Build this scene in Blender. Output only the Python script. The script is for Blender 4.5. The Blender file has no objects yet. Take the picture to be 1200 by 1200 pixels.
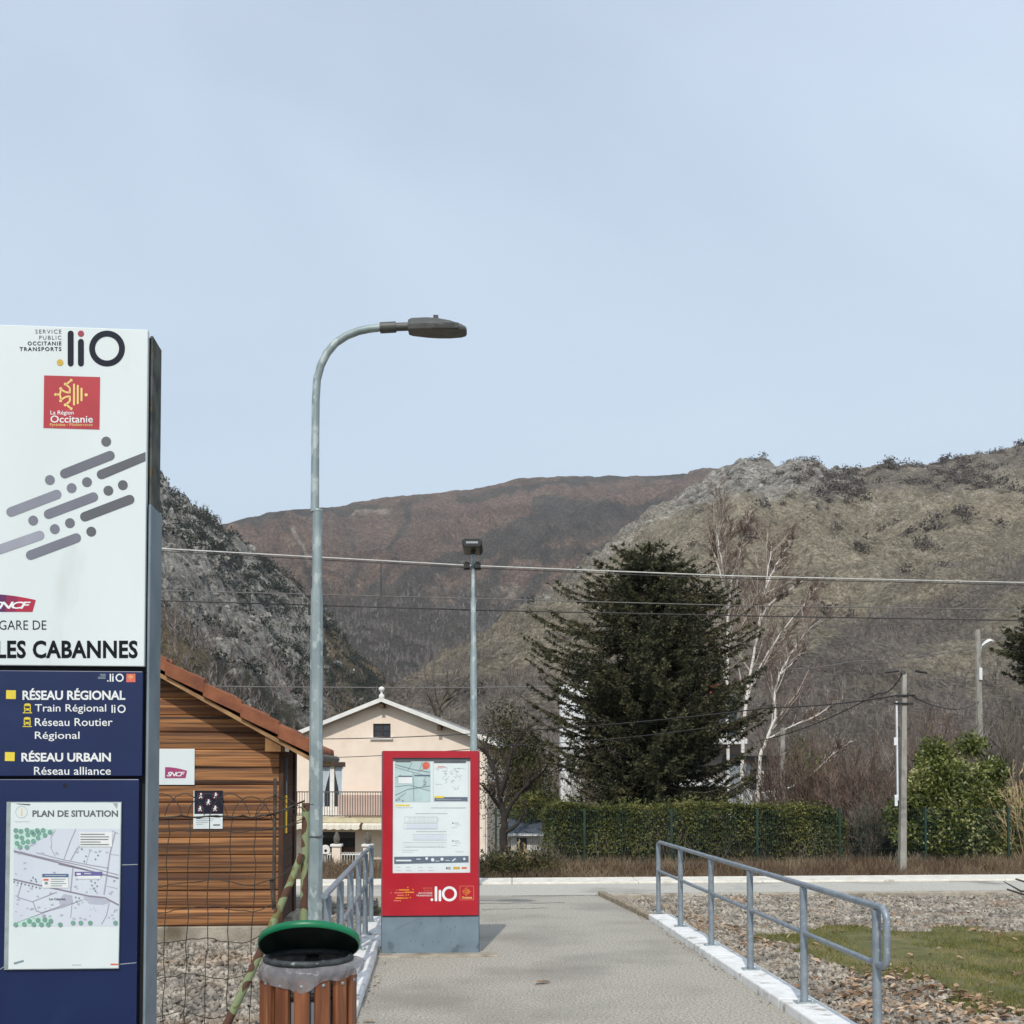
import bpy, math, random
import numpy as np
from mathutils import Vector, Matrix

# ------------------------------------------------------------------ scene, camera, sky, sun
SC = bpy.context.scene
COL = SC.collection
F_PX, PITCH, EYE, VROW = 1300.0, math.radians(2.0), 1.7, 864.0
cam_data = bpy.data.cameras.new('camera')
cam_data.sensor_width = 36.0
cam_data.lens = 36.0 * F_PX / 1200.0
cam_data.shift_y = (VROW - 600.0) / 1200.0
cam_data.clip_start, cam_data.clip_end = 0.05, 12000.0
cam = bpy.data.objects.new('camera', cam_data)
COL.objects.link(cam)
cam.location = (0, 0, EYE)
cam.rotation_euler = (math.radians(90) + PITCH, 0, 0)
SC.camera = cam

SUN_EL, SUN_AZ = math.radians(44), math.radians(187)     # azimuth clockwise from +Y: behind and a little left of the camera
world = bpy.data.worlds.new('World')
SC.world = world
world.use_nodes = True
wn = world.node_tree
wn.nodes.clear()
w_out = wn.nodes.new('ShaderNodeOutputWorld')
w_bg = wn.nodes.new('ShaderNodeBackground')
w_sky = wn.nodes.new('ShaderNodeTexSky')
w_sky.sky_type = 'NISHITA'
w_sky.sun_disc = False
w_sky.sun_elevation, w_sky.sun_rotation = SUN_EL, SUN_AZ
w_sky.altitude = 600
w_sky.air_density, w_sky.dust_density, w_sky.ozone_density = 1.0, 1.0, 1.5
w_bg.inputs['Strength'].default_value = 0.12
# a veil of high thin cloud over the blue
w_tc = wn.nodes.new('ShaderNodeTexCoord')
w_map = wn.nodes.new('ShaderNodeMapping')
w_map.inputs['Scale'].default_value = (1.0, 1.0, 2.6)
w_nz = wn.nodes.new('ShaderNodeTexNoise')
w_nz.inputs['Scale'].default_value = 1.15
w_nz.inputs['Detail'].default_value = 3.5
w_nz.inputs['Distortion'].default_value = 0.6
w_rng = wn.nodes.new('ShaderNodeMapRange')
w_rng.inputs['From Min'].default_value, w_rng.inputs['From Max'].default_value = 0.25, 0.75
w_rng.inputs['To Min'].default_value, w_rng.inputs['To Max'].default_value = 0.58, 1.04
w_mix = wn.nodes.new('ShaderNodeMix')
w_mix.data_type = 'RGBA'
w_mix.inputs['B'].default_value = (5.65, 6.6, 8.0, 1)
# the veil thickens and whitens towards the horizon
w_sep = wn.nodes.new('ShaderNodeSeparateXYZ')
w_low = wn.nodes.new('ShaderNodeMapRange')
w_low.inputs['From Min'].default_value, w_low.inputs['From Max'].default_value = 0.12, 0.55
w_low.inputs['To Min'].default_value, w_low.inputs['To Max'].default_value = 0.75, 0.0
w_mx2 = wn.nodes.new('ShaderNodeMix')
w_mx2.data_type = 'RGBA'
w_mx2.inputs['B'].default_value = (5.95, 7.4, 8.45, 1)
for a, b in ((w_tc.outputs['Generated'], w_map.inputs['Vector']), (w_map.outputs[0], w_nz.inputs['Vector']),
             (w_nz.outputs['Fac'], w_rng.inputs['Value']), (w_rng.outputs[0], w_mix.inputs['Factor']),
             (w_sky.outputs[0], w_mix.inputs['A']), (w_tc.outputs['Generated'], w_sep.inputs[0]), (w_sep.outputs['Z'], w_low.inputs['Value']),
             (w_low.outputs[0], w_mx2.inputs['Factor']), (w_mix.outputs['Result'], w_mx2.inputs['A']), (w_mx2.outputs['Result'], w_bg.inputs['Color']),
             (w_bg.outputs[0], w_out.inputs['Surface'])):
    wn.links.new(a, b)

sun_data = bpy.data.lights.new('sun', 'SUN')
sun_data.energy, sun_data.angle, sun_data.color = 3.0, math.radians(0.7), (1.0, 0.95, 0.87)
sun = bpy.data.objects.new('sun', sun_data)
COL.objects.link(sun)
sdir = Vector((math.sin(SUN_AZ) * math.cos(SUN_EL), math.cos(SUN_AZ) * math.cos(SUN_EL), math.sin(SUN_EL)))
sun.rotation_euler = sdir.to_track_quat('Z', 'Y').to_euler()
sun.location = (-20, -60, 60)

SC.view_settings.view_transform = 'Standard'
SC.view_settings.look = 'None'
SC.view_settings.exposure = 0.0
SC.view_settings.gamma = 1.0
SC.render.resolution_x = SC.render.resolution_y = 1024
try:
    SC.cycles.use_denoising = True
    SC.cycles.max_bounces = 6
    SC.cycles.transparent_max_bounces = 12
    SC.cycles.volume_bounces = 0
except Exception:
    pass

# ------------------------------------------------------------------ helpers
CO, SI = math.cos(PITCH), math.sin(PITCH)
def ray(px, py):
    x, y = (px - 600.0) / F_PX, -(py - VROW) / F_PX
    return Vector((x, CO - y * SI, SI + y * CO))
def at(px, py, Y):
    """where the sight line of a measured point meets distance Y"""
    d = ray(px, py)
    return Vector((0, 0, EYE)) + d * (Y / d.y)
def gnd(px, py, z=0.0):
    d = ray(px, py)
    return Vector((0, 0, EYE)) + d * ((z - EYE) / d.z)
RND = random.Random(7)
U = RND.uniform

def S(r, g, b):
    f = lambda c: (c / 12.92 if c <= 0.04045 else ((c + 0.055) / 1.055) ** 2.4)
    return (f(r / 255), f(g / 255), f(b / 255), 1.0)

def tag(o, label=None, cat=None, group=None, kind=None):
    if label: o['label'] = label
    if cat: o['category'] = cat
    if group: o['group'] = group
    if kind: o['kind'] = kind
    return o
def empty(name, loc, rz, label, cat, group=None):
    o = bpy.data.objects.new(name, None)
    COL.objects.link(o)
    o.empty_display_size = 0.2
    o.location, o.rotation_euler = loc, (0, 0, rz)
    return tag(o, label, cat, group)

def link_mesh(name, me, mats, parent=None):
    for m in (mats if isinstance(mats, (list, tuple)) else [mats]):
        me.materials.append(m)
    o = bpy.data.objects.new(name, me)
    COL.objects.link(o)
    if parent: o.parent = parent
    return o

class MB:
    """collects solids and tubes; build() links them as ONE mesh"""
    def __init__(s): s.v, s.f, s.m, s.sm = [], [], [], []
    def add(s, vs, fs, mi=0, smooth=False):
        b = len(s.v)
        s.v.extend([tuple(v) for v in vs])
        for f in fs:
            s.f.append(tuple(i + b for i in f)); s.m.append(mi); s.sm.append(smooth)
    def box(s, x0, x1, y0, y1, z0, z1, mi=0, M=None):
        vs = [Vector(p) for p in ((x0,y0,z0),(x1,y0,z0),(x1,y1,z0),(x0,y1,z0),(x0,y0,z1),(x1,y0,z1),(x1,y1,z1),(x0,y1,z1))]
        if M is not None: vs = [M @ v for v in vs]
        s.add(vs, [(0,3,2,1),(4,5,6,7),(0,1,5,4),(1,2,6,5),(2,3,7,6),(3,0,4,7)], mi)
    def prism(s, pts, y0, y1, mi=0):
        """outline in (x,z), counter-clockwise seen from -y, extruded from y0 (front) to y1"""
        n = len(pts)
        vs = [(p[0], y0, p[1]) for p in pts] + [(p[0], y1, p[1]) for p in pts]
        fs = [tuple(range(n)), tuple(range(2*n-1, n-1, -1))]
        for i in range(n):
            j = (i + 1) % n
            fs.append((j, i, i + n, j + n))
        s.add(vs, fs, mi)
    def slab(s, pts, z0, z1, mi=0):
        """outline in (x,y) counter-clockwise from above, z may be per-slab"""
        n = len(pts)
        vs = [(p[0], p[1], z0) for p in pts] + [(p[0], p[1], z1) for p in pts]
        fs = [tuple(range(n-1, -1, -1)), tuple(range(n, 2*n))]
        for i in range(n):
            j = (i + 1) % n
            fs.append((i, j, j + n, i + n))
        s.add(vs, fs, mi)
    def tube(s, pts, r, n=8, mi=0, cap=True, smooth=True):
        pts = [Vector(p) for p in pts]
        k = len(pts)
        rs = r if isinstance(r, (list, tuple)) else [r] * k
        d0 = (pts[1] - pts[0]).normalized()
        up = Vector((0, 0, 1)) if abs(d0.z) < 0.9 else Vector((1, 0, 0))
        side = d0.cross(up).normalized()
        vs = []
        for i in range(k):
            if i == 0: d = pts[1] - pts[0]
            elif i == k - 1: d = pts[-1] - pts[-2]
            else: d = (pts[i+1] - pts[i]).normalized() + (pts[i] - pts[i-1]).normalized()
            if d.length < 1e-9: d = d0
            d = d.normalized()
            side = side - d * side.dot(d)
            if side.length < 1e-6: side = d.orthogonal()
            side = side.normalized()
            u2 = d.cross(side)
            for j in range(n):
                a = 2 * math.pi * j / n
                vs.append(pts[i] + (side * math.cos(a) + u2 * math.sin(a)) * rs[i])
        fs = []
        for i in range(k - 1):
            for j in range(n):
                j2 = (j + 1) % n
                fs.append((i*n+j, i*n+j2, (i+1)*n+j2, (i+1)*n+j))
        b = len(s.f)
        s.add(vs, fs, mi, smooth)
        if cap and n > 3:
            s.add([vs[j] for j in range(n)], [tuple(range(n-1, -1, -1))], mi)
            s.add([vs[(k-1)*n+j] for j in range(n)], [tuple(range(n))], mi)
    def lathe(s, prof, n=24, c=(0,0,0), mi=0, smooth=True, M=None):
        vs = []
        for (r, z) in prof:
            for j in range(n):
                a = 2 * math.pi * j / n
                v = Vector((r * math.cos(a), r * math.sin(a), z))
                vs.append((M @ v) if M is not None else v + Vector(c))
        fs = []
        for i in range(len(prof) - 1):
            for j in range(n):
                j2 = (j + 1) % n
                fs.append((i*n+j, i*n+j2, (i+1)*n+j2, (i+1)*n+j))
        s.add(vs, fs, mi, smooth)
    def build(s, name, mats, parent=None, bevel=0):
        me = bpy.data.meshes.new(name)
        me.from_pydata(s.v, [], s.f)
        me.polygons.foreach_set('material_index', s.m)
        me.polygons.foreach_set('use_smooth', s.sm)
        me.update()
        o = link_mesh(name, me, mats, parent)
        if bevel:
            md = o.modifiers.new('bevel', 'BEVEL')
            md.width, md.segments, md.limit_method = bevel, 2, 'ANGLE'
        return o

def np_mesh(name, V, Fc, mats, parent=None, smooth=False, attrs=None):
    """big mesh from arrays: V (n,3), Fc (m,k)"""
    V = np.asarray(V, np.float32); Fc = np.asarray(Fc, np.int32)
    me = bpy.data.meshes.new(name)
    n, (m, k) = len(V), Fc.shape
    me.vertices.add(n); me.vertices.foreach_set('co', V.ravel())
    me.loops.add(m * k); me.loops.foreach_set('vertex_index', Fc.ravel())
    me.polygons.add(m)
    me.polygons.foreach_set('loop_start', np.arange(0, m * k, k, dtype=np.int32))
    me.polygons.foreach_set('use_smooth', np.full(m, smooth))
    me.update(calc_edges=True)
    for nm, arr in (attrs or {}).items():
        a = me.attributes.new(nm, 'FLOAT', 'POINT')
        a.data.foreach_set('value', np.asarray(arr, np.float32).ravel())
    return link_mesh(name, me, mats, parent)

# value noise
def _h(ix, iy, seed):
    n = (ix.astype(np.int64) * 374761393 + iy.astype(np.int64) * 668265263 + seed * 974634777) & 0xffffffff
    n = ((n ^ (n >> 13)) * 1274126177) & 0xffffffff
    return ((n ^ (n >> 16)) & 0xffff) / 65535.0
def vnoise(x, y, seed=0):
    x = np.asarray(x, float); y = np.asarray(y, float)
    ix, iy = np.floor(x), np.floor(y)
    fx, fy = x - ix, y - iy
    fx, fy = fx*fx*(3-2*fx), fy*fy*(3-2*fy)
    a, b = _h(ix, iy, seed), _h(ix+1, iy, seed)
    c, d = _h(ix, iy+1, seed), _h(ix+1, iy+1, seed)
    return (a*(1-fx)+b*fx)*(1-fy) + (c*(1-fx)+d*fx)*fy
def fbm(x, y, octs=5, seed=0, gain=.5):
    t, a, s = 0, 1.0, 0
    for o in range(octs):
        t = t + a * vnoise(np.asarray(x)*2**o, np.asarray(y)*2**o, seed+o*17); s += a; a *= gain
    return t / s

# ------------------------------------------------------------------ materials
def new_mat(name):
    m = bpy.data.materials.new(name)
    m.use_nodes = True
    nt = m.node_tree
    return m, nt, nt.nodes['Principled BSDF']
def pm(name, c1, c2=None, scale=8.0, rough=.7, metal=0.0, bump=0.0, bscale=None, island=0.0, stretch=(1,1,1),
       detail=6, lo=.35, hi=.65, c3=None, c3scale=1.0, c3lo=.55, c3hi=.7, spec=None, trans=0.0, coat=0.0):
    m, nt, bs = new_mat(name)
    N, L = nt.nodes.new, nt.links.new
    bs.inputs['Roughness'].default_value = rough
    bs.inputs['Metallic'].default_value = metal
    if spec is not None: bs.inputs['Specular IOR Level'].default_value = spec
    if coat: bs.inputs['Coat Weight'].default_value = coat
    if c2 is None: c2 = tuple(min(1, x * .86) for x in c1[:3]) + (1,)
    tc = N('ShaderNodeTexCoord'); mp = N('ShaderNodeMapping')
    mp.inputs['Scale'].default_value = stretch
    L(tc.outputs['Object'], mp.inputs['Vector'])
    nz = N('ShaderNodeTexNoise'); nz.inputs['Scale'].default_value = scale; nz.inputs['Detail'].default_value = detail
    L(mp.outputs[0], nz.inputs['Vector'])
    rp = N('ShaderNodeValToRGB')
    rp.color_ramp.elements[0].position, rp.color_ramp.elements[1].position = lo, hi
    rp.color_ramp.elements[0].color, rp.color_ramp.elements[1].color = c1, c2
    L(nz.outputs['Fac'], rp.inputs['Fac'])
    out = rp.outputs['Color']
    if c3 is not None:
        n2 = N('ShaderNodeTexNoise'); n2.inputs['Scale'].default_value = c3scale; n2.inputs['Detail'].default_value = 7
        L(mp.outputs[0], n2.inputs['Vector'])
        r2 = N('ShaderNodeMapRange'); r2.inputs['From Min'].default_value, r2.inputs['From Max'].default_value = c3lo, c3hi
        L(n2.outputs['Fac'], r2.inputs['Value'])
        mx = N('ShaderNodeMix'); mx.data_type = 'RGBA'; mx.inputs['B'].default_value = c3
        L(r2.outputs[0], mx.inputs['Factor']); L(out, mx.inputs['A'])
        out = mx.outputs['Result']
    if island:
        ge = N('ShaderNodeNewGeometry'); mr = N('ShaderNodeMapRange')
        mr.inputs['To Min'].default_value, mr.inputs['To Max'].default_value = 1 - island, 1 + island
        L(ge.outputs['Random Per Island'], mr.inputs['Value'])
        hs = N('ShaderNodeHueSaturation'); L(mr.outputs[0], hs.inputs['Value']); L(out, hs.inputs['Color'])
        out = hs.outputs['Color']
    L(out, bs.inputs['Base Color'])
    if bump:
        nb = N('ShaderNodeTexNoise'); nb.inputs['Scale'].default_value = bscale or scale * 4; nb.inputs['Detail'].default_value = 5
        L(mp.outputs[0], nb.inputs['Vector'])
        bp = N('ShaderNodeBump'); bp.inputs['Strength'].default_value = bump; bp.inputs['Distance'].default_value = .02
        L(nb.outputs['Fac'], bp.inputs['Height']); L(bp.outputs[0], bs.inputs['Normal'])
    if trans:
        tr = N('ShaderNodeBsdfTranslucent'); ms = N('ShaderNodeMixShader'); ms.inputs['Fac'].default_value = trans
        L(out, tr.inputs['Color']); L(bs.outputs[0], ms.inputs[1]); L(tr.outputs[0], ms.inputs[2])
        L(ms.outputs[0], nt.nodes['Material Output'].inputs['Surface'])
    return m
def leafmat(name, ramp, rough=.55, trans=.2, spec=.4):
    """each leaf (mesh island) takes a colour of the ramp, shifted in clumps by noise"""
    m, nt, bs = new_mat(name)
    N, L = nt.nodes.new, nt.links.new
    ge = N('ShaderNodeNewGeometry'); rp = N('ShaderNodeValToRGB')
    el = rp.color_ramp.elements
    while len(el) < len(ramp): el.new(.5)
    for i, c in enumerate(ramp):
        el[i].position = i / (len(ramp) - 1); el[i].color = c
    tc = N('ShaderNodeTexCoord'); nz = N('ShaderNodeTexNoise'); nz.inputs['Scale'].default_value = 1.3; nz.inputs['Detail'].default_value = 3
    L(tc.outputs['Object'], nz.inputs['Vector'])
    ad = N('ShaderNodeMath'); ad.operation = 'MULTIPLY_ADD'; ad.inputs[1].default_value = .55
    sb = N('ShaderNodeMath'); sb.operation = 'MULTIPLY_ADD'; sb.inputs[1].default_value = 1.6; sb.inputs[2].default_value = -.58
    L(nz.outputs['Fac'], sb.inputs[0]); L(ge.outputs['Random Per Island'], ad.inputs[0]); L(sb.outputs[0], ad.inputs[2])
    L(ad.outputs[0], rp.inputs['Fac']); L(rp.outputs[0], bs.inputs['Base Color'])
    bs.inputs['Roughness'].default_value = rough; bs.inputs['Specular IOR Level'].default_value = spec
    if trans:
        tr = N('ShaderNodeBsdfTranslucent'); ms = N('ShaderNodeMixShader'); ms.inputs['Fac'].default_value = trans
        L(rp.outputs[0], tr.inputs['Color']); L(bs.outputs[0], ms.inputs[1]); L(tr.outputs[0], ms.inputs[2])
        L(ms.outputs[0], nt.nodes['Material Output'].inputs['Surface'])
    return m

M = {}
M['asphalt'] = pm('asphalt', S(199,192,177), S(140,134,123), scale=55, rough=.9, bump=.6, bscale=90, detail=8, lo=.38, hi=.62, c3=S(134,128,117), c3scale=.8, c3lo=.46, c3hi=.78)
M['platform'] = pm('platform_asphalt', S(200,196,184), S(168,163,153), scale=40, rough=.9, bump=.3, c3=S(135,130,120), c3scale=.7)
M['coping'] = pm('pale_coping', S(232,226,212), S(212,205,190), scale=6, rough=.85, c3=S(180,170,150), c3scale=4, c3lo=.6, c3hi=.75)
M['concrete'] = pm('concrete', S(182,172,155), S(150,140,124), scale=6, rough=.9, bump=.4, bscale=60, c3=S(112,100,82), c3scale=2.5)
M['whitekerb'] = pm('white_painted_kerb', S(238,237,234), S(222,220,214), scale=9, rough=.8, bump=.25, bscale=70, c3=S(158,150,136), c3scale=6, c3lo=.57, c3hi=.70)
M['stonekerb'] = pm('stone_kerb', S(165,152,130), S(128,115,96), scale=14, rough=.9, bump=.5, bscale=80)
M['ground'] = pm('earth', S(112,98,76), S(86,78,56), scale=1.5, rough=.95, bump=.4, bscale=30, c3=S(96,98,60), c3scale=.25)
M['gravelbase'] = pm('gravel_base', S(128,121,110), S(82,77,69), scale=26, rough=.95, bump=.9, bscale=40)
M['stone'] = pm('gravel_stone', S(168,159,145), S(124,117,107), scale=3, rough=.9, island=.45, c3=S(156,128,100), c3scale=1.1, c3lo=.54, c3hi=.76)
M['galv'] = pm('galvanised_steel', S(163,172,172), S(138,149,150), scale=9, rough=.5, metal=.35, lo=.42, hi=.58, c3=S(186,193,191), c3scale=22, c3lo=.55, c3hi=.62)
M['galvpost'] = pm('galvanised_pole', S(158,170,170), S(136,149,150), scale=5, rough=.55, metal=.25, lo=.4, hi=.6, c3=S(178,188,186), c3scale=14, c3lo=.55, c3hi=.62, stretch=(1,1,.6))
M['rail'] = pm('grey_rail', S(146,155,162), S(128,138,146), scale=12, rough=.45, metal=.3, c3=S(172,178,182), c3scale=30, c3lo=.6, c3hi=.7)
M['lampgrey'] = pm('lamp_housing', S(92,92,88), S(78,78,75), scale=12, rough=.5)
M['lampdark'] = pm('lamp_dark', S(46,44,42), S(38,36,35), scale=10, rough=.4)
M['glassdark'] = pm('lamp_glass', S(84,80,78), S(60,58,56), scale=8, rough=.12)
M['signwhite'] = pm('sign_white', S(226,233,232), S(218,226,225), scale=2, rough=.35, c3=S(196,202,198), c3scale=5, c3lo=.58, c3hi=.85, stretch=(1,1,.35))
M['signblue'] = pm('sign_blue', S(24,40,84), S(20,34,76), scale=3, rough=.35, c3=S(36,52,94), c3scale=5, c3lo=.6, c3hi=.9)
M['signframe'] = pm('sign_frame', S(142,154,162), S(122,136,145), scale=4, rough=.5, metal=.2, c3=S(110,122,128), c3scale=10, c3lo=.6, c3hi=.8)
M['signedge'] = pm('weathered_edge', S(96,98,92), S(52,54,50), scale=14, rough=.8, c3=S(112,90,52), c3scale=18, c3lo=.62, c3hi=.72)
M['black'] = pm('black_seam', S(14,15,18), rough=.7)
M['ink'] = pm('ink_dark', S(34,37,50), S(30,33,46), rough=.6, spec=.2)
M['inkblack'] = pm('ink_black', S(12,16,28), rough=.6, spec=.2)
M['inkgrey'] = pm('ink_grey', S(96,100,104), rough=.6)
M['inklight'] = pm('ink_light_grey', S(168,174,178), rough=.6)
M['inkpale'] = pm('ink_pale', S(196,202,206), rough=.6)
M['white'] = pm('print_white', S(240,242,240), rough=.45)
M['yellow'] = pm('print_yellow', S(240,214,70), rough=.5)
M['gold'] = pm('print_gold', S(214,178,66), rough=.5)
M['orange'] = pm('print_orange', S(236,146,52), rough=.5)
M['lightred'] = pm('print_light_red', S(226,110,92), rough=.5)
M['dotred'] = pm('print_dot_red', S(160,50,72), rough=.5)
M['emblemred'] = pm('emblem_red', S(184,48,58), S(172,44,54), rough=.45)
M['cream'] = pm('print_cream', S(248,214,130), rough=.5)
M['purple'] = pm('logo_purple', S(96,36,92), rough=.45)
M['magenta'] = pm('logo_magenta', S(146,32,76), rough=.45)
M['crimson'] = pm('logo_crimson', S(184,36,66), rough=.45)
M['fadedpink'] = pm('logo_faded', S(176,66,110), S(150,60,110), scale=4, rough=.5)
M['mapgreen'] = pm('print_green', S(120,172,152), rough=.6)
M['mapmint'] = pm('print_mint', S(196,228,214), rough=.6)
M['mapbase'] = pm('print_map_base', S(214,220,228), S(206,212,222), scale=3, rough=.5)
M['maproad'] = pm('print_road', S(172,170,182), rough=.6)
M['maprail'] = pm('print_rail', S(146,138,150), rough=.6)
M['maptown'] = pm('print_town', S(186,188,202), rough=.6)
M['mapblue'] = pm('print_blue', S(92,112,150), rough=.6)
M['mapviolet'] = pm('print_violet', S(110,102,160), rough=.6)
M['paper'] = pm('paper', S(226,234,232), S(218,226,226), scale=3, rough=.4)
M['paperedge'] = pm('paper_edge', S(168,176,176), S(140,150,150), scale=20, rough=.5)
M['teal'] = pm('print_teal', S(190,212,210), rough=.6)
M['tealdark'] = pm('print_teal_dark', S(132,152,158), rough=.6)
M['slate'] = pm('print_slate', S(100,112,128), rough=.6)
M['red'] = pm('totem_red', S(182,22,40), S(172,18,36), scale=3, rough=.35, coat=.2)
M['totemgrey'] = pm('totem_base_grey', S(120,136,146), S(108,124,134), scale=6, rough=.5, c3=S(92,106,116), c3scale=7, c3lo=.6, c3hi=.66)
M['totemedge'] = pm('totem_edge', S(96,104,112), S(84,92,100), scale=4, rough=.45)
M['glass'] = pm('window_glass', S(56,62,68), S(40,46,52), scale=3, rough=.08)
# ------------------------------------------------------------------ measured planes and flat prints
class Plane:
    """vertical plane through O turned by a; local x along it, -y out of its front, z up"""
    def __init__(s, O, a):
        s.O, s.a = Vector(O), a
        s.ux, s.n = Vector((math.cos(a), math.sin(a), 0)), Vector((math.sin(a), -math.cos(a), 0))
    def uv(s, px, py):
        d = ray(px, py); C0 = Vector((0, 0, EYE))
        t = (s.O - C0).dot(s.n) / d.dot(s.n)
        q = C0 + d * t - s.O
        return (q.dot(s.ux), q.z)
    def u(s, px, py=909): return s.uv(px, py)[0]
    def z(s, py, px): return s.uv(px, py)[1]

_TXT = {}
def text2d(txt, bold, shear, sp):
    k = (txt, bold, shear, sp)
    if k not in _TXT:
        cu = bpy.data.curves.new('lettering', 'FONT')
        cu.body, cu.size, cu.offset, cu.shear, cu.space_character = txt, 1.0, bold, shear, sp
        cu.resolution_u = 3
        ob = bpy.data.objects.new('lettering', cu)
        COL.objects.link(ob)
        dg = bpy.context.evaluated_depsgraph_get()
        me = bpy.data.meshes.new_from_object(ob.evaluated_get(dg))
        v = [(p.co.x, p.co.y) for p in me.vertices]
        f = [tuple(p.vertices) for p in me.polygons]
        bpy.data.objects.remove(ob); bpy.data.curves.remove(cu); bpy.data.meshes.remove(me)
        _TXT[k] = (v, f)
    return _TXT[k]

class Draw:
    """flat print on a plane: every shape is given by its measured corners; off = how far it stands proud"""
    def __init__(s, pl, off=.001):
        s.pl, s.off, s.mb, s.mats, s.lines = pl, off, MB(), [], []
    def mi(s, m):
        if m not in s.mats: s.mats.append(m)
        return s.mats.index(m)
    def poly(s, pts, m, lift=0):
        vs = []
        for p in pts:
            u, v = s.pl.uv(*p)
            vs.append((u, -s.off - lift, v))
        a = sum(vs[i][0]*vs[(i+1) % len(vs)][2] - vs[(i+1) % len(vs)][0]*vs[i][2] for i in range(len(vs)))
        idx = tuple(range(len(vs))) if a > 0 else tuple(range(len(vs)-1, -1, -1))
        s.mb.add(vs, [idx], s.mi(M[m]))
    def rect(s, x0, y0, x1, y1, m, lift=0): s.poly([(x0,y0),(x1,y0),(x1,y1),(x0,y1)], m, lift)
    def disc(s, x, y, r, m, lift=0, n=20, ry=None):
        s.poly([(x + r*math.cos(2*math.pi*i/n), y + (ry or r)*math.sin(2*math.pi*i/n)) for i in range(n)], m, lift)
    def ring(s, x, y, r0, r1, m, lift=0, n=36):
        for i in range(n):
            a, b = 2*math.pi*i/n, 2*math.pi*(i+1)/n
            s.poly([(x+r0*math.cos(a), y+r0*math.sin(a)), (x+r1*math.cos(a), y+r1*math.sin(a)),
                    (x+r1*math.cos(b), y+r1*math.sin(b)), (x+r0*math.cos(b), y+r0*math.sin(b))], m, lift)
    def frame(s, x0, y0, x1, y1, w, m, lift=0):
        s.rect(x0, y0, x1, y0+w, m, lift); s.rect(x0, y1-w, x1, y1, m, lift)
        s.rect(x0, y0+w, x0+w, y1-w, m, lift); s.rect(x1-w, y0+w, x1, y1-w, m, lift)
    def capsule(s, x0, y0, x1, y1, r, m, lift=0, clip=None):
        a = math.atan2(y1-y0, x1-x0); pts = []
        for i in range(9):
            t = a - math.pi/2 + math.pi*i/8; pts.append((x1 + r*math.cos(t), y1 + r*math.sin(t)))
        for i in range(9):
            t = a + math.pi/2 + math.pi*i/8; pts.append((x0 + r*math.cos(t), y0 + r*math.sin(t)))
        if clip is not None: pts = [(min(p[0], clip), p[1]) for p in pts]
        s.poly(pts, m, lift)
    def line(s, pts, w, m, lift=0):
        for (a, b) in zip(pts[:-1], pts[1:]):
            dx, dy = b[0]-a[0], b[1]-a[1]; l = math.hypot(dx, dy) or 1
            nx, ny = -dy/l*w/2, dx/l*w/2
            s.poly([(a[0]+nx,a[1]+ny),(b[0]+nx,b[1]+ny),(b[0]-nx,b[1]-ny),(a[0]-nx,a[1]-ny)], m, lift)
    def text(s, txt, x0, y0, x1, y1, m, bold=0.0, shear=0.0, sp=1.0, lift=0, skew=0.0):
        v, f = text2d(txt, bold, shear, sp)
        xs, ys = [p[0] for p in v], [p[1] for p in v]
        ax, bx, ay, by = min(xs), max(xs), min(ys), max(ys)
        out = []
        for (x, y) in v:
            px = x0 + (x-ax)/(bx-ax)*(x1-x0); py = y1 - (y-ay)/(by-ay)*(y1-y0) + skew*(px-x0)
            u, w = s.pl.uv(px, py)
            out.append((u, -s.off - lift, w))
        s.lines.append((out, f, M[m]))
    def build(s, name, parent):
        for k, (out, f, m) in enumerate(s.lines):
            t = MB(); t.add(out, f); o = t.build('lettering', m, parent)
        return s.mb.build(name, s.mats, parent) if s.mb.v else o

def lio_logo(d, x0, y0, x1, y1, col, dots=('gold', 'dotred'), lift=0):
    """the word mark: a low dot, two round-ended strokes, a ring"""
    h, w = y1 - y0, x1 - x0
    X = lambda t: x0 + t*w
    r = h*.083
    d.disc(X(.05), y0+h*.89, r*1.1, dots[0], lift)
    d.capsule(X(.205), y0+r, X(.205), y1-r, r, col, lift)
    d.capsule(X(.355), y0+h*.23+r, X(.355), y1-r, r, col, lift)
    d.disc(X(.355), y0+h*.085, r*1.05, dots[1], lift)
    R = h*.5
    d.ring(X(1)-R, y0+R, R*.67, R*1.0, col, lift)

def cross_emblem(d, cx, cy, w, col, lift=0):
    """half a knobbed cross on the left, upright bars on the right"""
    k = w/40.0
    Q = lambda x, y: (cx + x*k, cy + y*k)
    for x, h in ((2.5, 12), (7, 10.5), (11.5, 7)):
        a, b = Q(x, -h), Q(x, h); d.capsule(*a, *b, 1.15*k, col, lift)
    d.disc(*Q(17, .4), 1.9*k, col, lift)
    d.line([Q(-2.5,-1.5), Q(-2.5,-8), Q(-7,-12)], 2.2*k, col, lift); d.line([Q(-7,-12), Q(-1,-17)], 2.2*k, col, lift)
    d.line([Q(-2.5,1.5), Q(-2.5,8), Q(-7,12)], 2.2*k, col, lift); d.line([Q(-7,12), Q(-1,17)], 2.2*k, col, lift)
    d.line([Q(-2.5,-2), Q(-8,-3), Q(-13,-6)], 2.2*k, col, lift); d.line([Q(-2.5,2), Q(-8,3), Q(-13,6.5)], 2.2*k, col, lift)
    d.line([Q(-13,-6), Q(-14.5,0), Q(-13,6.5)], 2.2*k, col, lift); d.line([Q(-14.5,0), Q(-19,0)], 2.2*k, col, lift)
    for q in ((-1,-17),(-8,-12.5),(-1,17),(-8,12.5),(-13.5,-7),(-13.5,7.5),(-19.5,0)):
        d.disc(*Q(*q), 1.8*k, col, lift, 12)

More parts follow.
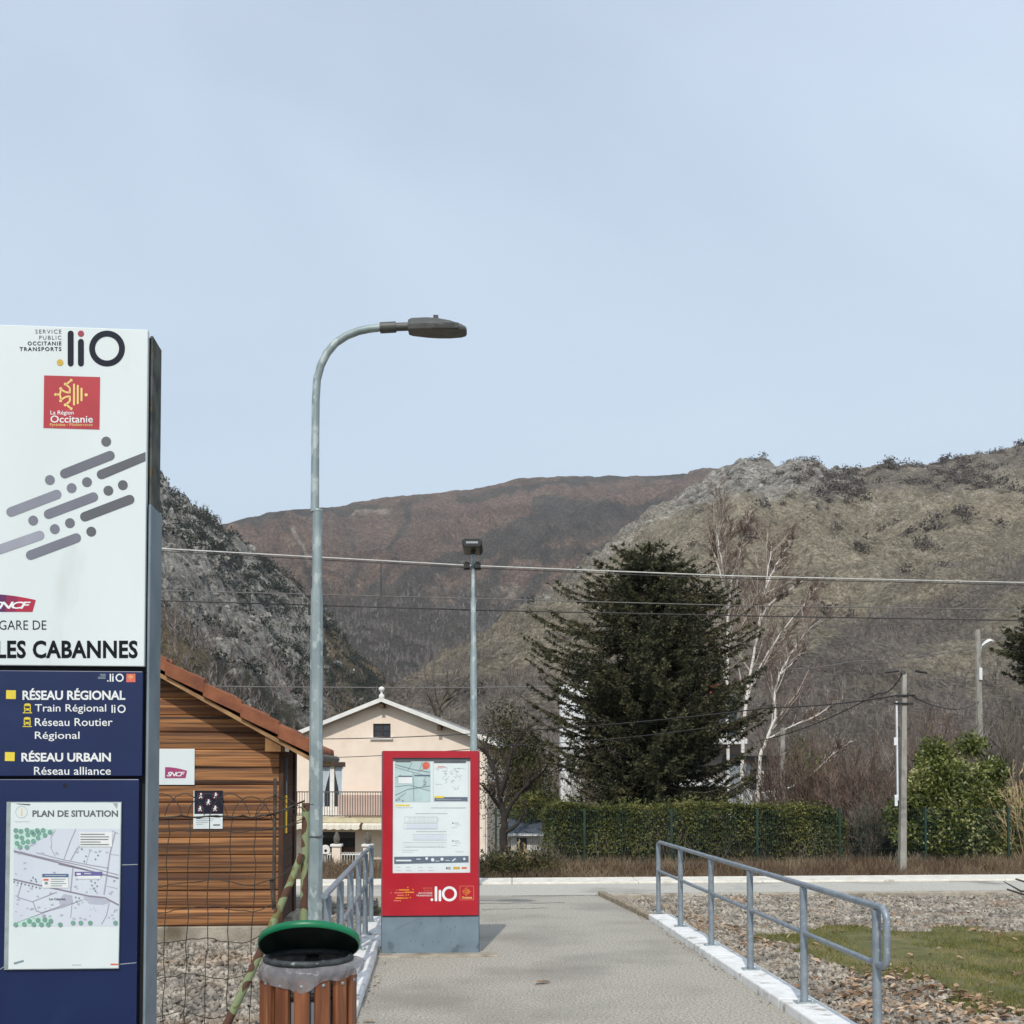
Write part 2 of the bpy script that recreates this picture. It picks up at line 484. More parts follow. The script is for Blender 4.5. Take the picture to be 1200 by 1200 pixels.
def train_mark(d, x0, y0, x1, y1, cols, lift=0):
    """the railway's swept badge with its four letters"""
    h, w = y1-y0, x1-x0
    prof = lambda t: y0 + h*.42*max(0, t-.15)**1.6
    n = 8
    for i in range(n):
        t0, t1 = i/n, (i+1)/n
        m = cols[0] if t0 < .3 else (cols[1] if t0 < .55 else cols[2])
        xr0, xr1 = x0+w*t0, x0+w*t1
        b0, b1 = x0+w*t0*.93, x0+w*t1*.93
        d.poly([(xr0, prof(t0)), (xr1, prof(t1)), (b1, y1), (b0, y1)], m, lift)
    d.text('SNCF', x0+w*.08, y0+h*.42, x0+w*.9, y1-h*.17, 'white', .025, .35, .82, lift+.0008)

def sq_emblem(d, x0, y0, x1, y1, lift=0, bg='emblemred', small=True):
    d.rect(x0, y0, x1, y1, bg, lift)
    w, h = x1-x0, y1-y0
    cross_emblem(d, x0+w*.5, y0+h*.37, w*.62, 'cream', lift+.0008)
    if small:
        d.text('Occitanie', x0+w*.13, y0+h*.72, x0+w*.87, y0+h*.86, 'white', .02, lift=lift+.0008)

# ------------------------------------------------------------------ the setting: ground, path, platform
KD = -.068                       # the path runs this far left for each metre away
ST = math.atan(-KD)              # so everything of the station is turned by this
def rx(Y): return 1.615 + KD * (Y - 13.2)       # inner edge of right kerb
def lx(Y): return -1.20 + KD * (Y - 9.5)        # inner edge of left kerb
def tr(X, t): return t + .075 * X               # Y of the line parallel to the tracks

def ground_z(X, Y):
    t = Y - .075 * X
    z = np.interp(t, [-60, 5, 16.5, 17.6, 18.6, 19.2, 24.0, 25.2, 27.5, 34, 46, 90, 160, 9000],
                  [-.15, -.15, -.15, -.62, -.72, -.75, -.75, -.5, -.48, -1.7, -2.05, -2.4, -2.6, -3.5])
    z = z + (fbm(X*.4, Y*.4, 3, 5) - .5) * np.interp(t, [0, 16, 24, 40, 100, 200], [.03, .03, .06, .12, .5, 0])
    return z
xs = np.concatenate([[-6000, -2500, -1000, -400, -150], np.arange(-80, -20, 4), np.arange(-20, 24, .5), np.arange(24, 90, 4), [150, 400, 1000, 2500, 6000]])
ys = np.concatenate([[-900, -300, -120, -60, -30, -15], np.arange(-8, 30, .5), np.arange(30, 110, 2.5), [120, 160, 250, 500, 1200, 3000, 7000]])
GX, GY = np.meshgrid(xs, ys)
GZ = ground_z(GX, GY)
nx, ny = len(xs), len(ys)
idx = np.arange(nx*ny).reshape(ny, nx)
Fq = np.stack([idx[:-1,:-1], idx[:-1,1:], idx[1:,1:], idx[1:,:-1]], -1).reshape(-1, 4)
tag(np_mesh('ground', np.stack([GX, GY, GZ], -1).reshape(-1, 3), Fq, M['ground'], smooth=True), kind='structure')

b = MB()
pts = [(lx(-12), -12), (rx(-12), -12), (rx(13.2), 13.2), (1.22, 15.9), (1.22, tr(1.22, 15.95)), (-2.0, tr(-2.0, 15.95)), (lx(15.9) , tr(-1.63, 15.9))]
pts = [(lx(-12), -12), (rx(-12), -12), (rx(13.2), 13.2), (1.22, 15.9), (lx(15.75), 15.75)]
b.slab(pts, -.3, 0)
tag(b.build('path', M['asphalt']), kind='structure')
# platform with its pale coping
b = MB()
P2 = lambda X, t: (X, tr(X, t))
b.slab([P2(-40, 15.9), (lx(15.76), 15.765), (1.2, 15.91), P2(1.2, 16.05), P2(40, 16.05), P2(40, 17.45), P2(-40, 17.45)], -.8, .004)
tag(b.build('platform', M['platform']), kind='structure')
b = MB()
for i in range(40):
    x0 = -40 + i*2
    b.slab([P2(x0+.004, 17.452), P2(x0+1.996, 17.452), P2(x0+1.996, 18.3), P2(x0+.004, 18.3)], -.8, .03)
tag(b.build('platform_edge', M['coping'], bevel=.01), kind='structure')
# concrete face of the platform above the gravel, in lengths
b = MB()
for (x0, x1) in ((1.25, 2.55), (2.56, 3.6), (3.62, 7.5), (7.52, 12), (12.02, 30)):
    top = -.005 if x0 < 2 or x0 > 3.6 else -.05
    b.slab([P2(x0, 15.86), P2(x1, 15.86), P2(x1, 16.048), P2(x0, 16.048)], -.5, top)
tag(b.build('platform_face', M['concrete'], bevel=.008), kind='structure')
# kerbs
b = MB()
for i in range(9):
    y0, y1 = 13.2 - 1.0*i, 13.2 - 1.0*(i+1)
    w0, w1 = .27, .27
    b.slab([(rx(y1)+.002, y1+.003), (rx(y1)+w1, y1+.003), (rx(y0)+w0, y0-.003), (rx(y0)+.002, y0-.003)], -.3, .07)
tag(b.build('white_kerb', M['whitekerb'], bevel=.012), kind='structure')
b = MB()
for i in range(9):
    y0, y1 = 13.0 - 1.0*i, 13.0 - 1.0*(i+1)
    b.slab([(lx(y1)-.27, y1+.003), (lx(y1)-.002, y1+.003), (lx(y0)-.002, y0-.003), (lx(y0)-.27, y0-.003)], -.3, .07)
tag(b.build('white_kerb', M['whitekerb'], bevel=.012), kind='structure')
b = MB()
ka, kb = Vector((rx(13.2), 13.2)), Vector((1.22, 15.9))
for i in range(5):
    p, q = ka.lerp(kb, i/5+.004), ka.lerp(kb, (i+1)/5-.004)
    b.slab([(p.x+.003, p.y), (p.x+.1, p.y), (q.x+.1, q.y), (q.x+.003, q.y)], -.3, .055 + .006*((i*7) % 3))
tag(b.build('stone_kerb', M['stonekerb'], bevel=.012), kind='structure')
# rails in the cutting beyond the platform
b = MB()
for t in (20.3, 21.75):
    a0, a1 = P2(-60, t), P2(60, t)
    b.slab([(a0[0], a0[1]-.035), (a1[0], a1[1]-.035), (a1[0], a1[1]+.035), (a0[0], a0[1]+.035)], -.76, -.58)
for i in range(60):
    x = -18 + i*.6
    b.slab([P2(x, 19.8), P2(x+.24, 19.8), P2(x+.24, 22.2), P2(x, 22.2)], -.8, -.69)
tag(b.build('railway_track', pm('rusty_rail', S(96,74,58), S(70,56,48), scale=12, rough=.7)), kind='structure')

# gravel beds: an uneven sheet, loose stones on it
def sheet(name, x0, x1, y0, y1, step, zf, mat, keep):
    X, Y = np.meshgrid(np.arange(x0, x1+1e-6, step), np.arange(y0, y1+1e-6, step))
    Z = zf(X, Y); n, m = X.shape
    id_ = np.arange(n*m).reshape(n, m)
    Fc = np.stack([id_[:-1,:-1], id_[:-1,1:], id_[1:,1:], id_[1:,:-1]], -1).reshape(-1, 4)
    cx, cy = X.ravel()[Fc].mean(1), Y.ravel()[Fc].mean(1)
    return tag(np_mesh(name, np.stack([X, Y, Z], -1).reshape(-1, 3), Fc[keep(cx, cy)], mat, smooth=True), kind='structure')
def bed_z(X, Y):
    return -.075 + (fbm(X*.9, Y*.9, 3, 9) - .5)*.09 + .035*np.clip(1 - np.abs(X - rx(Y) - .9), 0, 1) + .075*np.clip((Y-9)/2, 0, 1)*(X < -.8)
right_in = lambda X, Y: (X > np.where(Y > 13.2, 1.72 - .14*(Y-13.2), rx(Y) + .262)) & (Y < tr(X, 15.87))
left_in = lambda X, Y: (X < lx(Y) - .262) & (Y < tr(X, 15.9)) & (~((X < -2.2) & (Y > 11.3)))
sheet('gravel_bed', 1.2, 14, 3, 17, .1, bed_z, M['gravelbase'], right_in)
sheet('gravel_bed', -9, -.6, 3, 16, .1, bed_z, M['gravelbase'], left_in)

rng = np.random.default_rng(3)
ICO_V = []
ph = (1+5**.5)/2
for a in (-1, 1):
    for c in (-ph, ph):
        ICO_V += [(0, a, c), (a, c, 0), (c, 0, a)]
ICO_V = np.array(ICO_V)/np.linalg.norm(ICO_V[0])
def hull_faces(V):
    Fs = []
    n = len(V)
    for i in range(n):
        for j in range(i+1, n):
            for k in range(j+1, n):
                nn = np.cross(V[j]-V[i], V[k]-V[i]); s_ = (V - V[i]) @ nn
                if np.all(s_ < 1e-6): Fs.append((i, j, k))
                elif np.all(s_ > -1e-6): Fs.append((i, k, j))
    return np.array(Fs)
ICO_F = hull_faces(ICO_V)
def rot_mats(n):
    q = rng.normal(size=(n, 4)); q /= np.linalg.norm(q, axis=1)[:, None]
    w, x, y, z = q.T
    return np.stack([1-2*(y*y+z*z), 2*(x*y-z*w), 2*(x*z+y*w), 2*(x*y+z*w), 1-2*(x*x+z*z), 2*(y*z-x*w),
                     2*(x*z-y*w), 2*(y*z+x*w), 1-2*(x*x+y*y)], -1).reshape(n, 3, 3)
def stones(P, size):
    n = len(P)
    V = np.repeat(ICO_V[None], n, 0) * (1 + rng.uniform(-.28, .28, (n, 12, 1)))
    V = V * (np.stack([rng.uniform(.75, 1.5, n), rng.uniform(.6, 1.1, n), rng.uniform(.4, .8, n)], -1)[:, None, :])
    V = np.einsum('nij,nkj->nki', rot_mats(n), V) * size[:, None, None] + P[:, None, :]
    Fc = (ICO_F[None] + (np.arange(n)*12)[:, None, None]).reshape(-1, 3)
    return V.reshape(-1, 3), Fc
LAWN = [gnd(*p, -.06) for p in ((930, 1092), (985, 1085), (1090, 1089), (1210, 1096), (1500, 1100), (1700, 1200), (1500, 1260), (1205, 1196), (1130, 1176), (1060, 1150), (985, 1132), (940, 1120), (915, 1102))]
LX, LY = np.array([p.x for p in LAWN]), np.array([p.y for p in LAWN])
def in_poly(X, Y, PX, PY):
    c = np.zeros(np.shape(X), bool); j = len(PX)-1
    for i in range(len(PX)):
        k = ((PY[i] > Y) != (PY[j] > Y)) & (X < (PX[j]-PX[i])*(Y-PY[i])/(PY[j]-PY[i]+1e-12) + PX[i])
        c ^= k; j = i
    return c
def on_lawn(X, Y):
    n = (fbm(X*1.6, Y*1.6, 4, 41)-.5)*1.5; k = (fbm(X*1.6, Y*1.6, 4, 77)-.5)*1.5
    return in_poly(X+n, Y+k, LX, LY)
def scatter(n, x0, x1, y0, y1, keep):
    X, Y = rng.uniform(x0, x1, n), rng.uniform(y0, y1, n)
    k = keep(X, Y); return X[k], Y[k]
def gravel(n, x0, x1, y0, y1, keep, s0, s1):
    X, Y = scatter(n, x0, x1, y0, y1, keep)
    Z = bed_z(X, Y) + rng.uniform(-.012, .022, len(X))
    V, Fc = stones(np.stack([X, Y, Z], -1), rng.uniform(s0, s1, len(X)))
    tag(np_mesh('gravel', V, Fc, M['stone']), kind='stuff')
gravel(95000, 1.4, 9.5, 6.0, 16.8, lambda X, Y: right_in(X-.03, Y) & right_in(X, Y+.03) & ~(on_lawn(X, Y) & (rng.random(len(X)) < .997)), .014, .036)
gravel(30000, -5.5, -.9, 5.5, 15.5, lambda X, Y: left_in(X+.03, Y) & left_in(X, Y+.05), .015, .040)

# lawn: earth sheet + blades
M['lawn'] = pm('lawn_earth', S(108,104,58), S(86,86,46), scale=5, rough=.95, bump=.5, c3=S(132,116,78), c3scale=1.4, c3lo=.48)
sheet('lawn', 1.6, 16, 5.5, 16, .1, lambda X, Y: bed_z(X, Y)+.022, M['lawn'], lambda X, Y: on_lawn(X, Y) & right_in(X-.1, Y))
M['grass'] = leafmat('grass_blade', [S(76,80,34), S(104,108,50), S(134,130,70), S(168,150,104)], rough=.8, trans=.25, spec=.15)
def blades(name, X, Y, Z, h0, h1, w, mat, lean=.5):
    n = len(X)
    a, l = rng.uniform(0, 2*np.pi, n), rng.uniform(0, lean, n)
    h = rng.uniform(h0, h1, n); w = w*rng.uniform(.6, 1.3, n)
    b_ = np.stack([X, Y, Z], -1)
    sd = np.stack([np.cos(a), np.sin(a), 0*a], -1)*w[:, None]
    a2 = rng.uniform(0, 2*np.pi, n)
    tip = b_ + np.stack([np.cos(a2)*l*h, np.sin(a2)*l*h, h], -1)
    V = np.stack([b_-sd, b_+sd, tip], 1).reshape(-1, 3)
    return tag(np_mesh(name, V, np.arange(n*3).reshape(n, 3), mat), kind='stuff')
X, Y = scatter(190000, 2.0, 12, 6.5, 14, lambda X, Y: (on_lawn(X, Y) | (on_lawn(X+rng.normal(0, .3, len(X)), Y+rng.normal(0, .3, len(X))) & (rng.random(len(X)) < .35))) & right_in(X-.1, Y))
k = rng.random(len(X)) < 2.0*fbm(X*1.3, Y*1.3, 4, 12) - .42
X, Y = X[k], Y[k]
blades('lawn_grass', X, Y, bed_z(X, Y)+.015, .02, .055, .0042, M['grass'], 1.1)
# dry leaves blown along the kerb side and the lawn's near edge
M['deadleaf'] = leafmat('dead_leaf', [S(106,80,60), S(152,122,96), S(194,166,138), S(220,202,178)], rough=.8, trans=.15, spec=.2)
def flat_leaves(name, P, size, mat, curl=.5, kind='stuff', tilt=.5):
    n = len(P)
    base = np.array([(-1,0,0), (-.3,.5,.25), (.5,.42,.22), (1.05,0,.1), (.5,-.42,.22), (-.3,-.5,.25)])
    V = np.repeat(base[None], n, 0)
    V[:, :, 2] *= rng.uniform(.2, 2*curl+.2, n)[:, None]
    V[:, :, 1] *= rng.uniform(.7, 1.1, n)[:, None]
    V[:, 1:, :2] *= rng.uniform(.75, 1.25, (n, 5, 1))
    a = rng.uniform(0, 2*np.pi, n); t = rng.uniform(-tilt, tilt, n); t2 = rng.uniform(-tilt, tilt, n)
    c, s_ = np.cos(a), np.sin(a); o, z = np.ones(n), np.zeros(n)
    Rz = np.stack([c, -s_, z, s_, c, z, z, z, o], -1).reshape(n, 3, 3)
    Rx = np.stack([o, z, z, z, np.cos(t), -np.sin(t), z, np.sin(t), np.cos(t)], -1).reshape(n, 3, 3)
    Ry = np.stack([np.cos(t2), z, np.sin(t2), z, o, z, -np.sin(t2), z, np.cos(t2)], -1).reshape(n, 3, 3)
    V = np.einsum('nij,nkj->nki', Rz @ Rx @ Ry, V)*np.asarray(size)[:, None, None] + P[:, None, :]
    f = np.array([(0,1,2,3), (0,3,4,5)])
    Fc = (f[None] + (np.arange(n)*6)[:, None, None]).reshape(-1, 4)
    return np_mesh(name, V.reshape(-1, 3), Fc, mat), V
M['litter'] = leafmat('leaf_litter', [S(62,58,40), S(88,78,56), S(120,100,74), S(150,130,100)], rough=.9, trans=0, spec=.1)
def leaf_zone(X, Y):
    band = np.abs(X - rx(Y) - .72 - .1*(9-Y)) < .5
    near = in_poly(X, Y, *[np.array(q) for q in zip(*[(gnd(*p, -.06).x, gnd(*p, -.06).y) for p in ((1030,1130),(1090,1152),(1210,1195),(1400,1290),(1000,1330),(985,1150))])])
    p = np.where(band & (Y < 9.2), .3, 0) + np.where(near, .7, 0) + np.where((Y > 9.2) & band, .12, 0) + .035
    return right_in(X-.05, Y) & (rng.random(len(X)) < p*1.3*np.clip(fbm(X*2, Y*2, 3, 8)*2.6-.75, 0, 1))
X, Y = scatter(16000, 1.8, 9, 6.0, 15.5, leaf_zone)
o, _ = flat_leaves('dead_leaves', np.stack([X, Y, bed_z(X, Y)+.045], -1), rng.uniform(.016, .050, len(X)), M['deadleaf'], 1.0)
tag(o, kind='stuff')
X, Y = scatter(16000, -1.6, 2.2, 6.5, 15, lambda X, Y: ((np.abs(X-lx(Y)-.05) < .05) | (np.abs(X-rx(Y)+.045) < .045)) & (rng.random(len(X)) < .75*np.clip(fbm(X*1.5, Y*1.5, 3, 3)*3-.9, 0, 1)))
o, _ = flat_leaves('leaf_litter', np.stack([X, Y, 0*X+.008], -1), rng.uniform(.006, .018, len(X)), M['litter'], .6)
tag(o, kind='stuff')
g = gnd(636, 1151, .015)
o, _ = flat_leaves('fallen_leaf', np.array([(0, 0, 0)]), np.array([.085]), M['deadleaf'], 1.0, tilt=.3)
o.location = g
tag(o, 'curled brown dead leaf lying alone in the middle of the grey path', 'leaf')
g = gnd(432, 1196, .015)
o, _ = flat_leaves('fallen_leaf', np.array([(0, 0, 0)]), np.array([.06]), M['deadleaf'], 1.0, tilt=.3)
o.location = g
tag(o, 'small brown dead leaf on the path against the left white kerb', 'leaf')
# concrete pad the red information board stands on
b = MB()
b.slab([(-1.3, 10.42), (-.12, 10.5), (-.16, 10.75), (-1.3, 10.8)], -.1, .018)
tag(b.build('concrete_pad', M['concrete'], bevel=.008), kind='structure')

# old seams and cracks in the asphalt
r9 = random.Random(17)
b = MB()
for (pa, pb, w) in (((478,1060),(660,1058),.022), ((566,1066),(640,1064.5),.016), ((600,1050),(700,1049),.02)):
    a_, c_ = gnd(*pa), gnd(*pb)
    n = 16; L_, R_ = [], []
    for i in range(n+1):
        q = a_.lerp(c_, i/n); q.y += r9.uniform(-.04, .04); q.x += r9.uniform(-.02, .02); ww = w*r9.uniform(.3, 1.2)
        dv = (c_-a_).normalized(); nv = Vector((-dv.y, dv.x, 0))
        L_.append((q.x+nv.x*ww, q.y+nv.y*ww, .0035)); R_.append((q.x-nv.x*ww, q.y-nv.y*ww, .0035))
    b.add(R_+L_, [(i, i+1, n+2+i, n+1+i) for i in range(n)])
tag(b.build('path_seams', pm('seam_tar', S(128,122,112), S(104,98,90), scale=20, rough=.9)), kind='structure')
# ------------------------------------------------------------------ tall station sign at the left
def build_station_sign():
    A = math.radians(5)
    O = at(168.5, 781, 4.0); O.z = 0
    pl = Plane(O, A)
    root = empty('station_sign', O, A, 'tall white and blue station totem sign with a situation map in its lower door', 'station sign')
    zt, zs = pl.z(386, 170), pl.z(781, 168)
    zb, zm = pl.z(786, 168), pl.z(911, 166)
    ur, ul = pl.u(170, 700), -1.02
    f = MB(); f.box(ul+.03, .004, .028, .18, .0, zt-.02)
    f.build('sign_body', M['black'], root)
    f = MB(); f.box(.007, .017, .012, .19, 0, pl.z(590, 182)); f.box(ul-.017, ul-.007, .012, .19, 0, pl.z(590, 182))
    f.build('side_post', M['signframe'], root, bevel=.004)
    f = MB(); f.box(.003, .012, .03, .17, pl.z(590, 182)+.002, zt-.012)
    f.build('weathered_edge', M['signedge'], root)
    # white panel
    w = MB(); w.box(ul, .001, 0, .026, zs, zt)
    wp = w.build('white_panel', M['signwhite'], root, bevel=.003)
    d = Draw(pl, .0012)
    for i, (t, x0) in enumerate((('SERVICE', 41.5), ('PUBLIC', 46), ('OCCITANIE', 32.5), ('TRANSPORTS', 23))):
        y0 = (386.3, 393.4, 400.2, 406.8)[i]
        d.text(t, x0, y0, 72, y0+4.6, 'inkgrey' if i < 2 else 'ink', .0 if i < 2 else .02, sp=1.25)
    d.text('GARE DE', -1, 727, 54.5, 738, 'ink', -.004)
    d.text('LES CABANNES', -3.5, 750.5, 161.5, 771.5, 'inkblack', .032, sp=1.05)
    d.build('lettering', wp)
    d = Draw(pl, .0012)
    lio_logo(d, 66.5, 387.5, 146.5, 429.5, 'ink')
    d.build('word_mark', wp)
    d = Draw(pl, .0012)
    d.poly([(51.8, 440), (117.4, 442), (116.6, 503.4), (51, 501.5)], 'emblemred')
    cross_emblem(d, 84.5, 462.5, 39, 'cream', .0008)
    d.text('La Région', 59.3, 481.3, 86.5, 487.5, 'white', .01, lift=.0008)
    d.text('Occitanie', 59.3, 487, 109, 495.5, 'white', .012, lift=.0008)
    d.text('Pyrénées - Méditerranée', 58.8, 496, 108.8, 500.5, 'cream', .0, lift=.0008)
    d.build('region_emblem', wp)
    d = Draw(pl, .0012)
    gm = []
    for i, c in enumerate(((96,98,104), (108,110,120), (122,124,136), (140,142,154), (158,160,172))):
        M['bar%d' % i] = pm('print_bar', S(*c), rough=.5); gm.append('bar%d' % i)
    for (x0, y0, x1, y1, k) in ((76,555,129,534,1),(119,556,176,535,0),(13,600,66.5,579.5,3),(57,602.5,109.5,582.5,2),(99.5,605.5,152,585.5,0),(-12,648,46.5,627.5,4),(36,650.5,89.5,630.5,2)):
        d.capsule(x0, y0, x1, y1, 5.6, gm[k], clip=170.6)
    for (x, y, k) in ((124.5,517.5,0),(58.5,562.5,2),(84,572,2),(102,565,1),(127,575,0),(144,568.5,0),(39,610,2),(64.3,620,2),(82,613,1),(107,623,0)):
        d.disc(x, y, 5.8, gm[k])
    d.build('bars_and_dots', wp)
    d = Draw(pl, .0012); train_mark(d, -13, 696.5, 42, 717, ('purple', 'magenta', 'crimson')); d.build('railway_badge', wp)
    # blue list panel
    w = MB(); w.box(ul, -.003, 0, .026, zm+.004, zb-.002)
    bp = w.build('blue_panel', M['signblue'], root, bevel=.003)
    d = Draw(pl, .0012)
    d.text('RÉSEAU RÉGIONAL', 26.5, 806.6, 147, 820.3, 'white', .028, sp=.98)
    d.text('Train Régional', 41, 825.3, 124.5, 836.6, 'white', .004)
    lio_logo(d, 127.5, 826, 147.3, 835.5, 'white', ('signblue', 'white'))
    d.text('Réseau Routier', 41, 841.6, 132, 850.8, 'white', .004)
    d.text('Régional', 41, 857.4, 93.3, 868.6, 'white', .004)
    d.text('RÉSEAU URBAIN', 25.2, 879.6, 130, 892.6, 'white', .028, sp=.98)
    d.text('Réseau alliance', 40, 898.6, 130, 908, 'white', .004)
    d.build('lettering', bp)
    d = Draw(pl, .0012)
    d.poly([(7.4, 808.8), (18.8, 809), (18.6, 819.2), (7.2, 819)], 'yellow'); d.build('yellow_square', bp)
    d = Draw(pl, .0012); d.poly([(6, 881.3), (17.5, 881.5), (17.2, 891.9), (5.8, 891.7)], 'yellow'); d.build('yellow_square', bp)
    for (x, y, bus) in ((32.3, 830, 0), (32, 846, 1)):
        d = Draw(pl, .0012)
        d.capsule(x-1.6, y-3.2, x+1.6, y-3.2, 2.4, 'yellow'); d.rect(x-4, y-3, x+4, y+2.6, 'yellow')
        d.rect(x-2.7, y-2.2, x+2.7, y-.1, 'signblue', .0008)
        d.disc(x-2.4, y+1.3, .7, 'signblue', .0008, 8); d.disc(x+2.4, y+1.3, .7, 'signblue', .0008, 8)
        if bus: d.rect(x-4, y+2.6, x-2, y+4, 'yellow'); d.rect(x+2, y+2.6, x+4, y+4, 'yellow')
        else: d.line([(x-2.5, y+2.6), (x-4.2, y+5)], 1, 'yellow'); d.line([(x+2.5, y+2.6), (x+4.2, y+5)], 1, 'yellow')
        d.rect(x-5.4, y+4.9, x+5.4, y+5.9, 'yellow'); d.build('pictogram', bp)
    d = Draw(pl, .0012)
    lio_logo(d, 125.5, 789.5, 145, 799, 'white', ('white', 'white'))
    for i in range(4): d.rect(125-(8, 7, 10, 10)[i], 789.8+i*1.6, 124, 790.7+i*1.6, 'tealdark')
    sq_emblem(d, 148.2, 789.6, 158.8, 799.4, small=False, bg='lightred')
    d.build('word_mark', bp)
    # lower blue door with the poster case
    w = MB(); w.box(ul, -.012, 0, .026, .0, zm-.006)
    dp = w.build('map_panel', M['signblue'], root, bevel=.003)
    d = Draw(pl, .0012); d.disc(76.5, 920.5, 2.5, 'black')
    d.build('lock_hole', dp)
    for q in ((143, 1013.5, 161.5, 1013), (140, 1130, 160, 1128), (0, 1136, 6, 1132)):
        d = Draw(pl, .0012); d.line([q[:2], q[2:]], .85, 'inklight'); d.build('scratch', dp)
    sheet_ = MB(); sheet_.prism([(pl.uv(*p)) for p in ((5.8, 1136), (140, 1134.5), (143.2, 939.6), (9, 939.6))], -.010, -.0005)
    ps = sheet_.build('poster_case', M['paperedge'], root)
    d = Draw(pl, .0108); d.poly([(11, 1135), (139.6, 1133.6), (142.6, 940.5), (14, 940.5)], 'paper')
    L = .0006
    d.text('PLAN DE SITUATION', 39.3, 949.4, 139.3, 957.2, 'inkgrey', .03, lift=L)
    d.ring(26.5, 951.5, 6.4, 7.2, 'inkpale', L); d.text('i', 25.6, 947, 27.6, 956, 'cream', .02, lift=L); d.rect(18.5, 962.3, 35.5, 963.1, 'inkpale', L)
    B = (17.2, 971, 140.8, 1084.8)
    d.poly([(17.8, 971), (141.6, 971), (139.8, 1084.8), (16.6, 1084.8)], 'mapbase', L)
    d.poly([(17.8, 971.2), (66, 971.2), (48, 984), (28, 992), (17.6, 994)], 'mapmint', 2*L)
    d.poly([(22, 1080), (40, 1073), (62, 1074), (63, 1084.6), (16.8, 1084.6)], 'mapmint', 2*L)
    roads = [([(17.6,997.5),(60,1008),(95,1017),(140,1029)], 1.5, 'maprail'), ([(17.6,996.3),(60,1006.5),(100,1014.5),(140,1025)], .7, 'maprail'),
             ([(44,999),(76,1007.5),(110,1014),(128,1017)], 1.2, 'maproad'), ([(70,1012),(104,1019.5)], 1.5, 'maprail'),
             ([(17,1030),(50,1037.5),(78,1043.5),(105,1049.5),(124,1051.5),(140,1060)], 1.7, 'maprail'),
             ([(90,971.5),(84,985),(76,1007)], 1.1, 'maproad'), ([(99,985),(90,997),(84,1008)], 1.3, 'maproad'), ([(136,975),(130,1000),(123,1048)], 1.6, 'maproad'),
             ([(87,1014),(84,1044)], 1.5, 'maproad'), ([(60,992),(66,1003)], .8, 'maproad'), ([(66,973),(61,981),(62,993)], .8, 'maproad'),
             ([(27,1034),(22,1051),(40,1056.5),(44,1067),(50,1069),(76,1062),(98,1054)], 1.2, 'maproad'), ([(40,1056),(68,1045)], 1.2, 'maproad'),
             ([(22,1080.5),(50,1070),(78,1059)], 1.1, 'maproad'), ([(86,1054),(84,1075)], .9, 'maproad'), ([(129,1058),(126,1072),(120,1083)], 1.0, 'maproad'),
             ([(107,995),(102,1012)], .6, 'maproad'), ([(126,1038),(139,1041)], .6, 'maproad'), ([(131,1001),(140,1002)], .6, 'maproad'),
             ([(132,973),(140,977)], .8, 'maproad'), ([(126,1025),(140,1028)], .7, 'maproad')]
    for (p, w_, m) in roads: d.line(p, w_, m, 2*L if m == 'maproad' else 3*L)
    d.poly([(76,1047),(86,1049),(86,1059),(72,1063),(70,1055)], 'maptown', 1.5*L)
    d.poly([(98,1050),(120,1052.5),(132,1056),(122,1060),(106,1059)], 'maptown', 1.5*L)
    r2 = random.Random(5)
    for _ in range(95):
        x, y = r2.uniform(20, 137), r2.uniform(985, 1080)
        if 1000 < y < 1022 and x > 40 and abs(y-(997+(x-17)*.25)) < 8: continue
        s_ = r2.uniform(.8, 1.9); a = r2.uniform(-.4, .4)
        d.poly([(x-s_, y-s_*.6+a), (x+s_, y-s_*.6-a), (x+s_, y+s_*.6-a), (x-s_, y+s_*.6+a)], 'maptown', 2.4*L)
    for (x, y) in ((20,973),(26,974),(33,972.5),(39,975),(45,973),(52,972.8),(60,975),(21,980),(27,981.5),(34,978),(41,977.5),(47,976),(54,978.5),(46,981.5),(21.5,988),(28.5,987),(34,986),(40.5,985.5),(25,992.5),(33,992.6),
                   (20,1083),(30,1082.5),(36,1079),(41,1082.8),(46,1078),(54,1077.5),(61,1079),(50,1083),(58,1083),(72,1083),(87,1081),(96,1081),(107,1081),(136.5,1081)):
        d.disc(x, y, 2.7, 'mapgreen', 3.4*L, 12); d.ring(x, y, 2.3, 2.75, 'tealdark', 4*L, 12)
    for (x, y) in ((97,994.6),(102,1003),(100,1009),(116,1002),(113,1006.5),(108,1032),(112.5,1034),(109,1037),(115,1038),(111,1041),(113,1043.5),(40,1028),(43,1030),(38,1031.5),(44,1032.5),(90,1051),(94,1052),(91,1056)):
        d.disc(x, y, 1.1, 'tealdark', 3.4*L, 8)
    for i in range(8): d.disc(18+i*4.3, 1033+i*1.05, .9, 'inkgrey', 3.6*L, 8)
    d.rect(94.5, 975, 132.5, 992, 'white', 4*L)
    for i in range(5): d.rect(95.6, 977+i*3, (124, 129, 128, 119, 129)[i], 977.9+i*3, 'inkgrey', 5*L)
    d.rect(51, 1023.5, 81.5, 1040, 'white', 4*L); d.rect(51, 1023.6, 81.5, 1027.6, 'mapblue', 5*L); d.rect(54, 1025.2, 79, 1026, 'inkpale', 6*L)
    for i in range(4): d.rect(61, 1029.4+i*2.6, (78, 76, 79, 74)[i], 1030.2+i*2.6, 'tealdark', 5*L)
    d.rect(52.4, 1029.5, 58.4, 1031.6, 'lightred', 5*L); d.rect(54, 1033, 57.3, 1036, 'tealdark', 5*L)
    d.rect(88.8, 1021.2, 121, 1026, 'mapviolet', 4*L); d.rect(92, 1026, 119, 1029.5, 'white', 4*L); d.rect(91, 1022.8, 96, 1024.8, 'white', 5*L); d.rect(100, 1022.6, 108, 1024, 'inkpale', 5*L)
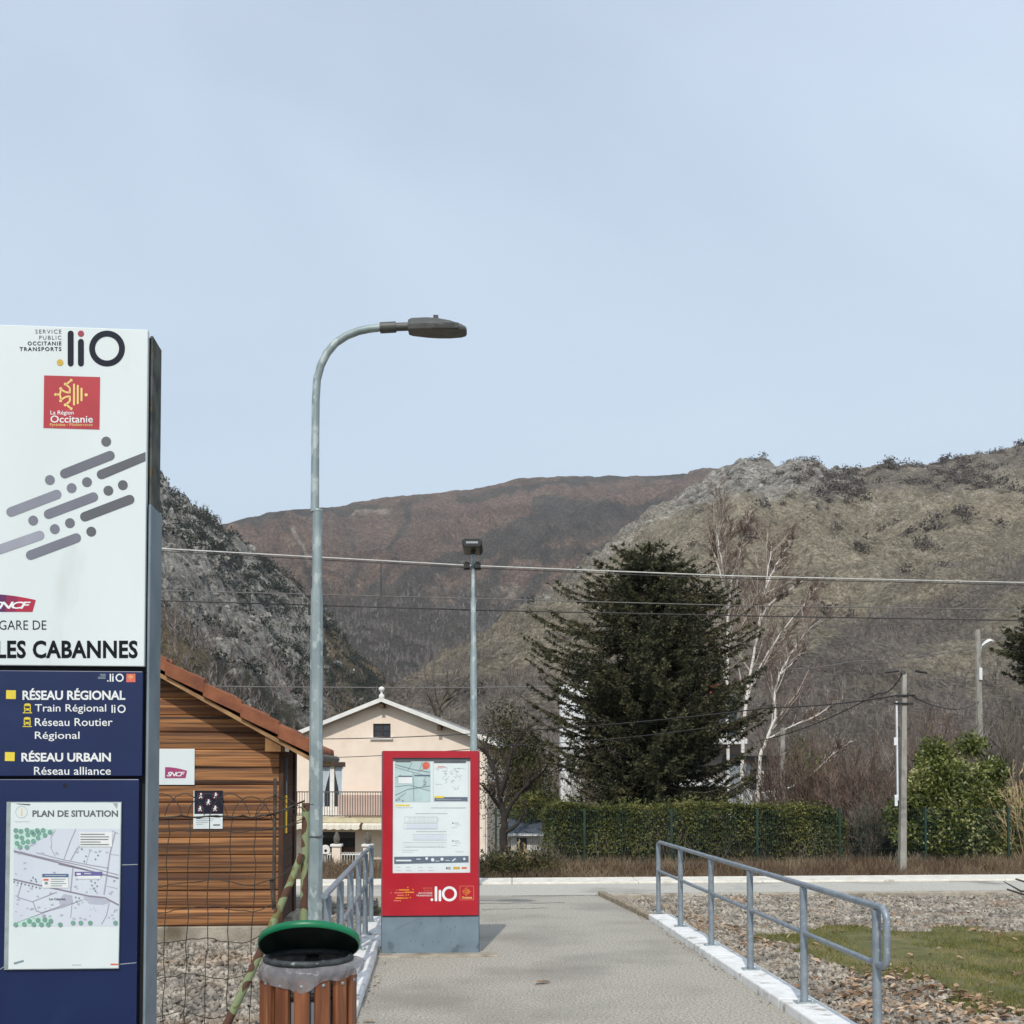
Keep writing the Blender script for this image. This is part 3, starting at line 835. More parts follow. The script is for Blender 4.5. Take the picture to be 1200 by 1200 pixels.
    d.text('Les Cabannes', 59, 1051.6, 78, 1054.2, 'inkgrey', .02, lift=4*L)
    d.rect(85.5, 1129.6, 96.5, 1130.8, 'inkpale', L); d.rect(130.5, 1128.6, 139.4, 1130.4, 'lightred', L)
    d.poly([(17.4, 1127.4), (28.8, 1124.2), (29.3, 1126.4), (17.8, 1129.8)], 'tealdark', L)
    d.poly([(19, 941.4), (37, 942.2), (36, 943.8), (24, 942.6)], 'inkgrey', L); d.poly([(133, 941), (139, 941), (138, 948)], 'inklight', L)
    d.build('map_poster', ps)
    # clear cover of the case
    return root
build_station_sign()

# ------------------------------------------------------------------ red information board on the path
def build_red_board():
    O = at(505, 1115, 10.62); O.z = 0
    pl = Plane(O, ST)
    root = empty('information_board', O, ST, 'red information board on a grey base standing on the path before the house', 'information board')
    z = lambda y: pl.z(y, 505)
    ul, ur = pl.u(448.6), pl.u(560.8)
    zt, zr, z0 = z(880), z(1072.5), .012
    b = MB(); b.box(ul-.012, ur+.012, .012, .17, z0, zt-.004)
    b.build('board_body', M['totemedge'], root, bevel=.004)
    b = MB(); b.box(ul-.004, ur+.004, 0, .0118, z0+.004, zr-.014)
    bpn = b.build('base_panel', M['totemgrey'], root, bevel=.003)
    x0, x1 = pl.u(460.3), pl.u(551.2); y0, y1 = z(1023), z(888)
    b = MB()
    fr = -.018
    b.box(ul, x0, fr, .011, zr, zt); b.box(x1, ur, fr, .011, zr, zt); b.box(x0, x1, fr, .011, zr, y0); b.box(x0, x1, fr, .011, y1, zt)
    rp = b.build('red_panel', M['red'], root)
    b = MB(); b.box(x0+.001, x1-.001, 0, .0112, y0+.001, y1-.001)
    po = b.build('poster', M['paper'], root)
    d = Draw(pl, .0012); L = .0006
    d.rect(460.8, 888.4, 551, 892.2, 'inkgrey', 0)
    d.rect(463, 892.6, 504.5, 940, 'teal'); d.rect(508.5, 893.6, 548.5, 939, 'paper', .2*L); d.frame(507.5, 892.6, 549, 939.5, .5, 'inkpale', L)
    d.rect(463.6, 891.6, 481.5, 893.4, 'inkgrey', L); d.rect(508.5, 892.2, 546, 894.4, 'inkgrey', L)
    for p, w in (([(463,896),(485,902),(504,905)], 1.1), ([(463,899),(480,904),(504,910)], .7), ([(463,932),(478,925),(504,921)], 1.1), ([(463,922),(480,920),(504,927)], .8),
                 ([(483,893),(478,903)], .7), ([(495,893),(491,905)], .7), ([(484,905),(485,939)], .7), ([(463,912),(470,908)], .6), ([(463,938),(476,929)], .7), ([(499,908),(496,922)], .6)):
        d.line(p, w, 'tealdark', 2*L)
    d.disc(499.3, 897.2, 4.4, 'lightred', 2*L); d.line([(493,903.5),(499,899)], .8, 'lightred', 2*L)
    d.rect(467, 910, 483, 918, 'white', 3*L); d.rect(467, 909, 483, 910.6, 'slate', 4*L); d.rect(485.5, 908, 504, 909.6, 'slate', 4*L)
    for x, y in ((465,938),(468,937),(472,938.6),(497,915),(499,917),(498,919.5)): d.disc(x, y, 1.1, 'tealdark', 3*L, 8)
    r2 = random.Random(3)
    for _ in range(26):
        x, y = r2.uniform(512, 543), r2.uniform(899, 924)
        d.line([(x, y), (x+r2.uniform(-4, 4), y+r2.uniform(-2.5, 2.5)), (x+r2.uniform(-6, 6), y+r2.uniform(-4, 4))], .35, 'inklight', 2*L)
    d.rect(513, 898, 521, 898.7, 'lightred', 3*L); d.rect(512.5, 899.6, 519, 900.1, 'lightred', 3*L)
    d.rect(509, 934, 548, 938.8, 'slate', 2*L); d.rect(509, 932.8, 520, 935.2, 'yellow', 3*L); d.rect(511, 936.4, 540, 937, 'inklight', 3*L)
    d.rect(463.5, 942.8, 480, 944.6, 'yellow', L); d.rect(464, 946.2, 484, 946.8, 'inkpale', L); d.rect(505, 946.4, 546, 947.1, 'inklight', L)
    for (xa, xb, y) in ((487, 525, 953), (488, 525, 974)): 
        for x in np.arange(xa, xb-1.4, 2.1): d.rect(x, y, x+1.5, y+.8, 'inklight', L)
    d.frame(474, 957, 513, 963.5, .4, 'inkpale', L); d.rect(476, 966, 513, 971, 'mapbase', L); d.frame(473, 964.5, 513, 971.5, .35, 'inkpale', 2*L)
    for x in np.arange(479, 512, 5.3): d.frame(x, 958.2, x+3, 962, .35, 'inkpale', 2*L)
    d.frame(484, 977.5, 523, 985, .4, 'inkpale', L); d.rect(485, 979, 521, 983.5, 'mapbase', L); d.frame(473, 987, 523, 993, .35, 'inkpale', 2*L)
    for x in np.arange(476, 521, 4.6): d.line([(x, 988.2), (x, 992), (x+2.6, 992), (x+2.6, 989)], .35, 'inkpale', 2*L)
    d.rect(471, 996, 490, 996.5, 'inkpale', L); d.rect(471, 998.3, 484, 998.8, 'inkpale', L)
    for y in (964.5, 985.5):
        d.disc(530.7, y, .8, 'ink', L, 8); d.rect(532.2, y-.4, 538, y+.3, 'inklight', L); d.rect(533, y+2, 540, y+2.6, 'inkpale', L); d.rect(529, y+5, 536, y+5.6, 'inkpale', L)
    d.rect(534, 998, 543, 998.5, 'inklight', L)
    d.poly([(462, 1004), (549, 1003), (549.2, 1010.6), (462, 1012.6)], 'slate', L)
    d.rect(464, 1007.5, 482, 1009.3, 'paper', 2*L); d.disc(500, 1006, 1.7, 'paper', 2*L, 10); d.disc(507, 1007.5, 2.1, 'paper', 2*L, 10); d.disc(518, 1006.8, 1.9, 'paper', 2*L, 10); d.line([(530,1009),(534,1006)], 1.4, 'paper', 2*L); d.disc(544, 1006.5, 1.5, 'paper', 2*L, 8); d.rect(488, 1006.3, 493, 1007.2, 'paper', 2*L); d.rect(510, 1008.7, 515, 1009.3, 'paper', 2*L); d.rect(522, 1008, 527, 1008.6, 'paper', 2*L)
    for x in (464, 476, 490, 502): d.rect(x, 1016, x+5, 1016.6, 'inkpale', L); d.rect(x, 1019.6, x+6, 1020.2, 'inkpale', L)
    d.ring(526.6, 1017.4, .9, 1.5, 'ink', L, 12); d.rect(523, 1016, 524.4, 1018.7, 'ink', L); d.rect(531, 1015.8, 539, 1018.6, 'gold', L); d.rect(541, 1016, 547, 1018.2, 'lightred', L)
    d.build('poster_print', po)
    d = Draw(pl, .0192); L = .0006
    for (xa, xb, y, m) in ((468,479,1042.6,'orange'),(463,471.5,1046,'lightred'),(474.5,484.6,1045.4,'orange'),(466,473,1049,'lightred'),(473,478,1052,'orange'),(464,477.5,1052.2,'orange'),(462,467,1055.2,'lightred')):
        d.capsule(xa, y, xb, y, .75, m)
    for (x, y, m) in ((478,1039.6,'orange'),(484,1042,'orange'),(465,1042.8,'lightred'),(472.5,1045.8,'orange'),(458.5,1046,'lightred'),(476,1048.6,'orange'),(478.6,1048.4,'orange'),(481,1051.6,'orange'),(469,1055.2,'orange')):
        d.disc(x, y, .8, m, 0, 10)
    for i, (t, xa) in enumerate((('SERVICE', 495.5), ('PUBLIC', 497), ('OCCITANIE', 490.5), ('TRANSPORTS', 488))):
        y = 1039.6 + i*2.9; d.text(t, xa, y, 506.6, y+1.9, 'lightred' if i < 2 else 'white', .01, sp=1.15)
    d.build('lettering', rp)
    d = Draw(pl, .0192); lio_logo(d, 504.6, 1038.4, 535.4, 1056, 'white', ('white', 'red')); d.build('word_mark', rp)
    d = Draw(pl, .0192); d.frame(538.6, 1037.8, 555.4, 1054.6, .7, 'lightred'); cross_emblem(d, 547, 1044.6, 10.5, 'orange'); d.text('Occitanie', 541.4, 1050.2, 553, 1052.8, 'cream', .02); d.build('region_emblem', rp)
    # scuffs on the base
    d = Draw(pl, .0008)
    for _ in range(16):
        x, y = r2.uniform(462, 545), r2.uniform(1080, 1108); l = r2.uniform(1.2, 5)
        d.line([(x, y), (x+r2.uniform(-l, l), y+l)], r2.uniform(.35, .9), 'totemedge'); d.build('scuff_mark', bpn); d = Draw(pl, .0008)
    d.line([(460,1092),(470,1086),(488,1078)], .4, 'totemedge'); d.build('scuff_mark', bpn)
build_red_board()

# ------------------------------------------------------------------ railings along the ramp
def build_railing(label, X_of, Ys, loop_out, side):
    y_near = Ys[-1]
    O = Vector((X_of(Ys[0]), Ys[0], .07))
    root = empty('ramp_railing', O, 0, label, 'railing')
    H, MID = .845, .50
    loc = lambda Y, z: Vector((X_of(Y), Y, .07+z)) - O
    for i, Y in enumerate(Ys):
        b = MB(); p = loc(Y, 0)
        b.tube([p, p+Vector((0,0,.30)), p+Vector((0,0,H-.02))], [.029, .0275, .0275], 12)
        po = b.build('post', M['rail'], root)
        b = MB(); b.box(p.x-.07, p.x+.07, p.y-.05, p.y+.05, p.z+.0005, p.z+.009)
        b.build('base_plate', M['galv'], po)
        for sx in (-.05, .05):
            bolts = MB(); bolts.lathe([(.0, .026), (.008, .025), (.010, .009)], 8, (p.x+sx, p.y-.03, p.z)); bolts.build('bolt', M['galv'], po)
    dirv = Vector((KD, 1, 0)).normalized()
    top = [loc(Ys[0], 0.55)]
    top = [loc(Ys[0], H-.12), loc(Ys[0], H-.05), loc(Ys[0]-.03, H-.012), loc(Ys[0]-.09, H)]
    n = 10
    for i in range(1, n+1):
        t = i/n; top.append(loc(Ys[0]*(1-t)+(y_near-.08)*t, H))
    R = (H-MID)/2
    if loop_out:
        for i in range(1, 9):
            a = math.pi/2 - math.pi*i/9*.999
            r = min(R, .075)
            if a > 0: q = (math.cos(a)*r, H - r + math.sin(a)*r)
            else: q = (math.cos(a)*r, MID + r + math.sin(a)*r)
            top.append(loc(y_near-.08-q[0], q[1]))
        top.append(loc(y_near-.06, MID)); top.append(loc(y_near, MID))
    else:
        top.append(loc(y_near-.2, H))
    b = MB(); b.tube(top, .0215, 12)
    b.build('handrail', M['rail'], root)
    b = MB(); b.tube([loc(Ys[0], MID)] + [loc(Ys[0]*(1-i/8)+y_near*i/8, MID) for i in range(1, 9)], .0175, 10)
    b.build('middle_rail', M['rail'], root)
RX = lambda Y: 1.755 + KD*(Y-13.2)
LXR = lambda Y: -1.575 + KD*(Y-12.4)
build_railing('grey tubular handrail along the right white kerb of the path, its near end looped', RX, [13.3, 12.1, 10.75, 9.42, 8.05, 6.72], True, 1)
build_railing('grey tubular handrail on the left kerb between the lamp post and the red board', LXR, [12.5, 11.5, 10.5, 9.5, 8.5, 7.5], False, -1)

# ------------------------------------------------------------------ near street lamp
def build_street_lamp():
    O = at(369, 1100, 9.5); O.z = -.08
    root = empty('street_lamp', O, 0, 'galvanised street lamp with a curved arm reaching right high over the path', 'street lamp')
    Y = 9.5
    L = lambda px, py: at(px, py, Y) - O
    s = Y/1300
    b = MB()
    base = Vector((0, 0, 0))
    b.tube([base, Vector((0,0,L(369,705).z)), Vector((0,0,L(369,690).z))], [.066, .053, .046], 10, smooth=False)
    b.build('lower_pole', M['galvpost'], root)
    b = MB(); b.tube([Vector((0,0,.02)), Vector((0,0,.35))], [.071, .069], 10); b.build('pole_base', M['galvpost'], root)
    pts = [Vector((0,0,L(369,694).z)), Vector((0,0,L(369,598).z))]
    b = MB(); b.tube(pts, [.0425, .041], 14); b.build('middle_pole', M['galvpost'], root)
    bend = [(369,600),(369.5,520),(370,470),(371.5,445),(376,428),(383,414),(393,402),(406,393.5),(420,388),(433,385.3),(448,384)]
    b = MB(); b.tube([L(*p) for p in bend], [.0365]+[.034]*9+[.031], 14)
    b.build('curved_arm', M['galvpost'], root)
    b = MB(); z = L(369,598).z; b.lathe([(.036,z+.01),(.043,z+.006),(.043,z-.012),(.0415,z-.016)], 14); b.build('collar', M['galv'], root)
    b = MB(); z = L(369,980).z; b.lathe([(.066,z+.006),(.068,z+.005),(.068,z-.005),(.066,z-.006)], 14); b.tube([Vector((.0,-.068,z)), Vector((.085,-.06,z))], .004, 6); b.build('cable_band', M['lampgrey'], root)
    b = MB(); q = L(361, 716); b.box(-.072, -.046, -.018, .018, q.z-.035, q.z+.035); b.build('cable_clip', M['lampdark'], root)
    # head: a socket, a neck and a flat pointed housing with a glass below
    h = MB(); h.tube([L(445.5,384.2), L(464,383.2)], [.047, .047], 16); h.tube([L(464,383.2), L(479,382.6)], [.036, .036], 12)
    h.build('socket', M['lampgrey'], root, bevel=.004)
    prof = [(478.5, 374.5, 392.5), (483, 372.3, 394.2), (500, 371.6, 396.2), (512, 372.3, 397), (527, 375, 397), (540, 379.2, 396), (545.5, 382, 394.4), (547, 384, 392)]
    half = [.07, .09, .115, .125, .12, .10, .08, .05]
    vs, fs = [], []
    for (x, yt, yb), w in zip(prof, half):
        t, bo = L(x, yt), L(x, yb)
        t.z -= w*.22; bo.z += w*.36
        mid = bo.z + (t.z-bo.z)*.42
        for (yy, zz) in ((-w*.55, t.z), (w*.55, t.z), (w, mid), (w*.9, bo.z), (-w*.9, bo.z), (-w, mid)):
            vs.append((t.x, yy, zz))
    for i in range(len(prof)-1):
        for j in range(6):
            k = (j+1) % 6; fs.append((i*6+j, i*6+k, (i+1)*6+k, (i+1)*6+j))
    fs.append((5,4,3,2,1,0)); n = (len(prof)-1)*6; fs.append(tuple(range(n, n+6)))
    h = MB(); h.add(vs, fs); h.build('lamp_head', M['lampgrey'], root, bevel=.006)
    h = MB()
    a, c = L(507, 385.8), L(542, 394.6)
    h.box(a.x, c.x-.03, -.118, .095, c.z+.033, a.z+.012)
    h.box(a.x+.02, c.x-.06, -.1205, -.1178, c.z+.045, a.z+.006, 1)
    h.build('lamp_glass', [M['lampdark'], M['glassdark']], root)
    h = MB(); q = L(512, 373); h.box(q.x-.03, q.x+.012, -.03, .03, q.z-.01, q.z+.018); h.build('clasp', M['lampdark'], root)
build_street_lamp()

# lamp on the platform: a post with a lamp head seen end-on and two loudspeakers
def build_platform_lamp():
    Y = 17.0
    O = at(555, 1040, Y); O.z = 0.004
    root = empty('platform_lamp', O, 0, 'slim grey lamp post behind the red board with a flat dark head and two loudspeakers', 'street lamp')
    L = lambda px, py: at(px, py, Y) - O
    b = MB(); b.tube([Vector((0,0,0)), L(555,760), L(555,758), L(554.6,702), L(554.6,700), L(554.4,648)], [.062,.05,.044,.040,.032,.027], 12)
    b.build('pole', M['galvpost'], root)
    b = MB(); z = L(554.4, 650).z; b.tube([(L(554.4,650).x,0,z), (L(554.4,644).x,0,z+.1)], [.03,.055], 10); b.build('neck', M['lampdark'], root)
    x0, x1, z0, z1 = L(543.5,0).x, L(566,0).x, L(0,646).z, L(0,635.5).z
    b = MB()
    pr = [(x0, z0+.05), (x0+.03, z0), (x1-.03, z0), (x1, z0+.05), (x1, z1-.03), (x1-.05, z1), (x0+.05, z1), (x0, z1-.03)]
    b.prism(pr, -.32, .32); b.build('lamp_head', M['lampdark'], root, bevel=.01)
    b = MB(); b.box(x0+.06, x1-.06, -.324, -.319, z0+.055, z0+.085); b.build('lamp_glass', M['inklight'], root)
    for s_ in (-1, 1):
        b = MB(); xc = L(554.5,0).x + s_*.085; z = L(0, 663).z
        b.tube([(xc-.055*s_*0-.0, -.09, z), (xc, .09, z)], [.05, .035], 10)
        b.box(xc-.05, xc+.05, -.03, .03, z-.065, z-.035)
        b.build('loudspeaker', M['lampdark'], root)
build_platform_lamp()

# ------------------------------------------------------------------ litter bin
def build_bin():
    Yc = 4.72
    O = at(361.5, 1150, Yc); O.z = -.08
    root = empty('litter_bin', O, math.radians(6), 'round litter bin of brown wooden slats with its green lid standing open', 'litter bin')
    wood = pm('bin_wood', S(142,86,53), S(104,60,37), scale=5, rough=.55, stretch=(6,6,.6), island=.15, bump=.2, bscale=14, c3=S(172,116,74), c3scale=3)
    H = .99
    R = .195
    b = MB(); b.lathe([(.155, .05), (.166, .06), (.168, H-.06), (.160, H-.055), (.158, .07)], 32); b.lathe([(0,.06),(.16,.06)], 32)
    b.build('metal_liner', pm('bin_liner', S(108,112,118), S(92,96,102), scale=6, rough=.5, metal=.3), root)
    for z in (.12, H-.11):
        b = MB(); b.lathe([(.169, z-.015), (.176, z-.015), (.176, z+.015), (.169, z+.015)], 32); b.build('hoop', M['lampdark'], root)
    n = 14
    for i in range(n):
        a = 2*math.pi*(i+.35)/n
        T = Matrix.Rotation(a, 4, 'Z')
        b = MB()
        pr = [(-.031, .1765), (.031, .1765), (.031, .194), (.024, .2005), (-.024, .2005), (-.031, .194)]
        vs = [T @ Vector((y, x, z)) for z in (.03, H-.035) for (x, y) in pr]
        k = 6
        fs = [tuple(range(k)), tuple(range(2*k-1, k-1, -1))] + [((j+1) % k, j, j+k, (j+1) % k + k) for j in range(k)]
        b.add(vs, fs)
        sl = b.build('slat', wood, root)
        b = MB()
        b.lathe([(.0, .0065), (.006, .005), (.008, 0)], 8, M=T @ Matrix.Translation((.2005, 0, H-.062)) @ Matrix.Rotation(math.pi/2, 4, 'Y'))
        b.build('bolt', M['galv'], sl)
    # plastic bag folded over the rim
    vs, fs = [], []
    m = 160; prof = [(.172, H+.010), (.190, H+.010), (.200, H-.0), (.206, H-.014), (.209, H-.028), (.207, H-.042), (.206, H-.056)]
    for i, (r, z) in enumerate(prof):
        for j in range(m):
            a = 2*math.pi*j/m
            wv = math.sin(a*5+1)*.5 + math.sin(a*11+i*.8)*.5 + math.sin(a*23+1.6*i)*.45 + math.sin(a*37+2*i)*.35
            flare = .03*max(0, math.cos(a-.15))**6
            k = i/6
            rr = r + wv*.0062*k + flare*k
            zz = z + k*(.018*math.sin(a*2+2.2) + .012*math.sin(a*5+.6) + .007*math.sin(a*9)) + flare*k*.9
            vs.append((rr*math.cos(a), rr*math.sin(a), zz))
    for i in range(len(prof)-1):
        for j in range(m):
            k = (j+1) % m; fs.append((i*m+j, i*m+k, (i+1)*m+k, (i+1)*m+j))
    b = MB(); b.add(vs, fs, 0, True)
    bag = pm('bag_plastic', S(200,198,200), S(160,158,162), scale=14, rough=.22, trans=.45, bump=.7, bscale=22, stretch=(1,1,.5))
    bn = bag.node_tree; bo_ = bn.nodes['Material Output']; src = bo_.inputs['Surface'].links[0].from_socket
    tp = bn.nodes.new('ShaderNodeBsdfTransparent'); mx = bn.nodes.new('ShaderNodeMixShader'); mx.inputs['Fac'].default_value = .34
    bn.links.new(src, mx.inputs[1]); bn.links.new(tp.outputs[0], mx.inputs[2]); bn.links.new(mx.outputs[0], bo_.inputs['Surface'])
    b.build('plastic_bag', bag, root)
    # black rim ring that clamps the bag
    b = MB(); ring = []
    for j in range(33):
        a = 2*math.pi*j/32; ring.append((.176*math.cos(a), .176*math.sin(a), H+.022))
    b.tube(ring, .014, 10, cap=False)
    b.build('clamp_ring', pm('clamp_ring', S(66,72,74), S(40,44,46), scale=30, rough=.6, c3=S(150,156,156), c3scale=20, c3lo=.6, c3hi=.66), root)
    # lid, hinged at the back, raised
    th = math.radians(30)
    hinge = Vector((0, .212, H-.020))
    T = Matrix.Translation(hinge) @ Matrix.Rotation(-th, 4, 'X') @ Matrix.Translation((0, -.205, 0))
    R = .213
    b = MB()
    b.lathe([(0, .052), (.08, .048), (.15, .036), (.195, .018), (R, .012), (R+.002, .0), (R, -.018), (R-.005, -.018)], 48, M=T)
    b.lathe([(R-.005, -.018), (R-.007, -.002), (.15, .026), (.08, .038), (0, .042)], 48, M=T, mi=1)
    b.build('lid', [pm('green_plastic', S(20,128,84), S(16,112,72), scale=4, rough=.4), pm('lid_inside_shade', S(8,34,26), S(6,26,20), scale=4, rough=.55)], root)  # shade under the raised lid is put into a darker inner green
    b = MB(); b.tube([(-.09, .217, H-.020), (.09, .217, H-.020)], .012, 10); b.box(-.03, .03, .195, .215, H-.12, H-.012); b.build('hinge', M['lampdark'], root)
build_bin()

# ------------------------------------------------------------------ wire fence between the sign and the painted post
def build_wire_fence():
    P1 = at(357, 1000, 7.7); P1.z = -.1
    a = math.radians(14)
    pl = Plane(P1, a)
    root = empty('wire_fence', P1, a, 'sagging rusty wire garden fence with looped top before the log shelter', 'fence')
    camo = new_mat('camouflage_paint')
    m, nt, bs = camo
    N, L = nt.nodes.new, nt.links.new
    tc = N('ShaderNodeTexCoord'); nz = N('ShaderNodeTexNoise'); nz.inputs['Scale'].default_value = 7; nz.inputs['Detail'].default_value = 1.0
    rp = N('ShaderNodeValToRGB'); rp.color_ramp.interpolation = 'CONSTANT'
    e = rp.color_ramp.elements
    e[0].color, e[0].position = S(92,62,48), 0
    e[1].color, e[1].position = S(134,145,106), .47
    e3 = e.new(.62); e3.color = S(120,112,70)
    e4 = e.new(.70); e4.color = S(84,56,44)
    L(tc.outputs['Object'], nz.inputs['Vector']); L(nz.outputs['Fac'], rp.inputs['Fac']); L(rp.outputs[0], bs.inputs['Base Color']); bs.inputs['Roughness'].default_value = .8
    V = lambda px, py, off=0: (pl.uv(px, py)[0], off, pl.uv(px, py)[1])
    b = MB(); b.tube([V(354.6, 1190), V(356.5, 1040), V(358.6, 941)], .027, 10); b.build('fence_post', m, root)
    b = MB(); b.tube([V(353, 1000, -.04), V(340, 1033, -.045), V(318, 1085, -.05), V(292, 1143, -.05), V(252, 1228, -.05)], [.023,.025,.028,.028,.029], 10)
    b.build('brace_post', m, root)
    wire = pm('rusty_wire', S(70,62,50), S(46,42,38), scale=20, rough=.7)
    W = MB()
    r2 = random.Random(11)
    xsx = [150, 174, 198, 223, 247, 272, 300, 327]
    rows = [957, 974, 1035, 1066, 1103, 1145, 1190, 1222]
    for i, x in enumerate(xsx[:-1]):
        pts = []
        for j in range(15):
            y = 957 + j*(1225-957)/14
            pts.append(V(x - (y-957)*.03 + r2.uniform(-1.6, 1.6), y, r2.uniform(-.012, .012)))
        W.tube(pts, .0032, 5, cap=False)
    for k, y in enumerate(rows):
        pts = []
        xe = (357, 357, 345, 333, 318, 296, 276, 262)[k]
        ye = (939, 962, 1012, 1050, 1086, 1134, 1180, 1210)[k]
        for j in range(22):
            t = j/21; x = 140 + (xe-140)*t
            yy = y + (0 if t < .72 else (ye-y)*((t-.72)/.28)**1.6) + r2.uniform(-1.3, 1.3) + (4*math.sin(t*9) if k > 1 else 0)
            pts.append(V(x, yy, r2.uniform(-.012, .012) - (.03*t if k > 1 else 0)))
        W.tube(pts, .0055 if k == 0 else .0034, 5, cap=False)
        if k == 0: W.tube([(p[0], p[1]-.012, p[2]+.008*math.sin(i_*1.9)) for i_, p in enumerate(pts)], .0045, 5, cap=False)
    for i in range(7):
        xa = 140 + i*26.5; xb = xa + 47
        pts = []
        for j in range(15):
            t = j/14
            pts.append(V(xa + (xb-xa)*t + r2.uniform(-.5, .5), 956 - 26*math.sin(math.pi*t)**.62 + (7 if i > 4 else 0)*t + r2.uniform(-.5, .5), .008*math.sin(9*t)))
        W.tube(pts, .0034, 5, cap=False)
    W.tube([V(300, 955), V(322, 931, -.02), V(340, 937, -.03), V(357, 950, -.03)], .003, 5, cap=False)
    W.tube([V(312, 972), V(335, 968, -.02), V(357, 958, -.03)], .003, 5, cap=False)
    W.tube([V(300, 960), V(330, 952, -.02), V(358, 944, -.03), V(368, 943, .1)], .003, 5, cap=False)
    W.build('wire_mesh', wire, root)
    # dark angle-iron stake
    b = MB(); b.tube([V(320.5, 1066), V(322.5, 912)], .014, 6); b.tube([V(318, 1030), V(321.5, 1066)], .016, 6)
    b.build('iron_stake', pm('dark_stake', S(60,46,38), S(84,78,70), scale=18, rough=.8), root)
build_wire_fence()
# ------------------------------------------------------------------ log shelter
def build_shelter():
    Yf = 11.6
    O = at(326, 1085, Yf); O.z = -.12
    pl = Plane(O, ST)
    root = empty('log_shelter', O, ST, 'small brown log shelter with a red tiled roof behind the wire fence', 'shelter')
    V = lambda px, py: pl.uv(px, py)
    log = pm('log_wood', S(182,127,78), S(102,66,43), scale=3.6, rough=.8, stretch=(.16,.16,8), island=.27, bump=.5, bscale=6, detail=12, lo=.38, hi=.60, c3=S(70,48,36), c3scale=2.6, c3lo=.54, c3hi=.66)
    tile = pm('roof_tile', S(150,93,62), S(126,74,50), scale=7, rough=.85, island=.1, bump=.25, bscale=60, c3=S(98,62,50), c3scale=2.5, c3lo=.58, c3hi=.78)
    dark = pm('shaded_timber', S(84,54,36), S(60,40,28), scale=5, rough=.8, stretch=(4,4,.7))  # shade on the side wall and corner is painted into this brown
    za = V(326, 1084)[1]
    slope_pts = (V(190, 771), V(385, 880))
    k = (slope_pts[1][1]-slope_pts[0][1])/(slope_pts[1][0]-slope_pts[0][0])   # negative
    zroof = lambda u: slope_pts[0][1] + k*(u - slope_pts[0][0])                # top of the verge tiles
    ur = -3.0                                                                  # ridge
    ue = V(372, 880)[0]
    D = 1.5
    # base
    b = MB(); b.box(-6.2, .06, -.06, D, -.25, za-.004)
    b.build('concrete_base', M['concrete'], root, bevel=.01)
    # courses of round-faced planks
    b = MB(); z = za
    step = .182; i = 0
    while z < zroof(ur) - .2:
        z1 = z + step
        top = zroof(0) - .30
        n = 6
        for (xa, xb) in (((-6.1, -3.3 + .7*((i*37) % 5)/5), (-3.3 + .7*((i*37) % 5)/5+.002, 0)) if i % 3 else ((-6.1, 0),)):
            def lim(x, zz):  return zz
            x0, x1 = xa, xb
            # clip to the gable
            um = (z + .175 - slope_pts[0][1])/k + slope_pts[0][0]
            if um < x1: x1 = um
            ul_ = 2*ur - um
            if ul_ > x0: x0 = ul_
            if x1 - x0 < .1: continue
            prof = [(-.006, z+.002), (-.020, z+.012), (-.027, z+.045), (-.03, (z+z1)/2), (-.029, z1-.04), (-.022, z1-.012), (-.008, z1-.002), (.09, z1-.002), (.09, z+.002)]
            xl_ = lambda zq: (zq + .175 - slope_pts[0][1])/k + slope_pts[0][0]
            vs = [(max(x0, 2*ur-xl_(p[1])), p[0], p[1]) for p in prof] + [(min(x1, xl_(p[1])), p[0], p[1]) for p in prof]
            m = len(prof)
            fs = [tuple(range(m-1, -1, -1)), tuple(range(m, 2*m))] + [(j, (j+1) % m, (j+1) % m + m, j+m) for j in range(m)]
            b.add(vs, fs)
        z = z1; i += 1
    b.build('front_wall', log, root)
    # right side wall
    b = MB(); z = za
    while z < zroof(0) - .35:
        b.box(-.12, -.012, .092, D-.1, z+.002, z+step-.002); z += step
    b.build('side_wall', dark, root)
    b = MB(); b.box(-6.1, -.13, D-.2, D-.1, za, zroof(0)-.4)
    b.build('rear_wall', dark, root)
    for (x0, x1, y0, y1) in ((-.0, .05, -.035, .05), (-.06, .012, D-.3, D-.12)):
        b = MB(); b.box(x0+.001, x1, y0, y1, za, zroof(x1)-.2); b.build('corner_post', dark, root, bevel=.006)
    b = MB(); b.box(.052, .075, .05, .085, za+.95, za+1.35); b.build('marker_strip', M['gold'], root)
    b = MB(); b.box(.052, .075, .05, .085, za+1.36, za+1.75); b.build('marker_strip', M['inkgrey'], root)
    # the wall plate end under the eave
    b = MB(); b.box(-.11, .05, -.26, -.032, zroof(0)-.30, zroof(0)-.14); b.build('purlin_end', pm('purlin', S(150,110,66), S(120,84,50), scale=6, rough=.8), root, bevel=.005)
    b = MB(); b.box(-3.08, -2.92, -.26, -.032, zroof(ur)-.36, zroof(ur)-.2); b.build('purlin_end', log, root, bevel=.005)
    # roof: boards, tiles, verge tiles
    th = math.atan(k)
    y0, y1 = -.30, D+.2
    b = MB()
    for sgn in (1, -1):
        X = lambda u: u if sgn > 0 else 2*ur-u
        q = [(X(ur), zroof(ur)-.20), (X(ue), zroof(ue)-.20), (X(ue), zroof(ue)-.155), (X(ur), zroof(ur)-.155)]
        if sgn > 0: q = q
        else: q = q[::-1]
        b.prism(q, y0+.02, y1)
    b.build('roof_boards', pm('roof_board', S(178,140,98), S(140,104,70), scale=6, rough=.8, stretch=(1,4,1)), root)
    b = MB(); bv = MB()
    L = (ue-ur)/math.cos(th)
    n = 9
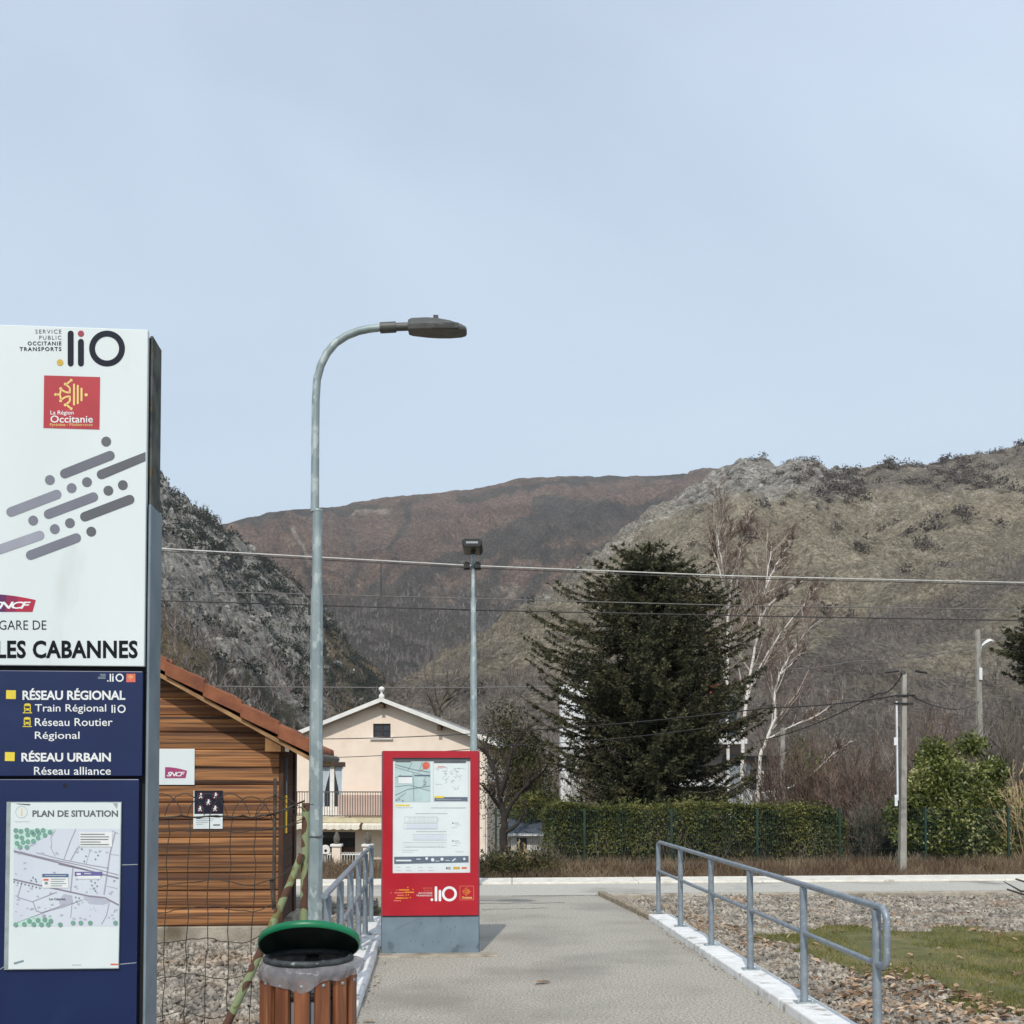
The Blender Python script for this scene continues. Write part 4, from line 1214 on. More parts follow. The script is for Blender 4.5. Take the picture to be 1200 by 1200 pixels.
    for sgn in (1, -1):
        for i in range(n):
            a0, a1 = i/n, (i+1)/n
            ua, ub = ur + (ue-ur)*a0, ur + (ue-ur)*a1
            # slight lap: each piece stands proud at its lower end
            za0, zb0 = zroof(ua)-.085, zroof(ub)-.045
            X = lambda u: u if sgn > 0 else 2*ur-u
            q = [(X(ua), za0-.10), (X(ub)+(.02 if sgn > 0 else -.02), zb0-.115), (X(ub)+(.02 if sgn > 0 else -.02), zb0), (X(ua), za0+.0)]
            if sgn < 0: q = q[::-1]
            nw = 9; w = (y1-y0-.14)/nw
            for r in range(nw):
                yy = y0 + .12 + r*w
                pts2 = []
                for t, h in ((0, 0), (.25, .03), (.5, .045), (.75, .03), (1, 0)):
                    pts2.append((yy + w*t, h))
                vs = [(X(ua), p[0], za0-.02+p[1]) for p in pts2] + [(X(ub)+.02*sgn, p[0], zb0-.02+p[1]) for p in pts2]
                vs += [(X(ub)+.02*sgn, p[0], zb0-.05) for p in pts2]
                fs = []
                for j in range(4):
                    f1, f2 = (j, j+1, j+6, j+5), (j+5, j+6, j+11, j+10)
                    fs += [f1, f2] if sgn < 0 else [f1[::-1], f2[::-1]]
                b.add(vs, fs)
            # verge tile: an L piece over the gable edge
            dz = .145
            qv = [(X(ua)+.008*sgn, zroof(ua)-.008-dz), (X(ub)+.02*sgn, zroof(ub)+.022-dz), (X(ub)+.02*sgn, zroof(ub)+.022), (X(ua)+.008*sgn, zroof(ua)-.008)]
            if sgn < 0: qv = qv[::-1]
            bv.prism(qv, y0-.02-.006*(i % 2), y0+.125)
    b.build('roof_tiles', tile, root)
    bv.build('verge_tiles', tile, root, bevel=.006)
    b = MB(); b.tube([(ur, y0-.03, zroof(ur)-.01), (ur, y1, zroof(ur)-.01)], .10, 12); b.build('ridge_tiles', tile, root)
    b = MB(); b.tube([(ue+.045, y0+.1, zroof(ue)-.14), (ue+.045, y1, zroof(ue)-.13)], .04, 10); b.build('gutter', pm('zinc_gutter', S(104,98,90), S(80,76,70), rough=.6), root)
    # notices on the wall
    def board(x0, y0, x1, y1, name, label, cat):
        c = V((x0+x1)/2, (y0+y1)/2)
        p = O + pl.ux*c[0] + pl.n*.0318; p.z = O.z + c[1]
        r_ = empty(name, p, ST, label, cat)
        pl2 = Plane(p, ST)
        a_, b_ = pl2.uv(x0, y1), pl2.uv(x1, y0)
        s_ = MB(); s_.box(a_[0], b_[0], -.008, 0, a_[1], b_[1])
        return r_, pl2, s_
    r_, p2, s_ = board(168, 877.6, 228.4, 919.8, 'wall_board', 'square white board with a purple railway badge on the log wall', 'sign')
    pb = s_.build('board', M['signwhite'], r_, bevel=.002)
    d = Draw(p2, .0092); train_mark(d, 193.6, 899, 219.5, 912, ('fadedpink', 'fadedpink', 'fadedpink')); d.build('railway_badge', pb)
    r_, p2, s_ = board(226.6, 926.4, 261.4, 971.4, 'wall_notice', 'small notice with five pictograms on dark above white text, on the log wall', 'sign')
    pb = s_.build('board', M['signwhite'], r_, bevel=.002)
    d = Draw(p2, .0092); d.rect(228, 926.4, 261.4, 953.8, 'ink'); L = .0006
    for (x, y) in ((235.5, 932.6), (252.8, 932.2), (244.4, 940), (234.8, 947.6), (252.2, 947.4)):
        d.disc(x+.3, y-2.2, 1.1, 'white', L, 10); d.poly([(x-.9, y-1.2), (x+1.3, y-1.2), (x+.9, y+1), (x-.8, y+1)], 'white', L)
        d.line([(x-.4, y+1), (x-1.9, y+2.9)], .9, 'white', L); d.line([(x+.5, y+1), (x+1.6, y+2.8)], .9, 'white', L); d.line([(x-.8, y-.6), (x-2.3, y+.6)], .7, 'white', L); d.line([(x+1, y-.6), (x+2.4, y-1)], .7, 'white', L)
        d.ring(x, y, 3.6, 3.95, 'dotred', L, 16)
    for i in range(5): d.rect(230, 957+i*2.1, (246, 251, 249, 244, 238)[i], 957.7+i*2.1, 'inklight', L)
    d.rect(250, 966, 258, 967.4, 'inkgrey', L); d.rect(252, 957, 258.5, 958.2, 'inklight', L)
    d.build('notice_print', pb)
build_shelter()

# ------------------------------------------------------------------ house beyond the tracks
def build_house():
    Yh = 50.0
    A = math.radians(-6)
    O = at(449, 1000, Yh); O.z = -2.05
    pl = Plane(O, A)
    root = empty('gabled_house', O, A, 'cream rendered two-storey house with a white edged gable and a balcony', 'house')
    V = lambda px, py: pl.uv(px, py)
    wall = pm('cream_render', S(245,228,210), S(237,218,200), scale=1.5, rough=.9, c3=S(228,206,184), c3scale=.8, c3lo=.58, c3hi=.8, bump=.1, bscale=50)
    white = pm('white_trim', S(236,234,228), S(222,220,214), scale=3, rough=.7)
    grey = pm('grey_roof', S(150,146,140), S(120,116,112), scale=5, rough=.85, island=.1)
    dark = pm('dark_opening', S(52,44,40), S(40,34,32), rough=.8)
    x0, x1 = V(327, 900)[0], V(571, 900)[0]
    ze = V(571, 866)[1]; zr = V(449, 822)[1]
    xr = 0.0
    k = (V(582, 871)[1] - V(449, 819.5)[1])/(V(582, 871)[0] - V(449, 819.5)[0])
    zrf = lambda u: V(449, 819.5)[1] + k*abs(u)
    D = 10.5
    b = MB()
    # gable front with openings left for the attic window and balcony door
    wx0, wx1, wz0, wz1 = V(441, 0)[0], V(461, 0)[0], V(450, 864)[1], V(450, 848)[1]
    dx0, dx1, dz1 = V(378, 0)[0], V(407, 0)[0], V(395, 893)[1]
    zf = V(400, 957)[1]; dz0 = zf
    gx0, gx1, gz1 = V(376, 0)[0], V(421, 0)[0], V(400, 975)[1]
    T = .30
    def wl(u0, u1, z0, z1): b.box(u0, u1, 0, T, z0, z1)
    zt = zrf(x1) - .18
    wl(x0, gx0, 0, zf-.0); wl(gx1, x1, 0, zf); wl(gx0, gx1, gz1, zf)
    wl(x0, dx0, zf, dz1); wl(dx1, x1, zf, dz1); wl(x0, x1, dz1, wz0) if dz1 < wz0 else None
    top = lambda u: zrf(u) - .17
    b.prism([(x0, wz0), (wx0, wz0), (wx0, top(wx0)), (x0, max(wz0+.001, top(x0)))], 0, T)
    b.prism([(wx1, wz0), (x1, wz0), (x1, max(wz0+.001, top(x1))), (wx1, top(wx1))], 0, T)
    b.prism([(wx0, wz1), (wx1, wz1), (wx1, top(wx1)), (0, top(0)), (wx0, top(wx0))], 0, T)
    # the other walls
    b.box(x1-T, x1, T, D, 0, top(x1)); b.box(x0, x0+T, T, D, 0, top(x0)); b.box(x0+T, x1-T, D-T, D, 0, top(x0))
    b.build('wall', wall, root)
    b = MB(); b.box(x0+T+.01, x1-T-.01, .9, 1.0, 0, top(x1)-.1); b.build('inner_wall', dark, root)
    # roof
    xe = V(584, 871)[0]; xl = -(xe)
    xl = V(322, 868)[0] if V(322, 868)[0] < -xe*.98 else -xe
    b = MB()
    for s_ in (1, -1):
        ue = xe if s_ > 0 else xl
        q = [(0, zrf(0)-.16), (ue, zrf(ue)-.16), (ue, zrf(ue)), (0, zrf(0))]
        if s_ < 0: q = q[::-1]
        b.prism(q, -.45, D+.4)
    roof = b.build('roof', grey, root)
    b = MB()
    for s_ in (1, -1):
        ue = xe if s_ > 0 else xl
        q = [(0, zrf(0)-.14), (ue, zrf(ue)-.14), (ue, zrf(ue)+.05), (0, zrf(0)+.05)]
        if s_ < 0: q = q[::-1]
        b.prism(q, -.55, -.452)
    b.build('verge_board', white, roof)
    b = MB()
    for u in (-3.1, 0, 2.6):
        b.box(u-.08, u+.08, -.45, -.002, zrf(u)-.40, zrf(u)-.19)
    b.build('purlin_ends', pm('brown_timber', S(88,66,50), rough=.8), roof)
    b = MB(); b.lathe([(0, .52), (.10, .48), (.14, .40), (.10, .31), (.05, .27), (.05, .18), (.12, .14), (.12, .0)], 14, (0, -.45, zrf(0)+.03)); b.build('ridge_finial', white, roof)
    b = MB(); b.tube([(xe+.05, -.5, zrf(xe)-.12), (xe+.05, D, zrf(xe)-.12)], .09, 8); b.build('gutter', M['inklight'], root)
    b = MB(); b.tube([(x1-.12, -.07, 0), (x1-.12, -.07, zrf(x1)-.3)], .06, 8); b.build('downpipe', white, root)
    # attic window
    fr = pm('brown_frame', S(70,52,40), S(58,44,34), rough=.7)
    b = MB(); w = .05
    b.box(wx0, wx1, .10, .11, wz0, wz1); wn_ = b.build('window', M['glass'], root)
    b = MB()
    for (a, c, e, f) in ((wx0, wx0+w, wz0, wz1), (wx1-w, wx1, wz0, wz1), (wx0+w, wx1-w, wz1-w, wz1), (wx0+w, wx1-w, wz0, wz0+w)): b.box(a, c, .05, .098, e, f)
    xm, zm = (wx0+wx1)/2, (wz0+wz1)/2
    b.box(xm-.03, xm+.03, .05, .098, wz0+w, wz1-w); b.box(wx0+w, xm-.03, .06, .097, zm-.02, zm+.02); b.box(xm+.03, wx1-w, .06, .097, zm-.02, zm+.02)
    b.build('window_frame', fr, wn_)
    b = MB(); b.box(wx0-.12, wx1+.12, -.12, .0, wz0-.10, wz0-.002); b.build('window_sill', white, wn_)
    # balcony door with curtains
    b = MB(); b.box(dx0, dx1, .2, .21, dz0, dz1); dr = b.build('balcony_door', M['glass'], root)
    b = MB(); w = .09; xm = V(393.5, 0)[0]
    b.box(dx1-w, dx1, .10, .19, dz0, dz1-.2); b.box(xm-.10, xm+.10, .10, .19, dz0+.02, dz1-.2); b.box(dx0, dx0+w, .10, .19, dz0, dz1-.2); b.box(dx0+w, xm-.10, .10, .19, dz0, dz0+.45); b.box(xm+.10, dx1-w, .10, .19, dz0, dz0+.45)
    b.build('door_frame', white, dr)
    b = MB(); b.box(dx0-.1, dx1+.1, .0-.03, .19, dz1-.2, dz1-.005); b.build('shutter_box', fr, dr)
    cur = pm('net_curtain', S(196,206,212), S(160,172,182), scale=9, rough=.8, stretch=(6,1,.4))
    for (ca, cb, s_) in ((dx0+w, xm-.1, 1), (xm+.1, dx1-w, -1)):
        vs, fs = [], []
        for i in range(9):
            t = i/8; z = dz1-.22 + (dz0+.46-(dz1-.22))*t
            wdt = (cb-ca)*(1-.62*math.sin(math.pi*min(1, t*.62))**1.6)
            for j in range(9):
                q = j/8
                x = (ca + wdt*q) if s_ > 0 else (cb - wdt*q)
                vs.append((x, .185 - .012*math.cos(j*2.4), z))
        for i in range(8):
            for j in range(8): fs.append((i*9+j, i*9+j+1, i*9+j+10, i*9+j+9))
        b = MB(); b.add(vs, fs, 0, True); b.build('curtain', cur, dr)
    # balcony
    bx0, bx1 = V(326, 0)[0], V(470, 0)[0]
    b = MB(); b.box(bx0, bx1, -1.1, -.002, zf-.22, zf-.01); sl = b.build('balcony_slab', pm('balcony_slab', S(214,204,170), S(190,178,146), scale=3, rough=.85), root)
    rl = pm('balcony_rail', S(108,100,96), S(90,84,80), rough=.6)
    b = MB(); zt_ = V(420, 927)[1]
    b.box(bx0, bx1, -1.08, -1.03, zt_-.05, zt_); b.box(bx0, bx1, -1.07, -1.04, zf+.06, zf+.09)
    n = 52
    for i in range(n):
        x = bx0 + (bx1-bx0)*i/(n-1); b.box(x-.011, x+.011, -1.066, -1.044, zf+.09, zt_-.05)
    for i in range(4):
        x = bx0 + (bx1-bx0)*i/3; b.box(x-.025, x+.025, -1.08, -1.03, zf-.01, zf+.06)
    b.build('balcony_railing', rl, root)
    b = MB(); b.box(V(408,0)[0], bx1-.05, -1.0, -.97, zf+.12, zt_-.16); b.build('balcony_screen', pm('pink_screen', S(222,196,182), S(212,184,170), scale=2, rough=.9), root)
    # awnings under the balcony
    for (pa, pb_) in ((340, 434), (437, 470)):
        ax0, ax1 = V(pa, 0)[0], V(pb_, 0)[0]
        zt2, zb2 = V(400, 963)[1], V(400, 969.5)[1]
        b = MB(); vs, fs = [], []
        n = 40
        for i in range(n+1):
            x = ax0 + (ax1-ax0)*i/n
            sc = .05*abs(math.sin(i*math.pi/4))
            vs += [(x, -.9, zt2+.05), (x, -1.35, zb2+.16), (x, -1.36, zb2-sc)]
        for i in range(n):
            fs += [(3*i, 3*i+1, 3*i+4, 3*i+3), (3*i+1, 3*i+2, 3*i+5, 3*i+4)]
        b.add(vs, fs)
        b.build('awning', pm('awning_cloth', S(236,230,214), S(214,206,190), scale=6, rough=.85, stretch=(3,.2,.2)), root)
    # ground-floor opening: brown shutters in the dark
    b = MB(); b.box(gx0, gx1, .28, .29, .0, gz1); gd = b.build('ground_floor_opening', dark, root)
    b = MB()
    for i in range(2):
        xa = gx0 + .3 + i*.95; b.box(xa, xa+.7, .2, .275, .25, gz1-.7)
    b.build('brown_shutter', pm('brown_shutter', S(120,78,54), S(98,62,44), scale=6, rough=.7), gd)
    b = MB(); b.box(gx0+.05, gx1-.05, .0, .02, gz1-.28, gz1-.02)
    for i in range(30): b.box(gx0+.05+i*.058, gx0+.07+i*.058, .0, .02, gz1-.8, gz1-.28)
    b.build('window_grille', M['lampdark'], gd)
    # garden gate posts and fence
    def gate_post(px, label):
        p = at(px, 1000, 44.5); p.z = -1.95
        g = empty('gate_post', p, 0, label, 'gate post', 'gate posts before the house')
        zt = at(px, 992, 44.5).z - p.z
        b = MB(); b.box(-.17, .17, -.17, .17, -.3, zt); b.build('post', wall, g, bevel=.015)
        b = MB(); b.box(-.23, .23, -.23, .23, zt+.001, zt+.1); cp = b.build('cap', white, g, bevel=.02)
        b = MB(); b.lathe([(.0, .50), (.05, .46), (.11, .34), (.14, .2), (.11, .07), (.06, .0)], 12, (0, 0, zt+.1)); b.build('finial', pm('stone_finial', S(112,106,98), S(84,80,74), scale=12, rough=.9, bump=.6, bscale=20), g)
    gate_post(394.5, 'pale square gate post with a stone pine-cone finial, just right of the street lamp')
    gate_post(431, 'pale square gate post with a stone finial, beside the far end of the left railing')
    p = at(410, 1000, 44.5); p.z = -1.95
    fe = empty('garden_fence', p, 0, 'white iron garden fence between the gate posts of the cream house', 'fence')
    zz = lambda y: at(410, y, 44.5).z - p.z
    b = MB()
    for (xa, xb) in ((-.38, .6), (-1.6, -.75)):
        b.box(xa, xb, -.02, .02, zz(1000.5)-.05, zz(1000.5)); b.box(xa, xb, -.018, .018, .1, .14)
        n = 9
        for i in range(n):
            x = xa + (xb-xa)*(i+.5)/n; b.box(x-.012, x+.012, -.012, .012, .14, zz(1000.5)-.05)
            b.tube([(x+.05*math.cos(q), 0, .55+.05*math.sin(q)) for q in np.linspace(0, 6.28, 10)], .01, 4, cap=False)
    b.build('fence_bars', white, fe)
    p = at(381, 996, 43.8); p.z = -1.95
    bw = empty('garden_ornament', p, 0, 'white round-backed garden ornament just right of the street lamp, below the awning', 'ornament')
    zc = at(381, 996, 43.8).z - p.z
    b = MB(); b.lathe([(.05, 0), (.06, zc-.2), (.16, zc-.14)], 10); b.build('stand', white, bw)
    b = MB(); vs = [(0, -.07, zc)]
    b.tube([(0, -.05, zc), (0, .05, zc)], .2, 18); b.build('body', white, bw)
    b = MB(); b.tube([(0.03, -.056, zc-.03), (0.03, -.04, zc-.03)], .06, 10); b.build('opening', dark, bw)
build_house()

# ------------------------------------------------------------------ garden shed by the bare tree
def build_garden_shed():
    Y = 40.0
    O = at(615, 1000, Y); O.z = -1.85
    root = empty('garden_shed', O, math.radians(-4), 'low white garden shed with a dark slate roof beside the bare fruit tree', 'shed')
    V = lambda px, py: at(px, py, Y) - O
    x0, x1 = V(596, 0).x, V(637, 0).x; z1, z2 = V(610, 977).z, V(610, 961).z
    wm = pm('white_planks', S(222,220,214), S(196,192,186), scale=5, rough=.8)
    b = MB(); b.box(x0+.1, x1-.15, 0, 2.2, 0, z1-.03); b.build('wall', wm, root)
    b = MB(); b.box(x0+.3, V(617,0).x, -.02, -.002, .0, z1-.15); b.build('dark_doorway', M['lampdark'], root)
    b = MB(); b.prism([(x0, z1-.06), (x1, z1-.06), (x1, z1+.02), (x0, z1+.02)], -.35, -.28); b.build('fascia', M['white'], root)
    b = MB()
    b.add([(x0-.05,-.34,z1+.021),(x1+.05,-.34,z1+.021),(x1+.05,1.1,z2),(x0-.05,1.1,z2),(x0-.05,2.5,z1),(x1+.05,2.5,z1)], [(0,1,2,3),(3,2,5,4)])
    b.add([(x0-.05,-.34,z1+.0),(x1+.05,-.34,z1+.0),(x1+.05,1.1,z2-.03),(x0-.05,1.1,z2-.03),(x0-.05,2.5,z1-.03),(x1+.05,2.5,z1-.03)], [(3,2,1,0),(4,5,2,3),(0,1,1,0)][:2])
    b.build('roof', pm('slate_roof', S(84,90,100), S(66,72,82), scale=9, rough=.6), root)
build_garden_shed()

# ------------------------------------------------------------------ white block behind the spruce
def build_white_block():
    Y = 58.0
    O = at(770, 1000, Y); O.z = -1.8
    root = empty('apartment_block', O, math.radians(3), 'white building with orange panels mostly hidden behind the big spruce', 'building')
    V = lambda px, py: at(px, py, Y) - O
    wm = pm('white_render', S(228,228,226), S(206,206,204), scale=1.2, rough=.85)
    om = pm('orange_cladding', S(176,108,58), S(156,92,50), scale=2, rough=.8)
    rm = pm('red_cladding', S(164,72,52), S(144,62,46), scale=2, rough=.8)
    x0, x1 = V(655, 0).x, V(930, 0).x
    zt = V(700, 812).z
    b = MB(); b.box(V(684,0).x, V(866,0).x, .6, 9, 0, zt-.3); b.build('wall', pm('shaded_recess_wall', S(124,116,108), S(104,97,90), scale=2, rough=.9), root)  # shade of the recessed wall painted in as a darker grey
    b = MB(); b.box(x0, V(683,0).x, -.1, .6, 0, V(0,803).z); b.box(V(676,0).x, V(690,0).x, .61, 1.4, 0, V(0,795).z); b.build('white_pillar', wm, root)
    b = MB(); b.box(V(690,0).x, V(866,0).x, -.8, .59, V(0,872).z, V(0,866).z); b.box(V(690,0).x, V(866,0).x, -.8, .59, V(0,922).z, V(0,914).z); b.build('floor_slab', wm, root)
    b = MB(); b.box(V(684,0).x, V(712,0).x, -.6, -.5, V(0,905).z, V(0,888).z); b.build('orange_panel', om, root)
    b = MB(); b.box(V(824,0).x, V(842,0).x, -.6, -.5, V(0,818).z, V(0,803).z); b.build('red_panel', rm, root)
    for (px0, px1) in ((716, 738), (746, 768), (778, 800), (806, 822), (846, 862)):
        for (pa, pb_) in ((820, 860), (884, 912), (930, 960)):
            b = MB(); b.box(V(px0,0).x, V(px1,0).x, .55, .598, V(0,pb_).z, V(0,pa).z); b.build('window', M['glass'], root)
    b = MB(); b.box(V(692,0).x, V(866,0).x+.1, .3, 9.2, zt-.3, zt); b.build('roof', M['inkgrey'], root)
    p = at(893, 1000, 50); p.z = -1.8
    r2 = empty('low_house', p, 0, 'low white house with a dark roof low between the birch trunks', 'house')
    W = lambda px, py: at(px, py, 50) - p
    b = MB(); b.box(W(868,0).x, W(904,0).x, 0, 5, 0, W(0,893).z); b.build('wall', wm, r2)
    b = MB(); b.box(W(866,0).x, W(908,0).x, -.4, 5.4, W(0,893).z, W(0,886).z); b.build('roof', M['lampdark'], r2)
    b = MB(); b.box(W(872,0).x, W(879,0).x, -.03, -.002, W(0,925).z, W(0,902).z); b.box(W(888,0).x, W(896,0).x, -.03, -.002, W(0,925).z, W(0,902).z); b.build('window', M['glass'], r2)
    b = MB(); b.box(W(904.5,0).x, W(918,0).x, .5, 4, 0, W(0,912).z); b.build('brick_annex', pm('pale_brick', S(176,116,92), S(150,98,80), scale=8, rough=.9), r2)
build_white_block()

# ------------------------------------------------------------------ poles and wires
def build_poles():
    con = pm('concrete_pole', S(168,163,153), S(142,137,128), scale=6, rough=.85, c3=S(118,114,106), c3scale=3, stretch=(1,1,.5))
    Y = 25.6
    O = at(1057, 1002, Y); O.z = float(ground_z(np.array([O.x]), np.array([Y]))[0])
    r_ = empty('utility_pole', O, 0, 'concrete utility pole with dark crossarms standing on the dry bank beside the laurel', 'utility pole')
    L = lambda px, py: at(px, py, Y) - O
    ztop = L(1059.5, 790).z
    b = MB()
    h0, h1 = .076, .048; dx = L(1059.5, 790).x
    b.add([(-h0,-.09,0),(h0,-.09,0),(h0,.09,0),(-h0,.09,0),(dx-h1,-.05,ztop),(dx+h1,-.05,ztop),(dx+h1,.05,ztop),(dx-h1,.05,ztop)], [(0,3,2,1),(4,5,6,7),(0,1,5,4),(1,2,6,5),(2,3,7,6),(3,0,4,7)])
    b.build('pole', con, r_, bevel=.008)
    b = MB(); b.box(-.112, -.082, -.06, .0, L(0,938).z, L(0,822).z); b.build('cable_duct', M['white'], r_)
    for y, hh in ((869, .09), (938, .13)):
        b = MB(); z = L(0, y).z; b.box(-.18, -.11, -.09, -.062, z-hh, z+hh); b.build('junction_box', M['white'], r_, bevel=.008)
    for (xa, xb, y, yy) in ((1036, 1052, 788.5, 786.5), (1071, 1085, 786.5, 789), (1049, 1071, 815.5, 815), (1047, 1069, 824.5, 824.8)):
        b = MB(); p, q = L(xa, y), L(xb, yy)
        b.tube([(p.x, -.075, p.z), (q.x, -.075, q.z)], .026, 6); b.build('crossarm', M['lampdark'], r_)
    b = MB(); p = L(1058, 789); b.tube([(p.x, 0, p.z-.02), (p.x, 0, p.z+.06)], [.07, .03], 8); b.build('pole_cap', M['lampdark'], r_)
    # street light pole farther off
    Y = 46.0
    O = at(1150, 960, Y); O.z = -1.6
    r_ = empty('roadside_lamp', O, 0, 'old concrete lamp pole with a curved white lamp, rising behind the laurel bush', 'street lamp')
    L = lambda px, py: at(px, py, Y) - O
    b = MB(); t = L(1145.5, 738); b.tube([(0,0,0), (t.x, 0, t.z)], [.20, .11], 8, smooth=False); b.build('pole', con, r_)
    b = MB(); p, q, e = L(1148, 764), L(1151, 757), L(1156, 753); b.tube([p, q, e], .04, 6); b.build('arm', M['galvpost'], r_)
    b = MB()
    c0, c1 = L(1150, 757.5), L(1164, 755)
    vs, fs = [], []
    for i in range(7):
        t = i/6; x = c0.x + (c1.x-c0.x)*t; w = .17*math.sin(math.pi*(.12+.8*t))**.7
        z = c0.z + (.26*math.sin(math.pi*t*.62)) - .05*t
        for j in range(5):
            a = math.pi*j/4; vs.append((x, -w*math.cos(a), z + w*.6*math.sin(a)))
    for i in range(6):
        for j in range(4): fs.append((i*5+j, i*5+j+1, i*5+j+6, i*5+j+5))
    b.add(vs, fs, 0, True); b.build('lamp_head', M['white'], r_)
    b = MB(); p = L(1146, 790); b.box(p.x-.02, p.x+.1, -.2, -.13, p.z-.25, p.z+.25); b.build('fuse_box', M['white'], r_)
    # small distant post in the thicket
    Y = 40; O = at(917, 960, Y); O.z = -1.5
    b = MB(); L = lambda px, py: at(px, py, Y) - O
    b.tube([(0,0,0), (L(917,853).x, 0, L(917,853).z)], [.12, .09], 8)
    o = b.build('timber_post', con); o.location = O
    tag(o, 'plain grey post among the reddish thicket left of the concrete pole', 'post')
build_poles()

def wire_thing(label, pts, r, mat, sag=0, n=24, cat='wire', group=None, droppers=(), name='overhead_wire'):
    P = [at(*p) for p in pts]
    O = P[0].copy()
    root = empty(name, O, 0, label, cat, group) if droppers else None
    line = []
    for s_ in range(len(P)-1):
        for i in range(n + (s_ == len(P)-2)):
            t = i/n; q = P[s_].lerp(P[s_+1], t) - O
            q.z -= sag*4*t*(1-t); line.append(q)
    b = MB(); b.tube(line, r, 5, cap=False)
    if root is None:
        o = b.build(name, mat); o.location = O; tag(o, label, cat, group); return
    b.build('cable', mat, root)
    for (p, q) in droppers:
        b = MB(); b.tube([at(*p)-O, at(*q)-O], r*1.1, 5); b.build('dropper', mat, root)
alu = pm('aluminium_cable', S(206,204,198), S(182,180,174), rough=.5, metal=.1)
dk = pm('dark_cable', S(66,62,60), S(56,52,50), rough=.6)
gr = pm('grey_cable', S(120,116,112), S(104,100,98), rough=.6)
e0, e1 = (-60, 632.5), (1300, 687)
W_ = lambda y0, y1, x: y0 + (y1-y0)*(x+60)/1360
def yw(x): return np.interp(x, [-60, 190, 555, 860, 1200, 1300], [631, 643, 663, 675, 683.2, 685])
wire_thing('topmost pale overhead cable crossing the whole picture above the house and spruce', [(x, float(yw(x)), 20.2 + .075*(x-600)/1300*20) for x in (-60, 190, 370, 555, 700, 860, 1030, 1300)], .013, alu, n=4)
wire_thing('dark overhead cable running just under the topmost pale cable', [(x, float(yw(x))+2.9+.4*math.sin(x*.01), 20.3 + .075*(x-600)/1300*20) for x in (-60, 190, 370, 555, 700, 860, 1030, 1300)], .008, dk, n=4)
def y2(x): return np.interp(x, [-60, 190, 555, 860, 1200, 1300], [686, 692, 701.5, 709.5, 714.4, 716])
def y3(x): return np.interp(x, [-60, 190, 555, 860, 1200, 1300], [698.5, 703.5, 714.5, 721, 727, 728.5])
Yt = lambda x: 21.0 + .075*(x-600)/1300*21
wire_thing('thin grey upper wire of the pair over the track, short droppers hanging from it', [(x, float(y2(x)), Yt(x)) for x in (-60, 190, 370, 555, 700, 860, 1030, 1300)], .0095, gr, n=4,
           droppers=[((x, float(y2(x)), Yt(x)), (x, float(y3(x)), Yt(x))) for x in (220.5, 519.5, 1043)] + [((446.5, float(yw(446.5))+3, 20.4), (446.5, float(y2(446.5)), Yt(446)))])
wire_thing('lower dark contact wire of the pair over the track', [(x, float(y3(x))+.4, Yt(x)) for x in (-60, 190, 370, 555, 700, 860, 1030, 1300)], .0125, dk, n=4)
wire_thing('telephone wire sagging from the concrete pole to the spruce and down past the house gable', [(1050, 815, 25.5), (905, 829, 28), (614, 856, 36), (372, 866, 44)], .017, dk, sag=.06, n=8, name='telephone_wire')
wire_thing('thin telephone wire crossing the spruce low and the house front under its attic window', [(828, 853, 28), (600, 873, 36), (372, 888, 44)], .014, dk, sag=.08, n=8, name='telephone_wire')
wire_thing('level wire in front of the dark valley left of the house gable', [(120, 801, 60), (400, 805.5, 60), (720, 803.5, 60)], .03, gr, sag=.05, n=8, name='telephone_wire')
wire_thing('short wire from the concrete pole right to the lamp pole with the white lamp', [(1062, 812, 25.6), (1147, 822, 46)], .018, dk, sag=.35, n=12, name='telephone_wire')
wire_thing('wire rising from the birches to the top of the white lamp pole', [(900, 785, 46), (1000, 775, 46), (1146, 759, 46)], .02, gr, sag=.1, n=8, name='telephone_wire')
wire_thing('wire running from the concrete pole left and down into the reddish thicket', [(1057, 790, 25.6), (1030, 812, 27), (890, 868, 34)], .014, dk, sag=.15, n=10, name='telephone_wire')
# green panel fence along the far side
def build_panel_fence():
    gm = pm('green_wire', S(36,64,52), S(30,54,44), rough=.5)
    Y0 = 25.9
    pxs = [581, 685, 787, 887.5, 984.5, 1085, 1182, 1290]
    P = [at(px, 1000, Y0 + .075*(px-600)/1300*26) for px in pxs]
    for p in P: p.z = float(ground_z(np.array([p.x]), np.array([p.y]))[0])
    root = empty('panel_fence', P[0], 0, 'green wire panel fence with thin posts in front of the hedge and laurel', 'fence')
    O = P[0]
    H = at(685, 949, Y0).z - P[1].z
    for i, p in enumerate(P):
        b = MB(); q = p-O; b.box(q.x-.024, q.x+.024, q.y-.024, q.y+.024, q.z-.2, q.z+H+.03); b.build('post', gm, root)
    b = MB()
    for p, q in zip(P[:-1], P[1:]):
        a, c = p-O, q-O
        for i in range(40):
            t = (i+.5)/40; v = a.lerp(c, t); b.tube([(v.x, v.y, v.z+.05), (v.x, v.y, v.z+H)], .0028, 3, cap=False, smooth=False)
        for k in range(8):
            z = .08 + (H-.1)*k/7; b.tube([(a.x, a.y-.004, a.z+z), (c.x, c.y-.004, c.z+z)], .0034, 3, cap=False, smooth=False)
    b.build('wire_panel', gm, root)
build_panel_fence()
